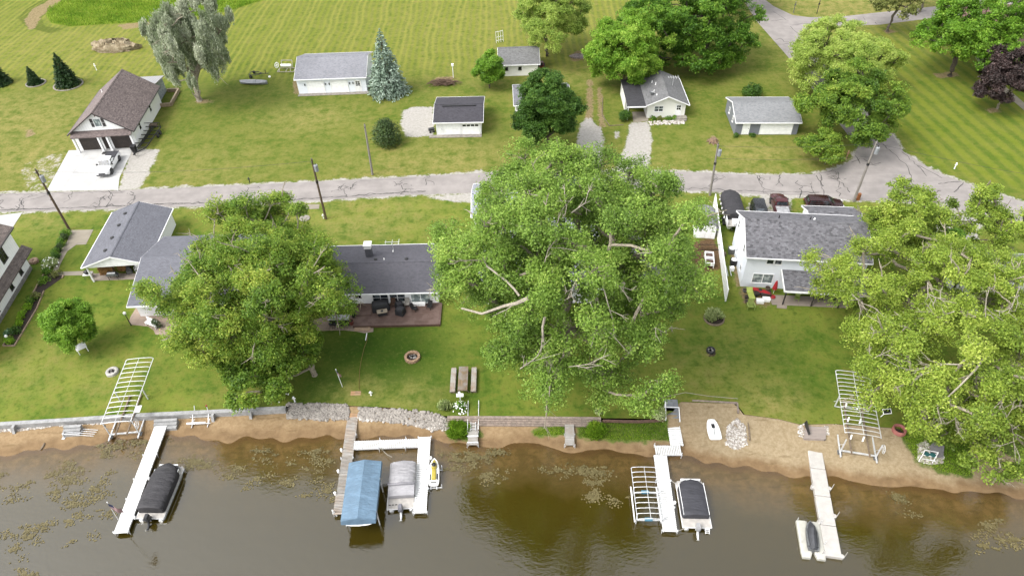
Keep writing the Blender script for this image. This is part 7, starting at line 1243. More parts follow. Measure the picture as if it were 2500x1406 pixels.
for x in (-.45, .45):
    for y in (-.45, .45): q = MB(); q.box(x-.04, x+.04, y-.04, y+.04, 0, .68); q.build('leg', WHITEP, o)
# flags (thirteen stripes and a canton, hanging on slanting staffs)
FR, FWH, FB = mat('flag_red', A(176, 60, 62), .1, 5, .8), mat('flag_white', A(226, 222, 222), .05, 5, .8), mat('flag_blue', A(52, 62, 104), .1, 5, .8)
def flag(label, base, top, zb, hpole, size, droop):
    g = W(*base, zb); lo, hi = .3, 9.
    for _ in range(40):
        k = (lo+hi)/2
        if P(g+[0, 0, k])[1] > top[1]: lo = k
        else: hi = k
    h = lo; s = P(g+[0, 0, h]); dx = (top[0]-s[0])/s[2]; o = thing('flag', label, 'flag', g, 0); q = MB(); q.tube([(0, 0, 0), (dx, 0, h)], .03, 6); q.lathe([(.05, 0), (.05, .06), (.01, .1)], (dx, 0, h), 8); q.build('pole', TRIM, o); q = MB(); nu, nv = 12, 13; L_, H_ = size; pts = []
    for j in range(nv+1):
        for i in range(nu+1): f, gq = i/nu, j/nv; hh = h-.1-H_*gq; pts.append((dx*hh/h+L_*f*math.cos(droop), .12*math.sin(f*7+gq)*f-.05, hh-L_*f*math.sin(droop)+.0))
    for j in range(nv):
        for i in range(nu): q.cur = 2 if (i < 5 and j < 7) else (0 if j % 2 == 0 else 1); q.add([pts[j*(nu+1)+i], pts[(j+1)*(nu+1)+i], pts[(j+1)*(nu+1)+i+1], pts[j*(nu+1)+i+1]], [(0, 1, 2, 3)])
    q.build('cloth', [FR, FWH, FB], o, fix=False); return o
flag('striped flag on a slanting white staff at the end of the slanting white dock', (309, 1300), (262, 1226), DZ, 3, (1.2, .8), .9); flag('striped flag on a short staff in the dark green lawn', (836, 944), (820, 902), 0, 2, (.7, .55), 1.1)
# deck of the ranch house
DK = planks('stained_deck', A(134, 108, 98), .14, 'y', .16, A(146, 122, 112)); dj = hJ; o = thing('timber_deck', 'reddish-brown timber deck along the ranch house front', 'deck', hJ.o.location, hJ.rz); q = MB(); q.box(6.3, 16.3, -3.6, -.06, .03, .28); q.build('deck_floor', DK, o); q = MB(); q.box(5.9, 8.2, -2.0, -.06, .285, .42); q.build('upper_step', DK, o); q = MB(); q.box(6.3, 16.3, -3.68, -3.604, -.02, .27); q.build('skirt', WOODB, o); q = MB(); q.box(6.5, 8.3, -4.2, -3.69, -.02, .14); q.build('front_step', mat('tan_step', A(214, 184, 152), .1, 3, .8), o)
COVB = mat('black_furniture_cover', A(46, 46, 52), .15, 3, .65)
def covered(label, x, y, sx, sy, h, rz=0.):
    p_ = hJ.world(x, y, .28); o = thing('covered_grill', label, 'covered grill', p_, hJ.rz+rz); q = MB(); q.loft([[(a*sx*k, b*sy*k, z) for a, b in ((-.5, -.5), (0, -.53), (.5, -.5), (.53, 0), (.5, .5), (0, .53), (-.5, .5), (-.53, 0))] for k, z in ((1.06, .05), (1.0, h*.5), (.94, h*.85), (.7, h), (.1, h*1.03))]); q.build('cover', COVB, o, True); q = MB()
    for a in (-.45, .45):
        for b in (-.4, .4): q.tube([(a*sx, b*sy, 0), (a*sx, b*sy, .12)], .05, 6)
    q.build('caster', BLACKP, o); return o
covered('wide black-covered grill in front of the ranch house windows', 9.2, -.9, 1.9, 1.0, 1.15, .25); covered('small black-covered fryer against the ranch house wall, right of the wide grill', 11.4, -.95, .85, .8, 1.05, .5); covered('black-covered round smoker in front of the small covered fryer on the deck', 11.6, -1.75, .95, .85, .95, -.35)
p_ = hJ.world(9.5, -1.85, .28); o = thing('fire_table', 'tan rectangular fire table with a black burner in front of the wide covered grill', 'table', p_, hJ.rz+.22); q = MB(); q.box(-.6, .6, -.32, .32, .5, .58); q.build('tabletop', mat('tan_tile', A(206, 190, 166), .15, 5, .7, fine=.2), o); q = MB(); q.lathe([(.16, .58), (.16, .62), (.02, .63)], (0, 0, 0), 12); q.build('burner', BLACKP, o); q = MB(); q.box(-.5, .5, -.24, .24, 0, .5); q.build('base', DKMETAL, o)
def chair(label, loc, rz, m, name='patio_chair', group=None, seat_h=.42, wide=.55):
    o = thing(name, label, 'chair', loc, rz, group); w_ = wide; q = MB(); q.box(-w_/2, w_/2, -.26, .26, seat_h-.05, seat_h); q.build('seat', m, o); q = MB(); q.add([(-w_/2, .22, seat_h), (w_/2, .22, seat_h), (w_/2, .27, seat_h), (-w_/2, .27, seat_h), (-w_/2, .38, seat_h+.55), (w_/2, .38, seat_h+.55), (w_/2, .43, seat_h+.55), (-w_/2, .43, seat_h+.55)], [(3, 2, 1, 0), (4, 5, 6, 7), (0, 1, 5, 4), (1, 2, 6, 5), (2, 3, 7, 6), (3, 0, 4, 7)]); q.build('backrest', m, o)
    for x in (-w_/2+.03, w_/2-.03):
        for y in (-.23, .23): q = MB(); q.tube([(x, y, 0), (x, y, seat_h-.05)], .025, 6); q.build('leg', m, o)
        q = MB(); q.box(x-.03, x+.03, -.26, .3, seat_h+.2, seat_h+.24); q.build('armrest', m, o)
    return o
chair('black patio chair standing alone on the deck, right of the covered smoker', hJ.world(13.2, -1.3, .28), hJ.rz+1.2, BLACKP); chair('black patio chair half hidden by leaves at the right end of the deck', hJ.world(14.9, -1.0, .28), hJ.rz-.4, BLACKP); chair('pale resin chair against the ranch house wall between the window and the sliding door', hJ.world(12.25, -.5, .28), hJ.rz, mat('taupe_resin', A(206, 200, 192), .05, 3, .5)); chair('brown wooden chair under the ranch house window', hJ.world(10.6, -.45, .28), hJ.rz, WOODB)
for lb, x in (('white cushion box under the sliding door, left of the pair', 13.1), ('white cushion box under the sliding door, right of the pair', 13.95)): q = MB(); q.box(-.4, .4, -.2, .2, 0, .3); q.box(-.42, .42, -.22, .22, .303, .34); o = tag(q.build('storage_box', WHITEP), lb, 'box'); o.location = tuple(hJ.world(x, -.35, .28)); o.rotation_euler = (0, 0, hJ.rz)
p_ = W(832, 796); o = thing('outdoor_bar', 'outdoor bar with a pale counter and black front on the brick patio', 'bar', (*p_[:2], .03), hJ.rz); q = MB(); q.box(-1.3, 1.1, -.1, .75, 1.02, 1.08); q.build('counter', mat('grey_counter', A(206, 206, 204), .06, 3, .5), o); q = MB(); q.box(-1.2, 1.0, .05, .7, 0, 1.018); q.build('cabinet', BLACKP, o)
def stool(label, loc): 
    o = thing('bar_stool', label, 'stool', loc, 0, 'stools along the outdoor bar'); q = MB(); q.lathe([(.2, .68), (.21, .73), (.18, .76), (.02, .765)], (0, 0, 0), 12); q.build('seat', BLACKP, o)
    for k in range(4): a0 = math.pi/4+math.pi/2*k; q = MB(); q.tube([(.13*math.cos(a0), .13*math.sin(a0), .68), (.21*math.cos(a0), .21*math.sin(a0), 0)], .018, 5); q.build('leg', DKMETAL, o)
    return o
s0 = stool('black bar stool at the left end of the outdoor bar', p_+np.array([-1.0, -.32, .03]))
for k, lb in enumerate(('second black bar stool from the left end of the outdoor bar', 'third black bar stool from the left, left of the last one', 'black bar stool at the right end of the outdoor bar')): dup(s0, p_+np.array([-1.0+(k+1)*.56, -.32, .03]), 0, lb)
def pot(label, loc, r, h, m, plant=None):
    o = thing('planter_pot', label, 'pot', loc, 0); q = MB(); q.lathe([(r*.65, 0), (r*.9, h*.6), (r, h), (r*.88, h), (r*.85, h*.9)], (0, 0, 0), 14); q.build('pot', m, o, True); q = MB(); q.lathe([(r*.86, h*.9), (.02, h*.92)], (0, 0, 0), 12); q.build('soil', SOIL, o); return o
pot('tall black pot on the left corner of the timber deck', hJ.world(6.15, -1.9, .05), .33, .95, BLACKP); pot('red clay pot at the front left corner of the timber deck', hJ.world(6.05, -3.1, .05), .3, .6, RUST)
rope('garden_hose', 'thin yellow hose snaking across the dark lawn from the deck to the wooden ramp', [tuple(G(x, y)+[0, 0, .03]) for x, y in ((896, 812), (897, 830), (889, 850), (882, 880), (878, 905), (877, 930), (877, 952))], .035, mat('yellow_hose', A(150, 132, 50), .1, 4, .7), 'hose'); 
q = MB(); q.beam((0, 0, .05), (0, -1.1, .05), .09, .09); o = tag(q.build('white_stake', TRIM), 'white board lying in the grass at the step of the brick patio', 'board'); c = W(896, 814); o.location = tuple(c)
# lamp post, arch stand, markers
def lamp_post(label, base, h):
    g = W(*base); o = thing('lamp_post', label, 'lamp post', g, 0); q = MB(); q.lathe([(.1, 0), (.06, .1), (.045, h)], (0, 0, 0), 8); q.build('post', BLACKP, o); q = MB(); q.lathe([(.06, h), (.15, h+.08), (.17, h+.3), (.04, h+.42)], (0, 0, 0), 8); q.build('lantern', WHITEP, o)
lamp_post('slender black lamp post at the corner of the pink paved patio', (320, 794), 1.75)
q = MB(); q.lathe([(.02, 0), (.14, .05), (.17, .2), (.1, .32), (.02, .36)], (0, 0, .75), 10); q.tube([(0, 0, 0), (0, 0, .75)], .04, 6); c = W(24, 834); o = tag(q.build('garden_globe', WHITEP, None, True), 'white globe lantern at the end of the long garden bed', 'lantern'); o.location = tuple(c)
# long garden bed edging
def edging(name, label, px, h=.16, w_=.12, m=WOODR, cat='edging'):
    pts = [W(x, y)[:2] for x, y in px]; q = MB()
    for a, b in zip(pts[:-1], pts[1:]): q.beam((*(a-pts[0]), h/2), (*(b-pts[0]), h/2), w_, h)
    o = tag(q.build(name, m), label, cat); o.location = (*pts[0], 0); return o
BEDE = mat('tan_bed_timber', A(206, 180, 150), .15, 4, .85)
edging('bed_edging', 'tan timber edging round the long garden bed on the left lawn', [(111, 665), (92, 697), (66, 745), (45, 790), (8, 845), (36, 845), (60, 805), (90, 755), (108, 711)], .16, .12, BEDE); edging('bed_edging', 'short tan edging at the top of the garden bed by the path', [(156, 673), (152, 680)], .16, .12, BEDE)
sheet('garden_soil', [p_ for p_ in line([(111, 667), (92, 698), (66, 746), (45, 791), (11, 843), (34, 843), (58, 804), (88, 754), (106, 711), (150, 680), (154, 674), (146, 668)])], SOIL, .02)
c = W(84, 640); q = MB(); 
for k in range(7): a0 = k*.9; q.cbox((.35*math.cos(a0), .3*math.sin(a0), .2), .4, .35, .38, a0, .2)
o = tag(q.build('garden_boulder', mat('tan_boulder', A(206, 172, 146), .2, 2, .85)), 'tan boulder group at the back corner of the modern white house', 'boulder'); o.location = tuple(c)
# porch things of the gable porch house
def woodpile(label, loc, rz, L, H, D):
    o = thing('firewood_stack', label, 'firewood', loc, rz); q = MB()
    for r in range(int(H/.15)):
        for k in range(int(L/.15)): q.tube([(k*.15+.07*(r % 2), random.uniform(-.08, .02), .08+r*.14), (k*.15+.07*(r % 2)+random.uniform(-.04, .04), D, .08+r*.14)], random.uniform(.055, .08), 6)
    q.build('logs', mat('split_firewood', A(196, 148, 88), .3, 6, .9, fine=.5), o); return o
woodpile('big stack of split firewood under the porch gable', hI.world(.5, 1.2, .06), hI.rz, 1.9, 1.3, .6); woodpile('second firewood stack behind the smoker on the gable porch', hI.world(2.6, 1.7, .06), hI.rz, 1.3, 1.1, .6)
o = thing('smoker_grill', 'grey smoker grill standing in front of the firewood on the porch', 'grill', hI.world(2.5, .35, .06), hI.rz); q = MB(); q.tube([(-.5, 0, .85), (.5, 0, .85)], .26, 12); q.box(-.75, .7, -.3, .28, .66, .7); q.build('barrel', METAL, o, True); q = MB()
for x in (-.55, .5):
    for y in (-.2, .2): q.beam((x, y, 0), (x, y, .66), .05, .05)
q.build('stand', DKMETAL, o); q = MB(); q.tube([(.35, 0, 1.05), (.35, 0, 1.5)], .06, 8); q.build('chimney', DKMETAL, o)
o = thing('kettle_grill', 'black-lidded grill on a white cart at the left corner of the gable porch', 'grill', hI.world(-.75, .9, .03), hI.rz); q = MB(); q.lathe([(.05, .72), (.3, .8), (.36, .95), (.3, 1.1), (.08, 1.2), (.02, 1.21)], (0, 0, 0), 14); q.build('bowl', BLACKP, o, True); q = MB(); q.box(-.5, .5, -.32, .32, .6, .66); q.build('shelf', WHITEP, o)
for x in (-.42, .42):
    for y in (-.26, .26): q = MB(); q.beam((x, y, 0), (x, y, .6), .05, .05); q.build('leg', METAL, o)
chair('white chair on the right side of the gable porch', hI.world(5.0, 1.6, .06), hI.rz, WHITEP); chair('dark chair next to the white chair on the gable porch', hI.world(6.0, 1.7, .06), hI.rz, DKMETAL)
o = thing('snow_blower', 'grey garden machine at the end of the firewood on the porch', 'machine', hI.world(4.1, 1.3, .06), hI.rz+.4); q = MB(); q.box(-.3, .3, -.4, .2, .15, .6); q.cbox((0, .1, .72), .35, .35, .25, .1); q.build('body', mat('grey_machine', A(120, 120, 124), .2, 4, .5), o); q = MB(); q.tube([(-.22, .2, .6), (-.25, .9, 1.0), (.25, .9, 1.0), (.22, .2, .6)], .025, 6); q.build('handle', BLACKP, o); q = MB(); q.disc((-.34, -.05, .18), .18, (1, 0, 0), .1); q.disc((.34, -.05, .18), .18, (1, 0, 0), .1); q.build('wheel', TYRE, o)
# paved patio: white bench
c = W(372, 796, .03); o = thing('garden_bench', 'white slatted bench on the pink paved patio under the maple', 'bench', c, R_(-28)); q = MB(); boards(q, -.85, .85, -.25, .25, .45, 4, .04); q.build('seat', WHITEP, o); q = MB()
for k in range(4): q.box(-.85, .85, .27, .31, .5+.13*k, .6+.13*k)
q.build('backrest', WHITEP, o)
for x in (-.78, .78): q = MB(); q.box(x-.03, x+.03, -.22, .22, 0, .41); q.box(x-.03, x+.03, .2, .268, .41, .95); q.build('leg', WHITEP, o)
# east house porch clutter
LIME = mat('lime_resin', A(206, 222, 110), .06, 3, .5); LIME2 = mat('lime_paint', A(178, 200, 100), .06, 3, .5)
c = W(1832, 724, 0); o = thing('sun_lounger', 'yellow-lime sun lounger on the east house patio edge', 'lounger', (*c[:2], 0), rzM+R_(6)); q = MB(); boards(q, -.36, .36, -.75, .55, .36, 1, .05); q.add([(-.36, .55, .31), (.36, .55, .31), (.36, .95, .62), (-.36, .95, .62), (-.36, .55, .36), (.36, .55, .36), (.36, .95, .67), (-.36, .95, .67)], [(3, 2, 1, 0), (4, 5, 6, 7), (0, 1, 5, 4), (1, 2, 6, 5), (2, 3, 7, 6), (3, 0, 4, 7)]); q.build('bed', LIME, o)
for x in (-.3, .3):
    for y in (-.65, .45): q = MB(); q.box(x-.035, x+.035, y-.035, y+.035, 0, .31); q.build('leg', LIME, o)
c = W(1832, 752); o = thing('adirondack_chair', 'lime-green adirondack chair on the lawn facing the lake', 'chair', (*c[:2], 0), rzM+R_(3)); q = MB()
for k in range(5): q.add([(-.3+.12*k, -.3, .36), (-.3+.12*k+.1, -.3, .36), (-.3+.12*k+.1, .25, .25), (-.3+.12*k, .25, .25), (-.3+.12*k, -.3, .4), (-.3+.12*k+.1, -.3, .4), (-.3+.12*k+.1, .25, .29), (-.3+.12*k, .25, .29)], [(3, 2, 1, 0), (4, 5, 6, 7), (0, 1, 5, 4), (1, 2, 6, 5), (2, 3, 7, 6), (3, 0, 4, 7)])
q.build('seat', LIME2, o); q = MB()
for k in range(5): t_ = .08*(1-abs(k-2)/2); q.beam((-.25+.125*k, .26, .3), (-.3+.15*k, .52, .95+t_), .1, .03)
q.build('backrest', LIME2, o)
for s_ in (-1, 1): q = MB(); q.box(s_*.4-.07, s_*.4+.07, -.35, .35, .52, .56); q.build('armrest', LIME2, o); q = MB(); q.box(s_*.4-.03, s_*.4+.03, -.33, -.26, 0, .515); q.box(s_*.4-.03, s_*.4+.03, .2, .3, 0, .515); q.build('leg', LIME2, o)
RED = mat('red_canopy', A(206, 34, 44), .08, 3, .6)
def kayak(label, px, py, z, rz, L=2.6): 
    c = W(px, py, z); o = thing('kayak', label, 'kayak', (*c[:2], z), rz); q = MB(); q.loft([[(L*(f-.5), y*w_, zz*w_) for y, zz in ((0, -.28/.33), (-1, -.2), (-.8, .3), (0, .45), (.8, .3), (1, -.2))] for f, w_ in ((0, .03), (.15, .2), (.4, .33), (.65, .33), (.87, .2), (1, .03))]); q.build('hull', RED, o, True); q = MB(); q.lathe([(.24, .13), (.2, .17), (.02, .16)], (-.1, 0, 0), 12); q.build('cockpit', BLACKP, o)
kayak('red kayak leaning against the two-storey house front', 1858, 710, .45, rzM+R_(-24))
c = W(1888, 716); o = thing('patio_umbrella', 'folded red umbrella beside the porch of the two-storey house', 'umbrella', (*c[:2], 0), 0); q = MB(); q.tube([(0, 0, 0), (0, 0, 2.1)], .03, 6); q.build('pole', TRIM, o); q = MB(); q.lathe([(.3, .75), (.26, 1.1), (.16, 1.7), (.03, 2.05)], (0, 0, 0), 9); q.build('canopy', RED, o); 
o = thing('red_chair_cushion', 'red cushion lying at the edge of the porch patio', 'cushion', W(1886, 727), .3); q = MB(); q.lathe([(.2, .05), (.32, .12), (.32, .22), (.2, .3), (.02, .31)], (0, 0, 0), 8); q.build('cover', RED, o)
for k, (x, y, r, h, m, lb) in enumerate(((1846, 722, .35, .5, DKMETAL, 'dark round pot between the lime lounger and the pallets'), (1818, 712, .3, .35, mat('grey_pot', A(150, 150, 146), .2, 4, .7), 'grey bowl pot at the left corner of the porch patio'), (1822, 728, .25, .3, DKMETAL, 'small dark pot just left of the lime lounger'), (1822, 738, .25, .28, WOODR, 'small brown pot in the front corner of the patio edge'), (1873, 709, .3, .5, WOODR, 'brown pot behind the red umbrella'))): pot(lb, W(x, y), r, h, m)
for k, (x, y, sx, lb) in enumerate(((1855, 738, .8, 'white crate at the front of the porch patio, left of the pallet table'), (1870, 734, .8, 'white crate beside the dark pallet table'))): q = MB(); q.box(-sx/2, sx/2, -.25, .25, 0, .35); q.box(-sx/2-.03, sx/2+.03, -.28, .28, .353, .4); o = tag(q.build('patio_crate', WHITEP), lb, 'crate'); o.location = tuple(W(x, y)); o.rotation_euler = (0, 0, rzM)
o = thing('pallet_table', 'dark wooden pallet table on the porch patio', 'table', W(1868, 722), rzM); q = MB(); boards(q, -.6, .6, -.4, .4, .5, 5, .04); q.build('tabletop', mat('dark_pallet', A(80, 66, 58), .2, 4, .8), o); q = MB(); q.box(-.55, -.45, -.35, .35, 0, .46); q.box(.45, .55, -.35, .35, 0, .46); q.build('leg', WOODB, o)
chair('dark chair under the lean-to porch', hM.world(8.8, -1.6, .05), rzM+.5, DKMETAL); chair('lime chair under the lean-to porch', hM.world(6.2, -1.9, .05), rzM-.3, LIME2); chair('dark chair at the far end of the lean-to porch', hM.world(10.2, -2.0, .05), rzM-.5, DKMETAL)
# side yard of the two-storey house
for k, (x, y, lb) in enumerate(((1785, 617, 'white air-conditioner unit furthest back along the east house wall'), (1790, 645, 'dark-sided air-conditioner unit with a white fan ring beside the house wall'))):
    c = W(x, y); o = thing('air_conditioner', lb, 'air conditioner', (*c[:2], 0), rzM); q = MB(); q.box(-.4, .4, -.4, .4, 0, .75); q.build('casing', METAL if k == 0 else DKMETAL, o); q = MB(); q.lathe([(.34, .753), (.34, .8), (.24, .81), (.22, .76)], (0, 0, 0), 16); q.build('fan_ring', WHITEP, o)
for k, (x, lb) in enumerate(((1774, 'left aluminium ladder rail lying beside the white fence'), (1782, 'right aluminium ladder rail lying beside the white fence'))): a, b = W(x-2, 652), W(x+3, 676); rope('ladder_rail', lb, [tuple(a+[0, 0, .15]), tuple(b+[0, 0, .15])], .05, ALU, 'ladder')
for k, (x, y, lb) in enumerate(((1766, 625, 'green-brown planter box by the fence gate'), (1786, 660, 'white gas meter box low on the side of the two-storey house'))): q = MB(); q.box(-.25, .25, -.2, .2, 0, .5); q.box(-.2, .2, -.15, .15, .503, .6); o = tag(q.build('utility_box', (WOODR, WHITEP)[k]), lb, 'box'); o.location = tuple(W(x, y))
a, b = W(1703, 611, 1.), W(1756, 611, 1.); o = thing('garden_gate', 'low black wire gate between the mulch beds and the white fence', 'gate', (*W(1703, 611)[:2], 0), R_(-3)); q = MB(); LL = np.hypot(*(W(1756, 611)-W(1703, 611))[:2])
for z in (.1, .95): q.beam((0, 0, z), (LL, 0, z), .04, .04)
for k in range(int(LL/.14)): q.beam((k*.14, 0, .1), (k*.14, 0, .95), .016, .016)
q.build('gate_panel', BLACKP, o)
# raised bed on legs (white open frame)
c = W(1730, 640); o = thing('raised_planter', 'white two-bay raised planter on the mulch beside the fence', 'planter', (*c[:2], 0), R_(-10)); q = MB()
for y0, y1 in ((-1.15, -.06), (.06, 1.15)):
    for a in ((-.55, .55, y0, y0+.1), (-.55, .55, y1-.1, y1), (-.55, -.45, y0+.1, y1-.1), (.45, .55, y0+.1, y1-.1)): q.box(*a, .35, .8)
q.box(-.55, .55, -.06, .06, .35, .8); q.build('frame', TRIM, o); q = MB(); q.box(-.45, .45, -1.05, 1.05, .4, .55); q.build('soil', mat('mulch_soil', A(120, 92, 82), .25, 6, .95, fine=.4), o)
for x in (-.5, .5):
    for y in (-1.05, 1.05): q = MB(); q.box(x-.05, x+.05, y-.05, y+.05, 0, .35); q.build('leg', TRIM, o)
c = W(1732, 570); o = thing('coiled_hose', 'dark coiled hose on the mulch at the shed corner', 'hose', (*c[:2], 0), 0); q = MB()
for k in range(3): q.tube([((.42-.05*k)*math.cos(a), (.42-.05*k)*math.sin(a), .06+.06*k) for a in [2*math.pi*j/20 for j in range(21)]], .035, 5)
q.build('coil', BLACKP, o)
# field piles
def mound(name, label, cat, at, rx, ry, h, m, n=26, rough=.25):
    g = W(*at); q = MB(); ring_ = []
    for j in range(9):
        f = j/8; rr = math.cos(f*math.pi/2)**.8; ring_.append([(rx*rr*(1+rough*.5*math.sin(3*a+j)+random.uniform(-rough, rough)*.35)*math.cos(a), ry*rr*(1+random.uniform(-rough, rough)*.35)*math.sin(a), h*math.sin(f*math.pi/2)**.9*(1+random.uniform(-rough, rough)*.8)-.05) for a in [2*math.pi*k/n for k in range(n)]])
    q.loft(ring_); o = tag(q.build(name, m, None, True), label, cat); o.location = tuple(g); return o
t = NT('dumped_sand'); p = t.pos('World'); n = t.noise(p, 1.2, 5, .7); n2 = t.noise(p, 5, 4, .7); t.bump(n2, .8, .1); DIRT = t.done(t.mix(t.ramp(n2, .4, .7, 0, .6), t.mix(t.ramp(n, .35, .65), A(160, 138, 108), A(222, 204, 172)), A(130, 128, 80)), .95)
mound('dirt_pile', 'pale heap of dumped sand and rubble in the left field', 'dirt pile', (283, 120), 4.6, 1.9, 1.7, DIRT, 30, .4)
def sticks(label, at, rx, ry, h, n, m, name='brush_pile'):
    g = W(*at); o = MB()
    for _ in range(n): a0 = random.gauss(.15, .5); L = random.uniform(.8, 2.2); x, y = random.gauss(0, rx*.4), random.gauss(0, ry*.4); z = abs(random.gauss(0, h*.4))+.1; o.tube([(x-L/2*math.cos(a0), y-L/2*math.sin(a0), z), (x, y, z+.15), (x+L/2*math.cos(a0), y+L/2*math.sin(a0), z+random.uniform(-.2, .3))], [.05, .04, .02], 4)
    q = tag(o.build(name, m, None, fix=False), label, 'brush'); q.location = tuple(g)
sticks('brown brush pile of cut branches between the dark-roofed garage and the blue spruce', (1084, 207), 2.4, .9, .9, 170, mat('cut_branches', A(140, 112, 92), .3, 5, .9, fine=.4))
mound('ash_heap', 'grey and white burn heap on bare ground near the bright round maple', 'ash heap', (1415, 139), 1.9, .9, .5, mat('burnt_ash', A(176, 164, 160), .3, 2, .95, fine=.5, c2=A(110, 92, 88)))
g = W(1741, 346); o = thing('tree_stump', 'old root-spread stump on the lawn beside the grey garage', 'stump', g, 0); q = MB(); q.lathe([(.75, -.05), (.5, .25), (.45, .5), (.02, .52)], (0, 0, 0), 12)
for k in range(9): a0 = 2*math.pi*k/9+.2; L = random.uniform(.9, 1.6); q.tube([(.3*math.cos(a0), .3*math.sin(a0), .3), (L*.6*math.cos(a0), L*.6*math.sin(a0), .12), (L*math.cos(a0+.2), L*math.sin(a0+.2), .0)], [.2, .14, .05], 6)
q.build('roots', mat('stump_wood', A(168, 138, 112), .3, 5, .9, fine=.4), o)
for lb, at, r, h in (('broad pale stump under the right-hand cottonwood, near the canopy frame', (2148, 890), .65, .9), ('grey trunk stub among the right-hand cottonwood limbs', (2380, 965), .5, 1.3)):
    g = W(*at); o = thing('tree_stump', lb, 'stump', g, 0); q = MB(); q.lathe([(r*1.3, -.05), (r, .3), (r*.92, h), (.02, h+.02)], (0, 0, 0), 14); q.build('stub', BARKP, o)
# little field furniture
def frame_stand(label, at, w_, h, m, name='field_rack'):
    o = thing(name, label, 'rack', W(*at), R_(25)); q = MB()
    for x in (0, w_*.33, w_*.66, w_): q.beam((x, 0, 0), (x, .2, h), .06, .06)
    for z in (.2, .5, .95): q.beam((0, .2*z, h*z), (w_, .2*z, h*z), .06, .06)
    q.build('frame', m, o)
frame_stand('small white pipe rack standing alone in the upper field', (1212, 106), 1.5, 2.2, TRIM); o = thing('garden_post', 'white post with a small box by the brush pile', 'post', W(1107, 190), 0); q = MB(); q.tube([(0, 0, 0), (0, 0, 2.4)], .06, 6); q.build('post', TRIM, o); q = MB(); q.box(-.2, .2, -.15, .15, 2.2, 2.6); q.build('box', WHITEP, o)
def hydrant(label, at, m, h=.8): o = thing('field_marker', label, 'marker', W(*at), 0); q = MB(); q.lathe([(.1, 0), (.07, .1), (.07, h), (.11, h+.02), (.02, h+.1)], (0, 0, 0), 8); q.build('post', m, o); q = MB(); q.box(-.18, .18, -.04, .04, h*.7, h*.8); q.build('arm', m, o)
hydrant('small dark roadside marker post on the lawn edge left of centre', (610, 446), DKMETAL); hydrant('white marker post with an orange top on the corner lawn', (2066, 388), mat('white_orange', A(232, 180, 150), .2, 4, .6), 1.3); hydrant('pale marker post by the lane near the maroon car', (1952, 483), METAL); hydrant('white utility marker on the striped corner lawn', (2330, 412), WHITEP, .9); hydrant('thin pale stake in the left field above the brown roof', (236, 172), WHITEP, 1.2); hydrant('grey post box beside the upper road', (1937, 32), METAL, 2.2); hydrant('dark rusty signpost without a sign beside the upper road', (1994, 34), DKMETAL, 2.6); hydrant('white stake beside the utility pole on the centre-left lawn', (790, 533), WHITEP, .6); hydrant('white pipe stub on the lawn edge above the stone revetment', (720, 980), WHITEP, .7); hydrant('pale birdbath post in the dark lawn near the ramp', (906, 964), WHITEP, .5)
for k in range(1): q = MB(); q.lathe([(.7, 0), (.72, .1), (.5, .16), (.02, .17)], (0, 0, 0), 16); o = tag(q.build('well_cover', CONC_M), 'round white concrete cover in the lawn left of the centre-left pole', 'cover'); o.location = tuple(W(744, 534))
g = W(1976, 104); mound('roadside_rock', 'white roadside boulder at the upper junction corner', 'boulder', (1977, 106), 1.4, .9, .7, mat('white_boulder', A(236, 226, 216), .12, 2, .85), 14, .2)
o = thing('red_mower', 'red mower parked at the right end of the field shed', 'mower', W(1322, 165), R_(90)); q = MB(); q.loft([[(x, y*w_, z) for y, z in ((-.45, .25), (-.45, h), (.45, h), (.45, .25))] for x, w_, h in ((-.9, 1, .6), (-.2, 1, .55), (0, .8, .9), (.8, .7, .85))]); q.build('body', mat('red_mower_paint', A(140, 36, 40), .1, 3, .4), o)
for x in (-.6, .65):
    for y in (-.5, .5): wheel(o, x, y, .26, .2)
q = MB(); q.box(-.5, -.05, -.25, .25, .6, .7); q.box(-.6, -.5, -.25, .25, .6, 1.1); q.build('seat', BLACKP, o)
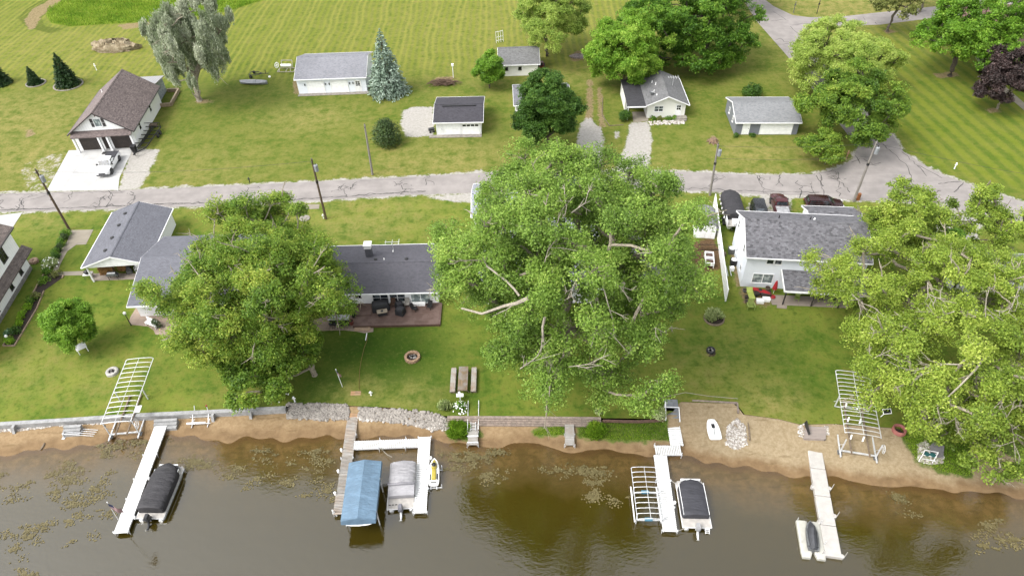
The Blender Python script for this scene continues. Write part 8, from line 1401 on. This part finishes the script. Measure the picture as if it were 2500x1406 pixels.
o = thing('patio_cart', 'grey hand cart at the left end of the dark-roofed garage', 'cart', W(1054, 322, .05), .3); q = MB(); q.box(-.45, .45, -.3, .3, .35, .6); q.build('tray', DKMETAL, o); q = MB(); q.beam((.45, 0, .5), (.95, 0, .95), .05, .05); q.build('handle', METAL, o)
for x in (-.3, .3):
    for y in (-.34, .34): q = MB(); q.disc((x, y, .16), .16, (0, 1, 0), .08); q.build('wheel', TYRE, o)
o = thing('wheelie_bin', 'black bin beside the right garage door of the brown-roofed house', 'bin', hA.world(8.75, -1.4, 0), hA.rz); q = MB(); q.loft([[(x*k, y*k, z) for x, y in ((-.35, -.4), (.35, -.4), (.35, .4), (-.35, .4))] for k, z in ((.8, .05), (1, 1.0))]); q.build('body', BLACKP, o); q = MB(); q.box(-.38, .38, -.43, .43, 1.003, 1.08); q.build('lid', DKMETAL, o)
q = MB(); q.box(-.75, .75, -.4, .4, 0, .02); o = tag(q.build('door_mat', mat('dark_door_mat', A(52, 50, 48), .1, 5, .9)), 'dark door mat in front of the entry door between the brown garage doors', 'door mat'); o.location = tuple(hA.world(4.5, -1.25, .032)); o.rotation_euler = (0, 0, hA.rz)
o = thing('wood_crate', 'grey wooden step by the side wall of the brown-roofed garage house', 'step', hA.world(9.6, 6.2, 0), hA.rz); q = MB(); boards(q, -.55, .55, -.5, .5, .5, 5, .05); q.build('top', WOODR, o); 
for x in (-.5, .42): q = MB(); q.box(x, x+.08, -.45, .45, 0, .448); q.build('side', WOODR, o)
rope('boundary_rope', 'thin boundary rope above the sand pad by the dock stairs', [tuple(G(x, y)+[0, 0, .35]) for x, y in ((1570, 988), (1622, 974), (1672, 963), (1730, 972), (1800, 978))], .025, ROPE); q = MB(); q.box(-.25, .25, -.2, .2, 0, .3); o = tag(q.build('deck_box', mat('tan_box', A(190, 164, 132), .1, 4, .8)), 'small tan box on the lawn edge left of the pale variegated shrub', 'box'); o.location = tuple(W(1575, 991))
edging('drive_edging', 'thin timber edging along the lawn left of the cottage drive', [(1471, 240), (1470, 282), (1488, 308), (1522, 306)], .1, .1, WOODR)
